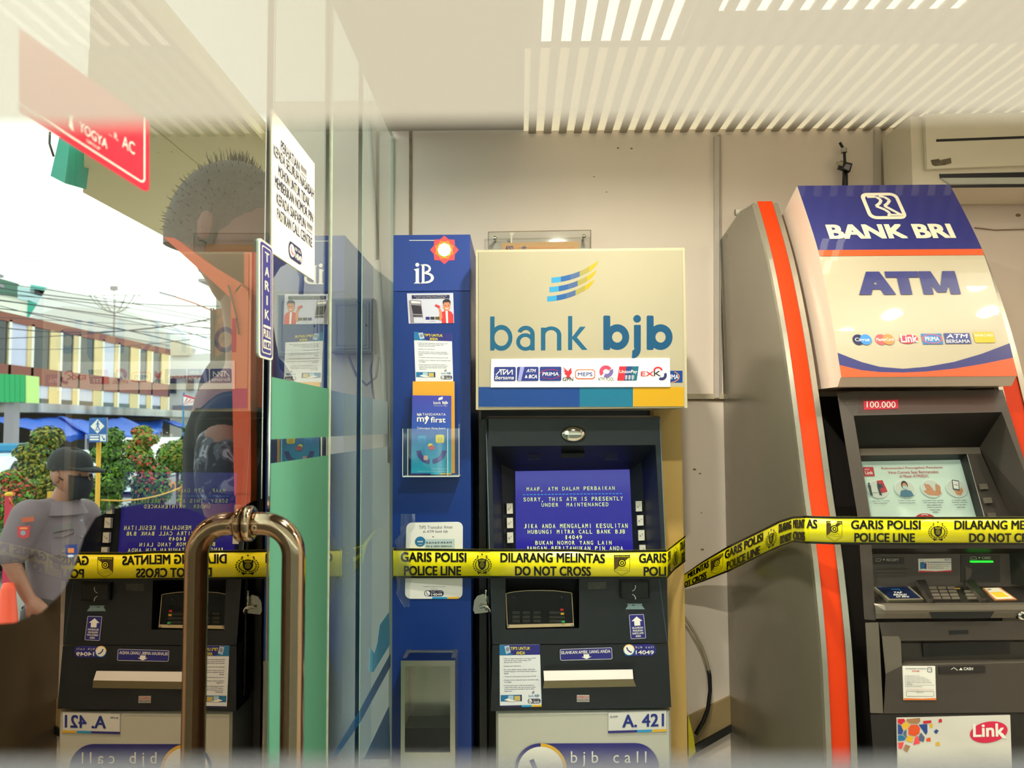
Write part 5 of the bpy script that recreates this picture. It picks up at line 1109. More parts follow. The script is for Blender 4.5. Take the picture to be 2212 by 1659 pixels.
p.ell(201, 36, 42, 23, mat('link_red', '#d8204a', .4), 0, 36, -.16); p.text('Link', 166, 17, 236, 46, m_pw, 1, .045); p.poly([(222, 40), (231, 38), (240, 50), (231, 50)], m_pw, 1); p.build('lettering', a)

# ------------------------------------------------------------------ air conditioner, cable, loose wires
m_ac = mat('ac_white', '#d9cfba', .35); m_acd = mat('ac_dark', '#16171f', .4)
ac = thing('air_conditioner', 'white wall air conditioner with dark slot at the top right', 'air conditioner', (1.5, 2.3, 2.1))
F1 = Front(2.20); F2 = Front(2.185)
b = MB(); c0, c1 = F1(1966, 252), F1(1966, 428); x9 = 1.71
b.box((c0.x, 2.20, c1.z+.03), (x9, BACK_Y-.03, c0.z), m_ac); b.build('body', ac)
b = MB(); q = [F2(1998, 246), F2(2330, 240), F2(2330, 350), F2(2003, 365)]; b.prism([(v.x if i in (0, 3) else x9, v.y, v.z) for i, v in enumerate(q)], (0, .014, 0), mat('ac_panel', '#ded6c2', .25)); b.build('front_panel', ac)
p = Print(F2, 2); p.poly([(2022, 301), (2260, 292), (2260, 297.5), (2022, 306.5)], m_acd); p.build('front_slot', ac)
p = Print(F2, 2); p.poly([(2010, 346), (2028, 343), (2030, 346), (2054, 341), (2055, 353), (2040, 357), (2020, 359), (2014, 357)], mat('label_residue', '#7d705a', .7, var=.5, scale=120), 0); p.build('label_residue', ac)
p = Print(F1, 2); p.poly([(2028, 376), (2300, 370), (2300, 384), (2030, 386)], m_acd); p.build('air_outlet', ac)
p = Print(F1, 1); p.slab([(2030, 386), (2290, 384), (2290, 398), (2049, 399)], mat('ac_flap', '#b9bab0', .3), .006); p.build('flap', ac)
p = Print(F1, 2); p.poly([(2051, 400), (2300, 397), (2300, 404), (2054, 406)], m_acd); p.build('lower_gap', ac)
cb = thing('adapter_cable', 'black cable with a small power adapter hanging on the wall above the right sign', 'cable', W(1820, 350, 2.38))
Q = Front(2.375)
b = MB(); b.tube([Q(1814, 308), Q(1820, 318), Q(1824, 330), Q(1825, 352), Q(1823, 372), Q(1822, 410)], .0045, m_black, 8); b.tube([Q(1828, 352), Q(1829, 380), Q(1829, 410)], .004, m_black, 8); b.build('cord', cb)
b = MB(); c_ = Q(1823, 325); b.lathe((c_.x, c_.y, c_.z-.007), [(.009, 0), (.010, .007), (.009, .014)], mat('tie_grey', '#b3aca2', .5), 12); b.build('cable_tie', cb)
p = Print(Q, 2); p.slab([(1813, 350), (1838, 356), (1833, 374), (1808, 366)], m_black, .012); a = p.build('adapter', cb); p = Print(Q, 38); p.poly([(1824, 357), (1834, 359.5), (1830, 371.5), (1818, 366)], m_grey); p.poly([(1803, 352), (1818, 352), (1816, 362), (1801, 358)], m_bs, 1); p.build('adapter_label', a)
b = MB(); Q2 = Front(2.37); pts = [(1474, 1327), (1488, 1347), (1503, 1372), (1516, 1398), (1527, 1430), (1533, 1460), (1534, 1492), (1529, 1530), (1519, 1558), (1503, 1586)]
pw_ = [Q2(*q) for q in pts]; cb2 = thing('loose_cable', 'curved black and white cable hanging in the gap between the two machines', 'cable', pw_[5])
b.tube(pw_[:6], .0045, mat('cable_grey', '#b1a78f', .4), 8); b.build('white_sheath', cb2); b = MB(); b.tube([pw_[4].lerp(pw_[5], .6)]+pw_[5:], [.006]*4+[.0068]*2, m_black, 8); b.build('black_sheath', cb2)
b = MB(); b.prism([Q2(1486, 1540), Q2(1498, 1590), Q2(1503, 1625), Q2(1488, 1640)], (0, .004, 0), m_ty); tag(b.build('tape_end'), 'loose yellow tape end at the foot of the tan housing', 'tape')
# thin wires on the wall right of the sign
b = MB(); b.tube([W(2105, 492, 2.395), W(2150, 497, 2.395), (1.71, 2.395, W(2212, 494, 2.395).z)], .0018, m_joint, 6); tag(b.build('wall_wire'), 'thin wire running along the wall right of the orange bank sign', 'wire')
# ================================================================== outside: porch, canopy, street
rnd = random.Random(11)
m_asph = mat('asphalt', '#8f8b86', .9, var=.15, scale=.8); m_conc = mat('porch_concrete', '#b8ad9c', .85, var=.1, scale=3)
b = MB(); b.box((-70, -25, GROUND-.1), (25, 90, GROUND), m_asph); struct(b.build('ground'), 'grey asphalt street and forecourt', 'ground')
b = MB(); b.box((-1.05, .30, GROUND+.002), (GLASS_X-.012, 2.395, 0), m_conc); struct(b.build('floor_porch'), 'concrete porch outside the glass door', 'floor')
b = MB(); b.box((-.401, .05, GROUND+.002), (1.78, 2.45, -.062), m_conc); struct(b.build('trim_1'), 'concrete plinth under the booth floor', 'trim')
# canopy over the porch
m_soff = mat('soffit_cream', '#f2e0b0', .8, var=.10, scale=1.5, bump=.2, bscale=8)
cz = EYE.z+.93
cp = thing('canopy', 'cream canopy roof with a seam, outside above the glass door', 'canopy', (-1.1, 3, cz))
def slab_xy(poly, z0, z1, m, name, par):
    b = MB(); b.prism([(x, y, z0) for x, y in poly], (0, 0, z1-z0), m); return b.build(name, par)
slab_xy([(-.82, 1.42), (-.82, 5.3), (-1.118, 5.3), (-1.118, 1.95)], cz, cz+.07, m_soff, 'soffit_panel', cp)
slab_xy([(-1.122, 1.95), (-1.122, 5.3), (-1.70, 5.3), (-1.70, 2.94)], cz, cz+.07, m_soff, 'soffit_panel', cp)
gb = thing('hanging_box', 'teal green box hanging at the canopy edge beyond the red sticker', 'box', W(130, 345, 2.6))
q = [W(128, 296, 2.6), W(152, 300, 2.6), W(140, 396, 2.6), W(109, 380, 2.6)]; b = MB(); b.prism(q, (.035, .07, 0), mat('teal_paint', '#0f9a86', .4)); b.build('body', gb)
b = MB(); b.tube([W(108, 285, 2.59), W(107, 310, 2.59), W(116, 338, 2.60)], .004, m_black, 6); b.build('wire', gb)
# orange steel post with its bracing arm, close outside the glass
m_post = mat('post_orange', '#e04a10', .5, var=.12, scale=6)
op = thing('orange_post', 'orange steel post with a diagonal arm just outside the glass door', 'post', (-.46, 1.33, 0))
def flat(px, d, t, m, name, par): b = MB(); b.prism([W(x, y, d) for x, y in px], (0, t, 0), m); return b.build(name, par)
flat([(498, 640), (520, 614), (536, 632), (541, 660), (542, 1070), (506, 1070)], 1.33, .03, m_post, 'upright', op)
flat([(354, 512), (374, 520), (402, 560), (452, 590), (520, 628), (520, 650), (498, 642)], 1.33, .03, m_post, 'arm', op) if False else flat([(352, 511), (376, 514), (455, 572), (524, 614), (500, 645)], 1.33, .03, m_post, 'arm', op)
flat([(527, 545), (556, 545), (556, 880), (527, 880)], 1.365, .02, m_post, 'back_plate', op)
flat([(556, 545), (583, 548), (583, 880), (556, 880)], 1.365, .02, m_post, 'back_plate', op)
b = MB(); a = W(524, 1065, 1.33); b.box((a.x-.012, 1.33, 0), (a.x+.014, 1.36, a.z), m_post); b.build('foot', op)
b = MB(); b.tube([W(493, 616, 1.325), W(512, 690, 1.325), W(516, 722, 1.325)], .0014, m_black, 6); b.build('cord', op)
# boxes and conduits on the wall left of the glass
m_mb_ = mat('meter_box_grey', '#b0aa9c', .5, var=.08, scale=8)
for k, (x0, y0, x1, y1, lab) in enumerate(((598, 637, 694, 772, 'grey meter box with framed door on the wall behind the paper notice'), (716, 644, 806, 762, 'plain grey meter box right of the framed one on the wall behind the glass'))):
    PWb = Front(BACK_Y-.05); t = thing('meter_box', lab, 'meter box', PWb((x0+x1)/2, y1), 'meter boxes behind the glass')
    b = MB(); a, c_ = PWb(x0, y0), PWb(x1, y1); b.rbox((a.x, a.y, c_.z), (c_.x, BACK_Y-.001, a.z), m_mb_, .006); b.build('case', t)
    p = Print(PWb, 0); p.slab([(x0+7, y0+9), (x1-9, y0+8), (x1-9, y1-9), (x0+7, y1-8)], mat('meter_door', '#a39d90', .4), .004); dd = p.build('door', t)
    p = Print(PWb, 14); p.outline([(x0+12, y0+16), (x1-15, y0+15), (x1-15, y1-16), (x0+12, y1-15)], 1.6, m_grey); p.ell(x1-14, (y0+y1)/2, 2.5, 2.5, m_black, 1, 10); p.build('door_line', dd)
m_pipe = mat('conduit_white', '#c9c4bb', .4)
b = MB(); b.tube([W(795, 255, 2.37), W(806, 420, 2.37), (W(818, 600, 2.37)), W(830, 813, 2.37), W(836, 1000, 2.37)], .0095, m_pipe, 12)
tag(b.build('conduit'), 'white conduit pipe running down the wall corner beside the blue cabinet', 'pipe')
for k, (pts, r, lab) in enumerate((([(752, 770), (770, 812), (792, 832), (812, 815), (818, 770)], .004, 'grey cable drooping in a deep loop below the meter boxes'), ([(806, 764), (800, 800), (806, 850), (812, 900)], .0035, 'grey cable falling straight below the plain meter box'), ([(640, 560), (652, 600), (650, 636)], .008, 'grey hose entering the top of the framed meter box'))):
    b = MB(); b.tube([W(x, y, 2.36) for x, y in pts], r, m_grey, 8); tag(b.build('wall_cable'), lab, 'cable')

# ------------------------------------------------------------------ long building across the street
FX = -20.0; FS = Side(FX)
m_fw = mat('facade_cream', '#e2c894', .8, var=.08, scale=.6); m_dk = mat('window_dark', '#14222c', .12); m_li = mat('shutter_lilac', '#cfcfe6', .7, var=.08, scale=2); m_br = mat('band_brown', '#8e5346', .8, var=.1, scale=.8)
m_para = mat('parapet_white', '#d5d5d8', .8, var=.55, scale=1.2, var_col='#6f6c68', stretch=(1, .6, .12))
fb = thing('long_building', 'two storey cream building with brown bands and dark windows across the street', 'building', (FX, 36, GROUND))
def fy(px): return FS(px, 830).y
yl, yr = fy(-30), fy(365)
def zz(py, px): return FS(px, py).z
ztop, zwt, zwb, zbb, zsb, zpt, zpb = zz(722, 222), zz(709, 87), zz(796, 87), zz(830, 58), zz(860, 75), zz(871, 13), zz(891, 13)
b = MB(); b.box((FX-5, yl, GROUND), (FX-.25, yr, ztop), m_fw); b.build('wall', fb)
b = MB(); b.box((FX-.25, yl, zwt), (FX+.05, yr, ztop), m_br); b.build('upper_band', fb)
b = MB(); b.box((FX-.25, yl, zbb), (FX+.05, yr, zwb), m_br); b.build('lower_band', fb)
b = MB(); b.box((FX-.25, fy(13), zpb), (FX+1.3, yr+.2, zpt), m_para); b.build('parapet', fb)
b = MB(); b.box((FX-.25, yl, zpt), (FX+.02, yr, zsb), m_dk); b.build('dark_strip', fb)
for a, c_, k in ((-25, 13, 0), (20, 56, 1), (69, 105, 0), (131, 156, 0), (170, 201, 0), (222, 246, 1), (256, 280, 0), (300, 316, 0), (328, 347, 0)):
    b = MB(); b.box((FX-.26, fy(a), zwb), (FX-.02, fy(c_), zwt), m_li if k else m_dk); b.build('shutter_panel' if k else 'window', fb)
for a, c_ in ((67, 108), (125, 157), (167, 202), (219, 246), (253, 282), (299, 318), (326, 350)):
    b = MB(); b.box((FX-.26, fy(a), zsb), (FX-.02, fy(c_), zbb), m_li); b.build('low_panel', fb)
m_fe = mat('pillar_edge_white', '#efe9dc', .7)
for a, c_ in ((14, 20), (56, 69), (105, 131), (156, 170), (201, 222), (246, 256), (280, 300), (316, 328), (347, 365)):
    b = MB(); b.box((FX-.1, fy(a), zpt), (FX+.03, fy(c_), ztop-.3), m_fw); pl_o = b.build('pillar', fb)
    b = MB(); b.box((FX+.031, fy(c_)-.16, zpt), (FX+.05, fy(c_), ztop-.25), m_fe); b.build('pillar_edge', pl_o)
b = MB(); b.box((FX-3.5, yl, GROUND), (FX+.1, yr, zpb-.02), mat('shop_dark', '#1b1a1c', .8)); b.build('dark_shopfront', fb)
# pale building behind it, and the green-banded one at the far left
def block(name, lab, px0, py0, px1, py1, d, depth, m):
    t = thing(name, lab, 'building', W((px0+px1)/2, 925, d)); a, c_ = W(px0, py0, d), W(px1, py1, d)
    b = MB(); b.box((a.x, d, GROUND), (c_.x, d+depth, a.z), m); b.build('wall', t); return t, a, c_
m_pale = mat('pale_wall', '#dadae0', .8, var=.06, scale=.4); m_grn = mat('dark_green', '#3f6b5c', .6); m_cyn = mat('cyan_panel', '#58b7ae', .5)
pb = thing('pale_building', 'pale building with a sloping roof behind the long cream building', 'building', (-27, 45, GROUND))
b = MB(); b.prism([W(101, 622, 47), W(190, 640, 47), W(330, 690, 47), W(366, 720, 47), W(366, 985, 47), W(60, 985, 47), W(60, 690, 47)], (0, 3, 0), m_pale); b.build('wall', pb)
b = MB(); b.prism([W(55, 690, 46.8), W(135, 660, 46.8), W(215, 668, 46.8), W(366, 722, 46.8), W(366, 745, 46.8)], (0, .15, 0), mat('roof_pale', '#c9c7cb', .7)); b.build('roof', pb)
tb = thing('banded_building', 'white building with a dark green band at the far left edge', 'building', (-40, 55, GROUND))
b = MB(); b.prism([W(-40, 595, 55), W(60, 620, 55), W(100, 620, 55), W(100, 978, 55), W(-40, 978, 55)], (0, 3, 0), mat('white_wall', '#e3e3da', .8)); b.build('wall', tb)
for q, m, n in ((((-40, 590), (38, 612), (38, 642), (-40, 628)), m_grn, 'green_band'), (((38, 618), (98, 628), (98, 660), (38, 645)), mat('glass_grey', '#a9c6cf', .3), 'window_band'), (((60, 648), (97, 662), (97, 684), (58, 684)), mat('teal_wall', '#1f9d8a', .6), 'teal_panel'), (((66, 614), (100, 620), (98, 642), (64, 634)), m_cyn, 'cyan_panel')):
    b = MB(); b.prism([W(x, y, 54.8) for x, y in q], (0, .15, 0), m); b.build(n, tb)
wb = thing('white_building', 'white two storey building with a brown window right of the long cream one', 'building', W(410, 925, 46))
for q, n, m, d in ((((366, 770), (448, 762), (465, 770), (465, 985), (366, 985)), 'wall', m_pale, 46), (((366, 735), (386, 735), (412, 752), (408, 768), (366, 768)), 'annex', mat('annex_beige', '#c9beb2', .8), 45.8), (((366, 812), (460, 810), (460, 815), (366, 817)), 'cornice', m_br, 45.7), (((402, 818), (416, 818), (416, 842), (402, 842)), 'window', mat('window_brown', '#5f4a40', .4), 45.75), (((367, 818), (378, 818), (378, 850), (367, 850)), 'window', m_dk, 45.75), (((372, 876), (424, 874), (424, 895), (372, 897)), 'grey_shutter', m_grey, 45.6)):
    b = MB(); b.prism([W(x, y, d) for x, y in q], (0, .8 if n in ('wall', 'annex') else .2, 0), m); b.build(n, wb)
# mesh billboard on posts
m_rust = mat('billboard_rust', '#94553c', .8, var=.55, scale=6, var_col='#4b3a38'); bb = thing('billboard', 'rust brown billboard on a dark frame beside the white building', 'billboard', W(500, 930, 14))
b = MB(); b.prism([W(x, y, 14) for x, y in ((462, 668), (527, 660), (527, 846), (462, 850))], (0, .08, 0), m_rust); b.build('panel', bb)
for x in (456, 461): b = MB(); b.bar(W(x, 665, 13.95), W(x, 880, 13.95), .025, .025, m_black); b.build('frame_post', bb)
for y in range(690, 870, 26): b = MB(); b.bar(W(455, y, 13.95), W(462, y-5, 13.95), .02, .02, m_black); b.build('frame_brace', bb)
for x in (468, 489): b = MB(); a = W(x, 850, 14); b.box((a.x-.04, 13.98, GROUND), (a.x+.04, 14.06, a.z), mat('post_dark', '#2f2a2c', .7)); b.build('post', bb)
# blue tarpaulins over the stalls
m_tarp = mat('tarp_blue', '#1f63d8', .45, var=.18, scale=1.2, bump=.5, bscale=2.5)
def tarp(name, lab, pts):
    t = thing(name, lab, 'tarpaulin', pts[3], 'blue tarpaulins over the stalls'); b = MB(); A_, B_, C_, D_ = pts; rows = []
    for i in range(9):
        k = i/8; l = A_.lerp(D_, k); r_ = B_.lerp(C_, k); rows.append([l.lerp(r_, j/12)+Vector((0, 0, -.16*math.sin(math.pi*j/12)*(1-.3*k)+.03*math.sin(j*2.1+i))) for j in range(13)])
    b.grid(rows, m_tarp); o = b.build('sheet', t); so = o.modifiers.new('thickness', 'SOLIDIFY'); so.thickness = .012
    b = MB(); fr = rows[-1]; b.grid([fr, [v+Vector((.02, 0, -.16-.05*math.sin(j*1.7))) for j, v in enumerate(fr)]], m_tarp); b.build('hem', t)
    for v in (C_, D_): b = MB(); b.tube([(v.x, v.y, GROUND), (v.x, v.y, v.z)], .03, m_grey, 6); b.build('pole', t)
def onx(px, py, x): return Side(x)(px, py)
tarp('tarpaulin', 'blue tarpaulin stretching left from behind the left bush', [onx(-60, 893, -19), onx(128, 898, -19), onx(190, 938, -15.5), onx(68, 930, -15.5)])
tarp('tarpaulin', 'blue tarpaulin behind the pedestrian sign', [onx(126, 899, -18.6), onx(262, 902, -18.6), onx(345, 934, -15), onx(186, 938, -15)])
tarp('tarpaulin', 'deep blue tarpaulin hanging below the right end of the parapet', [onx(255, 903, -19.6), onx(352, 905, -19.6), onx(350, 926, -18.8), onx(300, 920, -18.8)])
tarp('tarpaulin', 'sagging violet blue tarpaulin right of the parapet', [onx(352, 906, -17), onx(368, 908, -17), onx(432, 926, -14), onx(398, 926, -14)])
# banner, notice board, flags
bn = thing('banner', 'red and white rising ray banner in front of the white building', 'banner', W(436, 930, 24.2))
p = Print(Front(24.2), 0); p.slab([(397, 853), (440, 866), (476, 860), (476, 878), (440, 874), (397, 876)], m_pw, .03); a = p.build('cloth', bn); p = Print(Front(24.2), 95)
p.line([(397, 854), (440, 867), (476, 861)], 4, m_redp)
for x in (404, 412, 420, 430): p.poly([(397, 875), (x, 858+(x-397)*.3), (x+3, 859+(x-397)*.3)], m_redp, 1)
p.build('rays', a); b = MB(); b.tube([(W(397, 853, 24.3).x, 24.3, GROUND), W(397, 848, 24.3)], .03, m_teal, 8); b.build('pole', bn); b = MB(); b.tube([(W(476, 853, 24.3).x, 24.3, GROUND), W(476, 850, 24.3)], .03, m_grey, 8); b.build('pole', bn)
nb = thing('emblem_board', 'white board with a round emblem beside the billboard posts', 'sign', W(444, 930, 14)); PE = Front(14.4)
p = Print(PE, 0); p.slab([(424, 869), (464, 866), (464, 915), (423, 913)], mat('board_pale', '#d9d6d4', .6), .04); a = p.build('board', nb); p = Print(PE, 125); p.ell(447, 882, 15, 10, m_cn, 0); p.ell(447, 881, 12, 7.5, m_grey, 1); p.ell(447, 877, 5, 3, m_redp, 2); p.rect(432, 898, 458, 899.5, m_hair); p.rect(429, 902, 461, 904.5, m_hair); p.rect(438, 909, 456, 910, m_grey); p.build('emblem', a)
b = MB(); a = W(444, 914, 14.45); b.box((a.x-.03, 14.445, GROUND), (a.x+.03, 14.50, a.z), m_grey); b.build('post', nb)
for (x, y, m, lab) in ((434, 905, m_cy, 'small bright blue flag below the emblem board'), (480, 895, m_redp, 'small red flag between the dark billboard posts')):
    t = thing('flag', lab, 'flag', W(x, 930, 13.4)); b = MB(); b.prism([W(x, y, 13.4), W(x+6, y+1, 13.4), W(x+6, y+20, 13.4), W(x, y+21, 13.4)], (0, .01, 0), m); b.build('cloth', t); v = W(x-1, y, 13.4); b = MB(); b.tube([(v.x, 13.4, GROUND), v], .015, m_grey, 6); b.build('staff', t)
# green ribbed kiosk
gk = thing('green_kiosk', 'green ribbed metal kiosk panel at the left edge below the brown band', 'kiosk', W(25, 930, 16))
for i in range(7):
    x0 = -24+i*11.3; b = MB(); b.prism([W(x0, 806+i*.6, 16), W(x0+10.6, 806.6+i*.6, 16), W(x0+10.6, 869, 16), W(x0, 868, 16)], (0, .06, 0), mat('kiosk_green', '#16a060', .5)); b.build('rib', gk)
b = MB(); b.prism([W(55.5, 811, 16), W(59, 812, 16), W(59, 870, 16), W(55.5, 870, 16)], (0, .4, 0), mat('kiosk_lime', '#b5d77f', .5)); b.build('edge', gk)
b = MB(); v = W(20, 869, 16.1); b.box((v.x-.1, 16.1, GROUND), (v.x+.1, 16.3, v.z), m_grey); b.build('post', gk)
# satellite dish
sd = thing('satellite_dish', 'large wire mesh satellite dish on the roof of the cream building', 'dish', W(245, 700, 40)); dc = W(247, 676, 40); m_wire = mat('dish_wire', '#9a98a0', .5); R_ = 1.32
def dp(a, k): return dc+Vector((R_*k*math.cos(a), R_*.5*k*math.sin(a), .95*k*k+.12*k*math.sin(a)))
for i in range(14): b = MB(); a = 2*math.pi*i/14; b.tube([dp(a, k/5) for k in range(6)], .02, m_wire, 5); b.build('rib', sd)
for k in (.55, 1.0): b = MB(); b.tube([dp(2*math.pi*i/32, k) for i in range(33)], .022, m_wire, 5); b.build('ring', sd)
b = MB(); b.tube([dc, dc+Vector((-.05, 0, 1.25))], .02, m_wire, 5); b.build('mast', sd); b = MB(); v = dc+Vector((-.05, 0, 1.3)); b.box(v-Vector((.16, .1, .1)), v+Vector((.16, .1, .12)), m_grey); b.build('feed', sd)
b = MB(); b.tube([Vector((dc.x, dc.y, ztop+.002)), dc], .05, m_grey, 8); b.build('pillar', sd)
# overhead wires
wires = [((80, 547), (250, 562), (425, 579)), ((0, 612), (230, 646), (480, 694)), ((0, 620), (240, 652), (482, 662)), ((0, 634), (220, 668), (480, 742)), ((20, 640), (240, 660), (470, 700)), ((0, 648), (260, 684), (470, 712)), ((90, 690), (280, 700), (470, 708)), ((100, 676), (300, 716), (470, 722)), ((120, 706), (300, 712), (470, 685)), ((60, 660), (260, 690), (475, 735)), ((0, 730), (180, 722), (460, 690)), ((180, 700), (330, 726), (462, 760)), ((0, 752), (200, 752), (458, 726))]
m_w = mat('wire_dark', '#3c3b46', .6); PY = 26.0
for px, lab in ((475, 'utility pole behind the rust brown billboard carrying the wires'), (-48, 'utility pole beyond the left edge of the photo carrying the wires')):
    t = thing('utility_pole', lab, 'pole', (W(px, 925, PY).x, PY, GROUND)); v = W(px, 540, PY); v = W(px, 570, PY); b = MB(); b.tube([(v.x, PY, GROUND), (v.x, PY, v.z)], [.14, .10], mat('pole_concrete', '#8d8a84', .8), 10); b.build('shaft', t)
    for y in (590, 612): a = W(px, y, PY); b = MB(); b.box((a.x-.5, PY-.6, a.z-.05), (a.x+.5, PY+.6, a.z+.05), m_grey); b.build('cross_arm', t)
for i, pts in enumerate(wires):
    (x0, y0), (xm, ym), (x1, y1) = pts
    ya = y0 + (y0-ym)/(x0-xm)*(-48-x0); yb = y1 + (y1-ym)/(x1-xm)*(475-x1)
    A_, M_, B_ = W(-48, max(575, ya), PY+(i-6)*.085), W(xm, ym, PY+(i-6)*.085), W(475, max(575, yb), PY+(i-6)*.085); tm = (xm+48)/523.0
    q = (M_-A_*(1-tm)**2-B_*tm*tm)/(2*tm*(1-tm)); pth = [A_*(1-t)**2+q*2*t*(1-t)+B_*t*t for t in [k/14 for k in range(15)]]
    b = MB(); b.tube(pth, .010+.004*(i % 3), m_w, 5); o = b.build('overhead_wire')
    tag(o, 'lone highest wire crossing the white sky' if i == 0 else 'dark wire in the bundle crossing above the long cream building', 'wire', None if i == 0 else 'overhead wire bundle')
sl_ = thing('street_lamp', 'pale street lamp on a red arm above the white building', 'street lamp', W(460, 930, 33)); b = MB(); b.tube([W(378, 641, 33), W(420, 655, 33), W(460, 672, 33)], .035, mat('lamp_red', '#b5675c', .5), 8); b.build('arm', sl_); b = MB(); b.bar(W(345, 632, 33), W(379, 641, 33), .12, .07, m_grey); b.build('head', sl_); v = W(460, 672, 33); b = MB(); b.tube([(v.x, 33, GROUND), v], .05, m_rust, 8); b.build('pole', sl_)
# pedestrian sign on its yellow post, chain posts, cone
m_yp = mat('post_yellow', '#d8a21a', .5, var=.1, scale=20); m_sg = mat('road_sign_blue', '#1f5fae', .35)
ps = thing('pedestrian_sign', 'blue pedestrian crossing sign on a yellow post', 'road sign', W(212, 1100, 5)); PD = Front(5.0)
b = MB(); v = W(212, 950, 5.02); b.tube([(v.x, 5.03, GROUND), (v.x, 5.03, v.z)], .0145, m_yp, 12); b.build('post', ps)
fr = ((195, 903), (233, 902), (233, 955), (194, 955)); p = Print(PD, 0).frame(*fr, 38, 52); p.slab([(0, 0), (38, 0), (38, 52), (0, 52)], m_sg, .012, side=m_grey); a = p.build('plate', ps)
p = Print(PD, 36).frame(*fr, 38, 52); p.poly([(18, 2.5), (33, 18), (18, 33.5), (3, 18)], m_pw); p.ell(19, 7.5, 1.7, 1.9, m_sg, 1, 10); p.poly([(17, 9.5), (20.5, 10), (20, 17), (23.5, 25), (21.5, 26), (18.5, 19), (16.5, 25), (14.5, 25), (17, 17)], m_sg, 1); p.line([(17, 11), (14.5, 16)], 1.2, m_sg, 1); p.line([(20, 11), (22.5, 16)], 1.2, m_sg, 1)
for x in (9, 13, 17, 21, 25): p.poly([(x, 27.5), (x+2.5, 27.5), (x+2, 24.5), (x+.8, 24.5)], m_sg, 2)
p.rect(0, 35.5, 38, 36.3, m_pw); p.rect(23.5, 37, 36, 50, m_pw); p.poly([(26, 39), (28, 38.5), (32, 44), (33.5, 42.5), (34, 48), (28.5, 47.5), (30.3, 45.8)], m_sg, 1); p.rect(2, 39, 21, 42.5, m_pw); p.rect(2, 44.5, 21, 48, m_pw); p.build('symbols', a)
def chain_post(px, y0, d, m, lab, cap=None, w=.05):
    t = thing('chain_post', lab, 'post', W(px, y0, d), 'chain posts by the hedge'); v = W(px, y0, d); b = MB(); b.box((v.x-w/2, d, GROUND), (v.x+w/2, d+w, v.z), m); b.build('shaft', t)
    if cap: b = MB(); b.lathe((v.x, d+w/2, v.z), [(w*.6, 0), (w*.75, .004), (w*.75, .016), (w*.2, .024)], cap, 14); b.build('cap', t)
    return t
chain_post(394.5, 1046, 6.2, m_yp, 'square yellow chain post beside the mirrored police lettering', None, .032)
chain_post(15.5, 1072, 4.4, mat('post_red', '#c02343', .5), 'red chain post with a gold cap at the left edge', m_gold, .028)
chain_post(106, 1062, 6.0, m_yp, 'yellow chain post behind the police officer', None, .03)
def rope(p0, p1, d0, d1, sag, m, lab, r=.006, links=False):
    a, c_ = W(*p0, d0), W(*p1, d1); pts = [a.lerp(c_, k/20)-Vector((0, 0, sag*4*(k/20)*(1-k/20))) for k in range(21)]; b = MB()
    if links:
        for i, (u, v) in enumerate(zip(pts, pts[1:])):
            mid = (u+v)/2; t = (v-u).normalized(); s_ = t.orthogonal().normalized() if i % 2 else t.cross(t.orthogonal()).normalized(); L_ = (v-u).length*.62
            b.tube([mid+t*L_*math.cos(q)+s_*.011*math.sin(q) for q in [2*math.pi*j/10 for j in range(11)]], .0035, m, 5, caps=False)
    else: b.tube(pts, r, m, 6)
    return tag(b.build('chain'), lab, 'chain')
rope((218, 1080), (393, 1052), 5.05, 6.2, .04, m_yp, 'yellow chain sagging from the sign post to the square post')
rope((397, 1052), (470, 1072), 6.2, 6.6, .04, m_yp, 'yellow chain running right from the square post')
rope((21, 1078), (70, 1190), 4.4, 4.9, .05, mat('chain_orange', '#e08a1a', .5), 'orange link chain hanging from the red post', links=True)
cn = thing('traffic_cone', 'orange traffic cone at the left edge below the officer', 'cone', W(18, 1400, 3.6)); v = W(18, 1258, 3.6); zg = GROUND
b = MB(); b.lathe((v.x, 3.6, zg), [(.0, v.z-zg), (.022, v.z-zg-.004), (.03, v.z-zg-.03), (.125, .04), (.13, .035)], mat('cone_orange', '#ee4f2f', .5), 24); b.build('cone', cn); b = MB(); b.rbox((v.x-.17, 3.43, zg), (v.x+.17, 3.77, zg+.04), mat('cone_orange', '#ee4f2f', .5), .01); b.build('foot', cn)
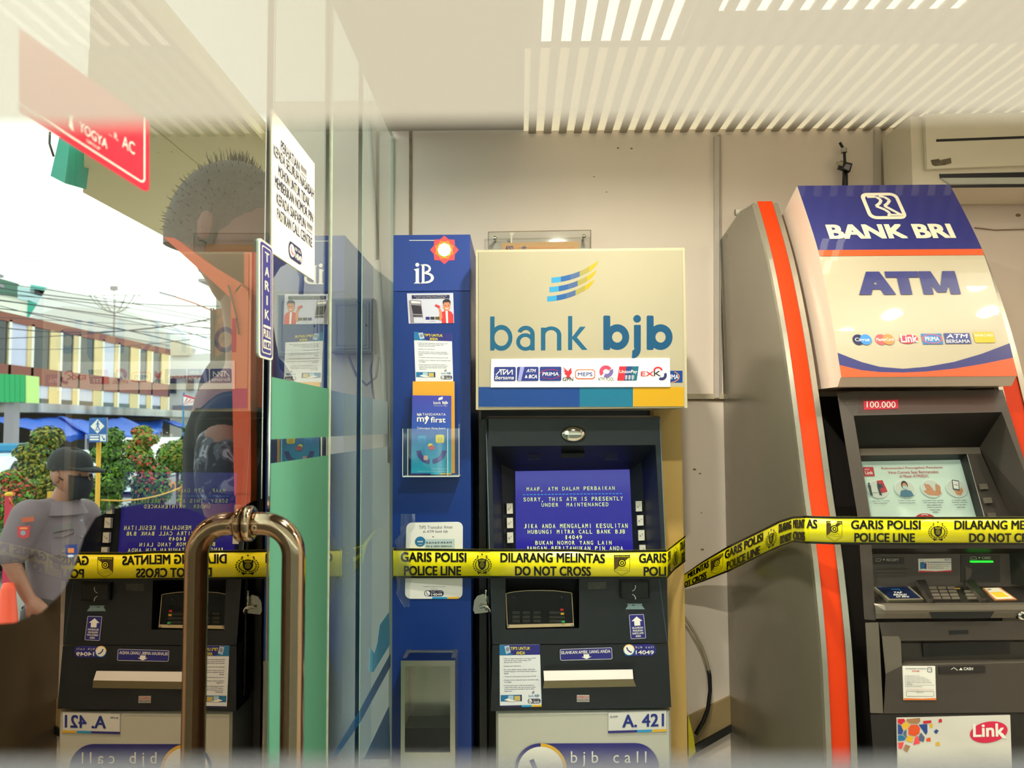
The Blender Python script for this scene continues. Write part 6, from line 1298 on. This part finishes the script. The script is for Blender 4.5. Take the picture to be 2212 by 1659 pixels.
# hedge shrubs
m_lv = [mat('leaf_green', '#486f1c', .6), mat('leaf_dark', '#223a14', .6), mat('leaf_yellow', '#86811f', .6), mat('leaf_red', '#b84a30', .6), mat('leaf_bright', '#648c18', .6)]
def shrub(px, y0, y1, wpx, d, mix, lab, n=1300, trunk=0, lobes=5, flower=0.0):
    t = thing('shrub', lab, 'shrub', (W(px, 925, d).x, d, GROUND), 'shrubs along the street'); a, c_ = W(px, y0, d), W(px, y1, d); h = (a.z-c_.z)/2; r = wpx/2*d/F_PX
    cs = [(Vector((a.x+rnd.uniform(-.35, .35)*r, d+rnd.uniform(-.3, .3)*r, c_.z+h*2*(i+.6)/(lobes+.2))), r*(.95-.55*abs(i/(lobes-1)-.35) if lobes > 1 else 1)) for i in range(lobes)] if lobes > 1 else [(Vector((a.x, d, c_.z+h)), r)]
    b = MB()
    for k in range(int(n*2.4)):
        cc, rr_ = rnd.choice(cs); v = Vector((rnd.gauss(0, 1), rnd.gauss(0, 1), rnd.gauss(0, 1))).normalized(); hh = h/lobes*1.5 if lobes > 1 else h
        q = cc+Vector((v.x*rr_, v.y*rr_, v.z*max(hh, rr_*.55)))*rnd.uniform(.62, 1.02)
        if q.z > a.z+.02: q.z = a.z-rnd.random()*.05
        s_ = rnd.uniform(.013, .027)*d/6; nrm = (v+Vector((rnd.uniform(-.7, .7), rnd.uniform(-.7, .7), rnd.uniform(-.2, .9)))).normalized(); u = nrm.orthogonal().normalized(); u = (u*math.cos(k)+nrm.cross(u)*math.sin(k)); w2 = nrm.cross(u)
        m = m_lv[3] if rnd.random() < flower*(1.6 if q.z > c_.z+h else .4) else m_lv[rnd.choice(mix)]
        b.face([q-u*s_, q+w2*s_*.5, q+u*s_, q-w2*s_*.5], m)
    o = b.build('foliage', t); o['kind'] = 'stuff'
    b = MB(); b.tube([(a.x, d, GROUND), (a.x+.02, d, (GROUND+c_.z)/2), (a.x, d, c_.z+h*.8)], [.025, .02, .012], mat('bark', '#5b4a38', .9), 7); b.build('trunk', t)
shrub(92, 925, 1095, 118, 6.6, [0, 1, 2, 2], 'tall yellow green shrub behind the police officer', 1900)
shrub(247, 928, 1095, 92, 5.6, [0, 0, 1, 4], 'dense green shrub just right of the pedestrian sign', 1700)
shrub(305, 922, 1010, 76, 6.4, [0, 2, 2, 4], 'yellow green shrub tip rising above the blue tarpaulin', 900, flower=.10)
shrub(322, 985, 1100, 96, 6.1, [0, 0, 1, 4], 'broad shrub with red leaves behind the yellow chain', 1600, flower=.16)
shrub(384, 950, 1022, 84, 7.2, [0, 4, 2, 0], 'round topiary shrub on a bare stem', 1200, lobes=1)
shrub(28, 1018, 1130, 92, 5.2, [0, 0, 1, 4], 'low shrub with red flowers behind the red post', 1500, flower=.22)
shrub(414, 922, 975, 44, 8.6, [1, 0, 0], 'small dark shrub against the parked white car', 450)
shrub(466, 927, 952, 46, 8.8, [2, 4, 2], 'low yellow shrub near the billboard posts', 350, lobes=2)
shrub(418, 1020, 1100, 60, 7.0, [4, 4, 0], 'bright green shrub beside the camouflage sleeve', 700)
shrub(150, 1085, 1200, 300, 7.9, [1, 1, 0], 'dark low hedge running behind the officer and the posts', 1500, lobes=1)
# parked cars
def car(name, lab, x, y0, L_, H_, m, suv=False, bar=None, police=False):
    t = thing(name, lab, 'car', (x, y0, GROUND)); g = GROUND; wd = .85
    pr = [(0, .32), (.02, .75), (.9, .92), (1.45, H_-.04), (1.75, H_), (L_-.9, H_), (L_-.35, .98), (L_-.03, .88), (L_, .32)] if not suv else [(0, .32), (.02, .85), (.8, 1.0), (1.35, H_-.05), (1.7, H_), (L_-.4, H_-.03), (L_-.05, 1.0), (L_, .35)]
    b = MB(); n = len(pr); rows = []
    for k, f in ((-1, 1), (-.96, 1), (.96, 1), (1, 1)):
        rows.append([(x+wd*k*(.82 if (z > 1.05 and abs(k) > .5) else 1), y0+y, g+z) for y, z in pr])
    b.grid(rows, m, smooth=False); b.face(rows[0], m); b.face(rows[-1][::-1], m); b.face([rows[0][0], rows[-1][0], rows[-1][-1], rows[0][-1]], m); b.build('body', t)
    zt0, zt1 = g+1.0, g+H_-.1
    for ya, yb in ((1.35, 2.35), (2.45, L_-.75)):
        b = MB(); q = [(x+wd*1.005, y0+ya-.1, zt0), (x+wd*1.005, y0+yb+(.15 if yb > 3 else 0), zt0), (x+wd*.84, y0+yb-.15, zt1), (x+wd*.84, y0+ya+.25, zt1)]; b.prism(q, (-.01, 0, 0), m_dk); b.build('side_window', t)
    b = MB(); b.face([(x-wd*.75, y0+.93, g+.97), (x+wd*.75, y0+.93, g+.97), (x+wd*.68, y0+1.43, g+H_-.07), (x-wd*.68, y0+1.43, g+H_-.07)], mat('windscreen', '#7f97a8', .08)); b.build('windscreen', t)
    for yy in (.75, L_-.8):
        for k in (-1, 1):
            b = MB(); b.lathe((x+k*(wd-.1), y0+yy, g+.31), [(0, -.1), (.2, -.1), (.31, -.07), (.31, .07), (.2, .1), (0, .1)], mat('tyre', '#16161a', .8), 18, 'X'); b.build('wheel', t)
    if bar: b = MB(); b.rbox((x-.6, y0+1.95, g+H_+.005), (x+.6, y0+2.25, g+H_+.13), bar, .03); b.build('light_bar', t)
    return t
m_cw = mat('car_white', '#dfe5ea', .2, coat=.5); m_cd = mat('car_dark', '#3c3a40', .25, coat=.5)
car('police_car', 'white car with a blue light bar at the left edge', -7.5, 8.7, 4.3, 1.45, m_cw, bar=mat('lightbar_blue', '#1978a8', .2))
car('parked_car', 'white off-road car parked behind the round shrub', -7.9, 14.6, 4.5, 1.60, m_cw, True)
car('parked_car', 'second white car parked further along behind the small dark shrub', -8.2, 19.5, 4.4, 1.50, m_cw)
pt = car('police_car', 'dark police car with orange mirrored lettering behind the chain', -5.6, 8.9, 3.6, 1.12, m_cd)
PPm = Side(-4.735); p = Print(PPm, 1); m_pol = mat('police_orange', '#e0931f', .5)
p.text('POLISI', 346, 1040, 388, 1062, m_pol, 1, .04, flip=True); p.poly([(334, 1046), (340, 1042), (346, 1046), (344, 1058), (340, 1062), (336, 1058)], m_pol, 1); p.line([(318, 1048), (320, 1060)], 3.4, m_pol, 1); p.line([(324, 1046), (326, 1058)], 3.4, m_pol, 1); p.build('lettering', pt)
# ================================================================== people
m_sk = mat('skin_brown', '#9a6650', .5, var=.06, scale=30); m_skd = mat('skin_dark', '#6f4338', .55); m_hair2 = mat('hair_greying', '#2c2622', .8, var=.35, scale=160, var_col='#4d453e'); m_eye = mat('eye_dark', '#4a3f3a', .3)
def basis(o, fwd, up):
    f = Vector(fwd).normalized(); u = Vector(up); u = (u-f*u.dot(f)).normalized(); s_ = u.cross(f)
    return lambda a, b_, c2: Vector(o)+f*a+s_*b_+u*c2
def head_mesh(o, fwd, up, sc, m, name, par, nose=1.0):
    L_ = basis(o, fwd, up); b = MB(); rows = []; NU, NV = 26, 36
    for i in range(NU+1):
        th = math.pi*i/NU; row = []
        for k in range(NV):
            ph = 2*math.pi*k/NV; x, y, z = math.sin(th)*math.cos(ph), math.sin(th)*math.sin(ph), math.cos(th)
            a, s_, c2 = .098*x, .076*y, .122*z
            if z < 0: s_ *= 1-.28*z*z; a = a*(1-.10*z*z)+(.018*z*z if x > 0 else .03*z*z)
            fr_ = max(0, x)**6
            if x < 0 and z < -.05: a *= 1-.62*min(1, (-z-.05)/.75)**1.2
            d = 0
            az = abs(y)
            if x > 0:
                d += .026*math.exp(-((z+.17)/.17)**2-(az/.16)**2)*nose*(1 if z > -.36 else .5)      # nose
                d -= .010*math.exp(-((z-.05)/.10)**2-((az-.36)/.18)**2)                              # eye sockets
                d += .006*math.exp(-((z-.20)/.08)**2-((az-.3)/.3)**2)                                # brow
                d += .007*math.exp(-((z+.50)/.05)**2-(az/.30)**2)+.007*math.exp(-((z+.62)/.05)**2-(az/.26)**2)  # lips
                d += .012*math.exp(-((z+.85)/.12)**2-(az/.3)**2)                                     # chin
            row.append(L_((a+d)*sc, s_*sc, c2*sc))
        rows.append(row)
    b.grid(rows, m, closed=True)
    for k in (-1, 1):                                  # ears, grown onto the head
        c2 = L_(-.008*sc, k*.074*sc, -.004*sc); pr = []
        for i in range(7):
            th = math.pi*i/6; pr.append([c2+(L_(math.sin(th)*math.cos(q)*.020*sc, math.sin(th)*math.sin(q)*.011*sc*k, math.cos(th)*.034*sc)-Vector(o)) for q in [2*math.pi*j/12 for j in range(12)]])
        b.grid(pr, m, closed=True)
    o_ = b.build(name, par)
    for k in (-1, 1):
        e = MB(); e.ball(L_(.078*sc, k*.030*sc, .006*sc), .0105*sc, m_eye, 10, 7); eo = e.build('eye', o_)
        e = MB(); e.ball(L_(.0915*sc, k*.030*sc, .006*sc), .0045*sc, m_black, 8, 5); e.build('pupil', par) if False else None
    return L_, o_
def blob(parts, name, m, par, vox=.014, smooth=4):
    """one continuous skin grown from tapered limbs"""
    b = MB()
    for pth, rad in parts:
        b.tube(pth, rad, m, 14)
        b.ball(pth[0], rad[0], m, 12, 8); b.ball(pth[-1], rad[-1], m, 12, 8)
    o = b.build(name, par); r = o.modifiers.new('remesh', 'REMESH'); r.mode = 'VOXEL'; r.voxel_size = vox; r.use_smooth_shade = True
    if smooth: s_ = o.modifiers.new('smooth', 'SMOOTH'); s_.iterations = smooth; s_.factor = .5
    return o
def hand(wr, d, up, sc=1.0):
    """palm, four curled fingers of unequal length and a thumb from the side of the palm"""
    d = Vector(d).normalized(); u = Vector(up); u = (u-d*u.dot(d)).normalized(); s_ = d.cross(u); wr = Vector(wr); out = []
    palm = wr+d*.05*sc; out.append(([wr, wr+d*.045*sc, wr+d*.085*sc], [.026*sc, .034*sc, .032*sc]))
    for k, ln in enumerate((.066, .076, .070, .054)):
        b0 = wr+d*.088*sc+s_*(.028-.0187*k)*sc; b1 = b0+(d*.75-u*.5)*ln*.5*sc; b2 = b1+(d*.2-u*.9)*ln*.45*sc; out.append(([wr+d*.06*sc+s_*(.02-.013*k)*sc, b0, b1, b2], [.011*sc, .0095*sc, .0085*sc, .007*sc]))
    t0 = wr+d*.022*sc+s_*.024*sc; out.append(([t0, t0+(d*.6+s_*.7)*.035*sc, t0+(d*1.0+s_*.6-u*.4)*.058*sc], [.013*sc, .011*sc, .008*sc])); return out
# ------------------------------------------------------------------ police officer beyond the glass
D = 3.9
pp_ = lambda x, y, d=0: W(x, y, D+d)
po = thing('person', 'police officer in grey shirt, black cap and black mask seen through the glass door', 'person', (pp_(130, 1100).x, D, GROUND))
hc = pp_(152, 1026); fw = Vector((.97, -.22, -.04))
ex = lambda v: Vector(v)
hip_l, hip_r = pp_(100, 1330, -.08), pp_(150, 1330, .10)
zf_ = GROUND
sh_n, sh_f = pp_(62, 1118, -.12), pp_(180, 1112, .16)
el = pp_(22, 1212, -.22); wrist = pp_(62, 1292, -.20)
neckb = pp_(136, 1100)
L_, hd_ = head_mesh(hc, fw, (0, 0, 1), 1.02, m_sk, 'head', po)
body = [([neckb-Vector((0, 0, .06)), neckb+Vector((0, 0, .06)), hc-Vector((.01, 0, .07))], [.066, .058, .056]),
        ([pp_(125, 1150), pp_(125, 1240), pp_(126, 1330)], [.12, .115, .125]),
        ([sh_n, el, wrist], [.060, .045, .030]), ([sh_f, pp_(205, 1215, .25), pp_(200, 1310, .22)], [.060, .045, .030])]
for h, k in ((hip_l, -.02), (hip_r, .02)):
    kn = Vector((h.x+.02, h.y, (h.z+zf_)/2+.03)); an = Vector((h.x, h.y, zf_+.09)); body.append(([h, kn, an, an+Vector((.15, 0, -.045))], [.095, .065, .045, .04]))
body += hand(wrist, (.7, .1, -.7), (.5, -.6, .3)) + hand(pp_(200, 1310, .22), (.1, 0, -1), (1, 0, 0))
blob(body, 'body', m_sk, po, .012)
m_uni = mat('uniform_grey', '#75636a', .8, var=.12, scale=6); m_tr = mat('uniform_brown', '#3d3230', .8)
ch = pp_(126, 1180)
blob([([pp_(128, 1112), pp_(124, 1180), pp_(124, 1262), pp_(126, 1320)], [.10, .145, .135, .145]), ([pp_(70, 1110, -.10), pp_(128, 1108), pp_(178, 1106, .14)], [.066, .085, .066]),
      ([pp_(64, 1116, -.12), pp_(40, 1165, -.17), pp_(27, 1195, -.205)], [.088, .080, .072]), ([pp_(180, 1112, .16), pp_(200, 1185, .22)], [.085, .072])], 'shirt', m_uni, po, .014, 6)
b_ = [([pp_(126, 1322), pp_(126, 1352)], [.150, .155])]
for h in (hip_l, hip_r): kn = Vector((h.x+.02, h.y, (h.z+zf_)/2+.03)); b_.append(([h, kn, Vector((h.x, h.y, zf_+.09))], [.115, .085, .07]))
blob(b_, 'trousers', m_tr, po, .016)
for h in (hip_l, hip_r): b = MB(); b.tube([Vector((h.x-.05, h.y, zf_+.05)), Vector((h.x+.08, h.y, zf_+.05)), Vector((h.x+.19, h.y, zf_+.035))], [.05, .05, .032], m_black, 12); b.build('boot', po)
b = MB(); b.lathe(pp_(126, 1316)-Vector((0, 0, .03)), [(.158, 0), (.163, .005), (.163, .05), (.158, .055)], m_black, 28); bl_ = b.build('belt', po)
c_ = pp_(80, 1322, -.165); b = MB(); b.lathe(c_, [(.0, 0), (.018, -.004), (.024, 0)], m_alu, 16, 'Y'); b.build('buckle', bl_)
# collar
b = MB(); rows = []
for i in range(4): rows.append([neckb+Vector(((.078+.012*i)*math.cos(q), (.078+.012*i)*math.sin(q), .045-.022*i)) for q in [2*math.pi*k/24 for k in range(24)]])
b.grid(rows, m_uni, closed=True); b.build('collar', po)
# cap: dome, band and peak
m_cap = mat('cap_black', '#1d1d22', .8, var=.2, scale=20)
Hb = basis(hc, fw, (0, 0, 1)); b = MB(); rows = []
for i in range(8):
    t = i/7; r_ = math.sin(t*math.pi/2)**.7; rows.append([Hb(.113*r_*math.cos(q)-.004, .092*r_*math.sin(q), .142-.092*(1-math.cos(t*math.pi/2))-.018*(1-t)*max(0, math.cos(q)) ) for q in [2*math.pi*k/28 for k in range(28)]])
rows.append([Hb(.114*math.cos(q)-.004, .093*math.sin(q), .030) for q in [2*math.pi*k/28 for k in range(28)]])
b.grid(rows, m_cap, closed=True); cp_ = b.build('cap', po)
b = MB(); top = []; 
for k in range(13):
    q = math.radians(-62+124*k/12); top.append((Hb(.110*math.cos(q)-.004, .090*math.sin(q), .044), Hb(.110*math.cos(q)+.085*math.cos(q)**.6-.004, .086*math.sin(q), .040-.012*math.cos(q))))
b.grid([[a for a, c2 in top], [a.lerp(c2, .5)+Vector((0, 0, .006)) for a, c2 in top], [c2 for a, c2 in top]], m_cap); o = b.build('peak', cp_); so = o.modifiers.new('thickness', 'SOLIDIFY'); so.thickness = .008
# mask
b = MB(); rows = []
for i in range(7):
    t = i/6; z_ = -.004-.106*t; rows.append([Hb((.098+.022*math.sin(math.pi*min(1, t*1.1))*math.cos(q)**2)*math.cos(q)*(1-.10*t)+.006, .080*math.sin(q)*(1-.22*t*t), z_+.016*math.sin(q)**2*(1-2*t)) for q in [math.radians(-60+120*k/14) for k in range(15)]])
b.grid(rows, mat('mask_black', '#14151c', .85)); o = b.build('mask', po); so = o.modifiers.new('thickness', 'SOLIDIFY'); so.thickness = .006; so.offset = 1
for k in (-1, 1): b = MB(); b.tube([Hb(.03, k*.078, -.02), Hb(-.01, k*.083, .005)], .003, m_black, 6); b.build('mask_strap', o)
# cropped hair at the nape
b = MB(); rows = []
for i in range(5): rows.append([Hb(-.002+(.101-.006*i)*math.cos(q), (.0785-.003*i)*math.sin(q), .035-.022*i) for q in [math.radians(95+170*k/14) for k in range(15)]])
b.grid(rows, m_hair2); b.build('hair', po)
# shoulder straps, pocket flap and buttons
for (x0, y0, x1, y1, d0, d1) in ((96, 1091, 56, 1108, -.085, -.16),):
    b = MB(); b.bar(pp_(x0, y0, d0), pp_(x1, y1, d1), .045, .012, m_uni); b.build('shoulder_strap', po)
b = MB(); b.prism([pp_(112, 1153, -.172), pp_(158, 1145, -.172), pp_(157, 1152, -.174), pp_(136, 1160, -.176), pp_(113, 1160, -.174)], (0, .01, 0), mat('uniform_shadow', '#665559', .8)); b.build('pocket_flap', po)
b = MB(); b.prism([pp_(108, 1150, -.166), pp_(160, 1142, -.166), pp_(161, 1196, -.166), pp_(112, 1200, -.166)], (0, .012, 0), m_uni); b.build('pocket', po)
for y in (1125, 1160, 1200, 1245): c_ = pp_(176, y, -.118); b = MB(); b.lathe(c_, [(0, -.003), (.006, -.002), (.006, .004)], m_grey, 10, 'Y'); b.build('button', po)
# badges: thin patches lying on the shirt
def patch(px, d, m, name, t=.006): b = MB(); b.prism([pp_(x, y, d) for x, y in px], (0, t, 0), m); return b.build(name, po)
for pts, d, m, n in ((((37, 1137), (64, 1136), (62, 1160), (50, 1164), (38, 1159)), -.262, mat('patch_red', '#b8333c', .6), 'arm_badge'), (((46, 1119), (72, 1116), (72, 1126), (47, 1129)), -.23, mat('patch_orange', '#b5502f', .6), 'arm_title'), (((112, 1139), (158, 1130), (158, 1141), (113, 1151)), -.178, mat('patch_grey', '#5f5556', .6), 'name_strip'), (((140, 1178), (166, 1176), (167, 1200), (158, 1206), (143, 1203)), -.175, m_cn, 'pocket_badge')):
    o = patch(pts, d, m, n)
    if n == 'arm_badge': p = Print(Front(D+d), 2); p.ell(50, 1151, 6, 5.5, m_grey, 0); p.rect(43, 1139, 59, 1143, m_or); p.build('badge_print', o)
    if n == 'pocket_badge': p = Print(Front(D+d), 2); p.rect(147, 1184, 160, 1194, m_or); p.ell(153, 1201, 7, 3, m_lav, 0); p.build('badge_print', o)

# ------------------------------------------------------------------ bystander pressed close to the glass
D2 = 1.50
g = lambda x, y, d=0: W(x, y, D2+d)
bs = thing('person', 'grey haired man in a camouflage shirt leaning close outside the glass door', 'person', (g(520, 925).x, D2, 0))
hc2 = g(496, 506, .0); fw2 = Vector((.98, -.02, -.18)); up2 = Vector((.18, 0, .98))
L2_, h2 = head_mesh(hc2, fw2, up2, 1.12, m_skd, 'head', bs)
nk = g(548, 800)
bodyp = [([nk, g(536, 690, .02), hc2+Vector((.02, .0, -.05))], [.052, .048, .05]), ([g(540, 900, .06), g(540, 1100, .06), g(535, 1300, .08)], [.115, .11, .12]),
         ([g(492, 960, -.10), g(482, 1085, -.12), g(500, 1180, -.10)], [.05, .040, .028]), ([g(560, 950, .24), g(575, 1100, .30), g(575, 1210, .26)], [.05, .040, .028])]
for x, y in ((-.03, -.07), (.03, .12)):
    h = g(530, 1330, .06)+Vector((x-.04, y, 0)); bodyp.append(([h, Vector((h.x, h.y, .5)), Vector((h.x-.01, h.y, .09)), Vector((h.x+.12, h.y, .045))], [.09, .062, .045, .038]))
bodyp += hand(g(500, 1180, -.10), (0, .15, -1), (-1, 0, 0), .95)+hand(g(575, 1210, .26), (.2, 0, -1), (1, 0, 0), .95)
blob(bodyp, 'body', m_skd, bs, .013)
def camo():
    m = bpy.data.materials.new('camouflage_cloth'); m.use_nodes = True; nt = m.node_tree; N = nt.nodes; L = nt.links; p_ = N['Principled BSDF']; p_.inputs['Roughness'].default_value = .85
    tc = N.new('ShaderNodeTexCoord'); n = N.new('ShaderNodeTexNoise'); n.inputs['Scale'].default_value = 26; n.inputs['Detail'].default_value = 3; n.inputs['Distortion'].default_value = 1.2; L.new(tc.outputs['Object'], n.inputs['Vector'])
    r = N.new('ShaderNodeValToRGB'); r.color_ramp.interpolation = 'CONSTANT'; e = r.color_ramp.elements; e[0].color = lin('#23232a'); e[0].position = 0; e[1].color = lin('#4a4a55'); e[1].position = .47; k = e.new(.56); k.color = lin('#85818c'); k = e.new(.64); k.color = lin('#33323b')
    L.new(n.outputs[0], r.inputs[0]); L.new(r.outputs[0], p_.inputs['Base Color']); return m
m_camo = camo(); m_dkc = mat('dark_cloth', '#15120f', .9)
blob([([g(535, 850, .08), g(548, 930, .06), g(548, 1060, .06), g(540, 1300, .08)], [.10, .135, .135, .14]), ([g(510, 935, -.06), g(540, 925, .06), g(560, 930, .18)], [.075, .10, .075])], 'shirt', m_dkc, bs, .014, 5)
blob([([g(505, 940, -.06), g(490, 985, -.10), g(484, 1042, -.12)], [.062, .058, .052])], 'sleeve', m_camo, bs, .010, 3)
b = MB(); b.prism([g(524, 925, -.12), g(543, 912, -.12), g(550, 930, -.10), (g(540, 945, -.12))], (0, .01, 0), m_camo); b.build('collar', bs)
blob([([g(535, 1290, .07), g(535, 1340, .07)], [.145, .145])]+[([g(530, 1330, .06)+Vector((x-.04, y, 0)), Vector((g(530, 1330, .06).x+x-.04, D2+.06+y, .09))], [.115, .075]) for x, y in ((-.03, -.07), (.03, .12))], 'trousers', m_dkc, bs, .016)
for x, y in ((-.03, -.07), (.03, .12)): h = g(530, 1330, .06)+Vector((x-.04, y, 0)); b = MB(); b.tube([(h.x-.05, h.y, .048), (h.x+.07, h.y, .048), (h.x+.17, h.y, .034)], [.047, .048, .03], m_black, 12); b.build('shoe', bs)
# hair: cap of hair plus loose tufts
B2 = basis(hc2, fw2, up2); b = MB(); rows = []; sc = 1.12
for i in range(10):
    th = math.pi*.60*i/9; rows.append([B2((.106*math.sin(th)*math.cos(q)-.006-(.02 if math.cos(q) > .3 else 0)*(i/9)**2)*sc, .083*math.sin(th)*math.sin(q)*sc, .131*math.cos(th)*sc+(.045*sc*max(0, math.cos(q))*(i/9)**2)) for q in [2*math.pi*k/40 for k in range(40)]])
b.grid(rows, m_hair2, closed=True); ho = b.build('hair', bs)
b = MB()
for k in range(460):
    th = rnd.uniform(0, .55)*math.pi; q = rnd.uniform(0, 2*math.pi); n = Vector((math.sin(th)*math.cos(q), math.sin(th)*math.sin(q), math.cos(th)))
    if n.x > .55 and n.z < .5: continue
    p0 = B2((.105*n.x-.006)*sc, .082*n.y*sc, .130*n.z*sc); dv = (B2(n.x, n.y, n.z)-Vector(hc2)).normalized(); ln = rnd.uniform(.004, .011)
    if n.x > -.5 and n.x < .2 and n.z > .85: ln = rnd.uniform(.008, .024)
    bend = Vector((rnd.uniform(-.5, .3), 0, rnd.uniform(-.2, .5)))*.6; b.tube([p0-dv*.003, p0+dv*ln*.6, p0+(dv+bend)*ln], [.0009, .0007, .0002], m_hair2, 4, caps=False)
o = b.build('loose_hair', ho); o['kind'] = 'stuff'
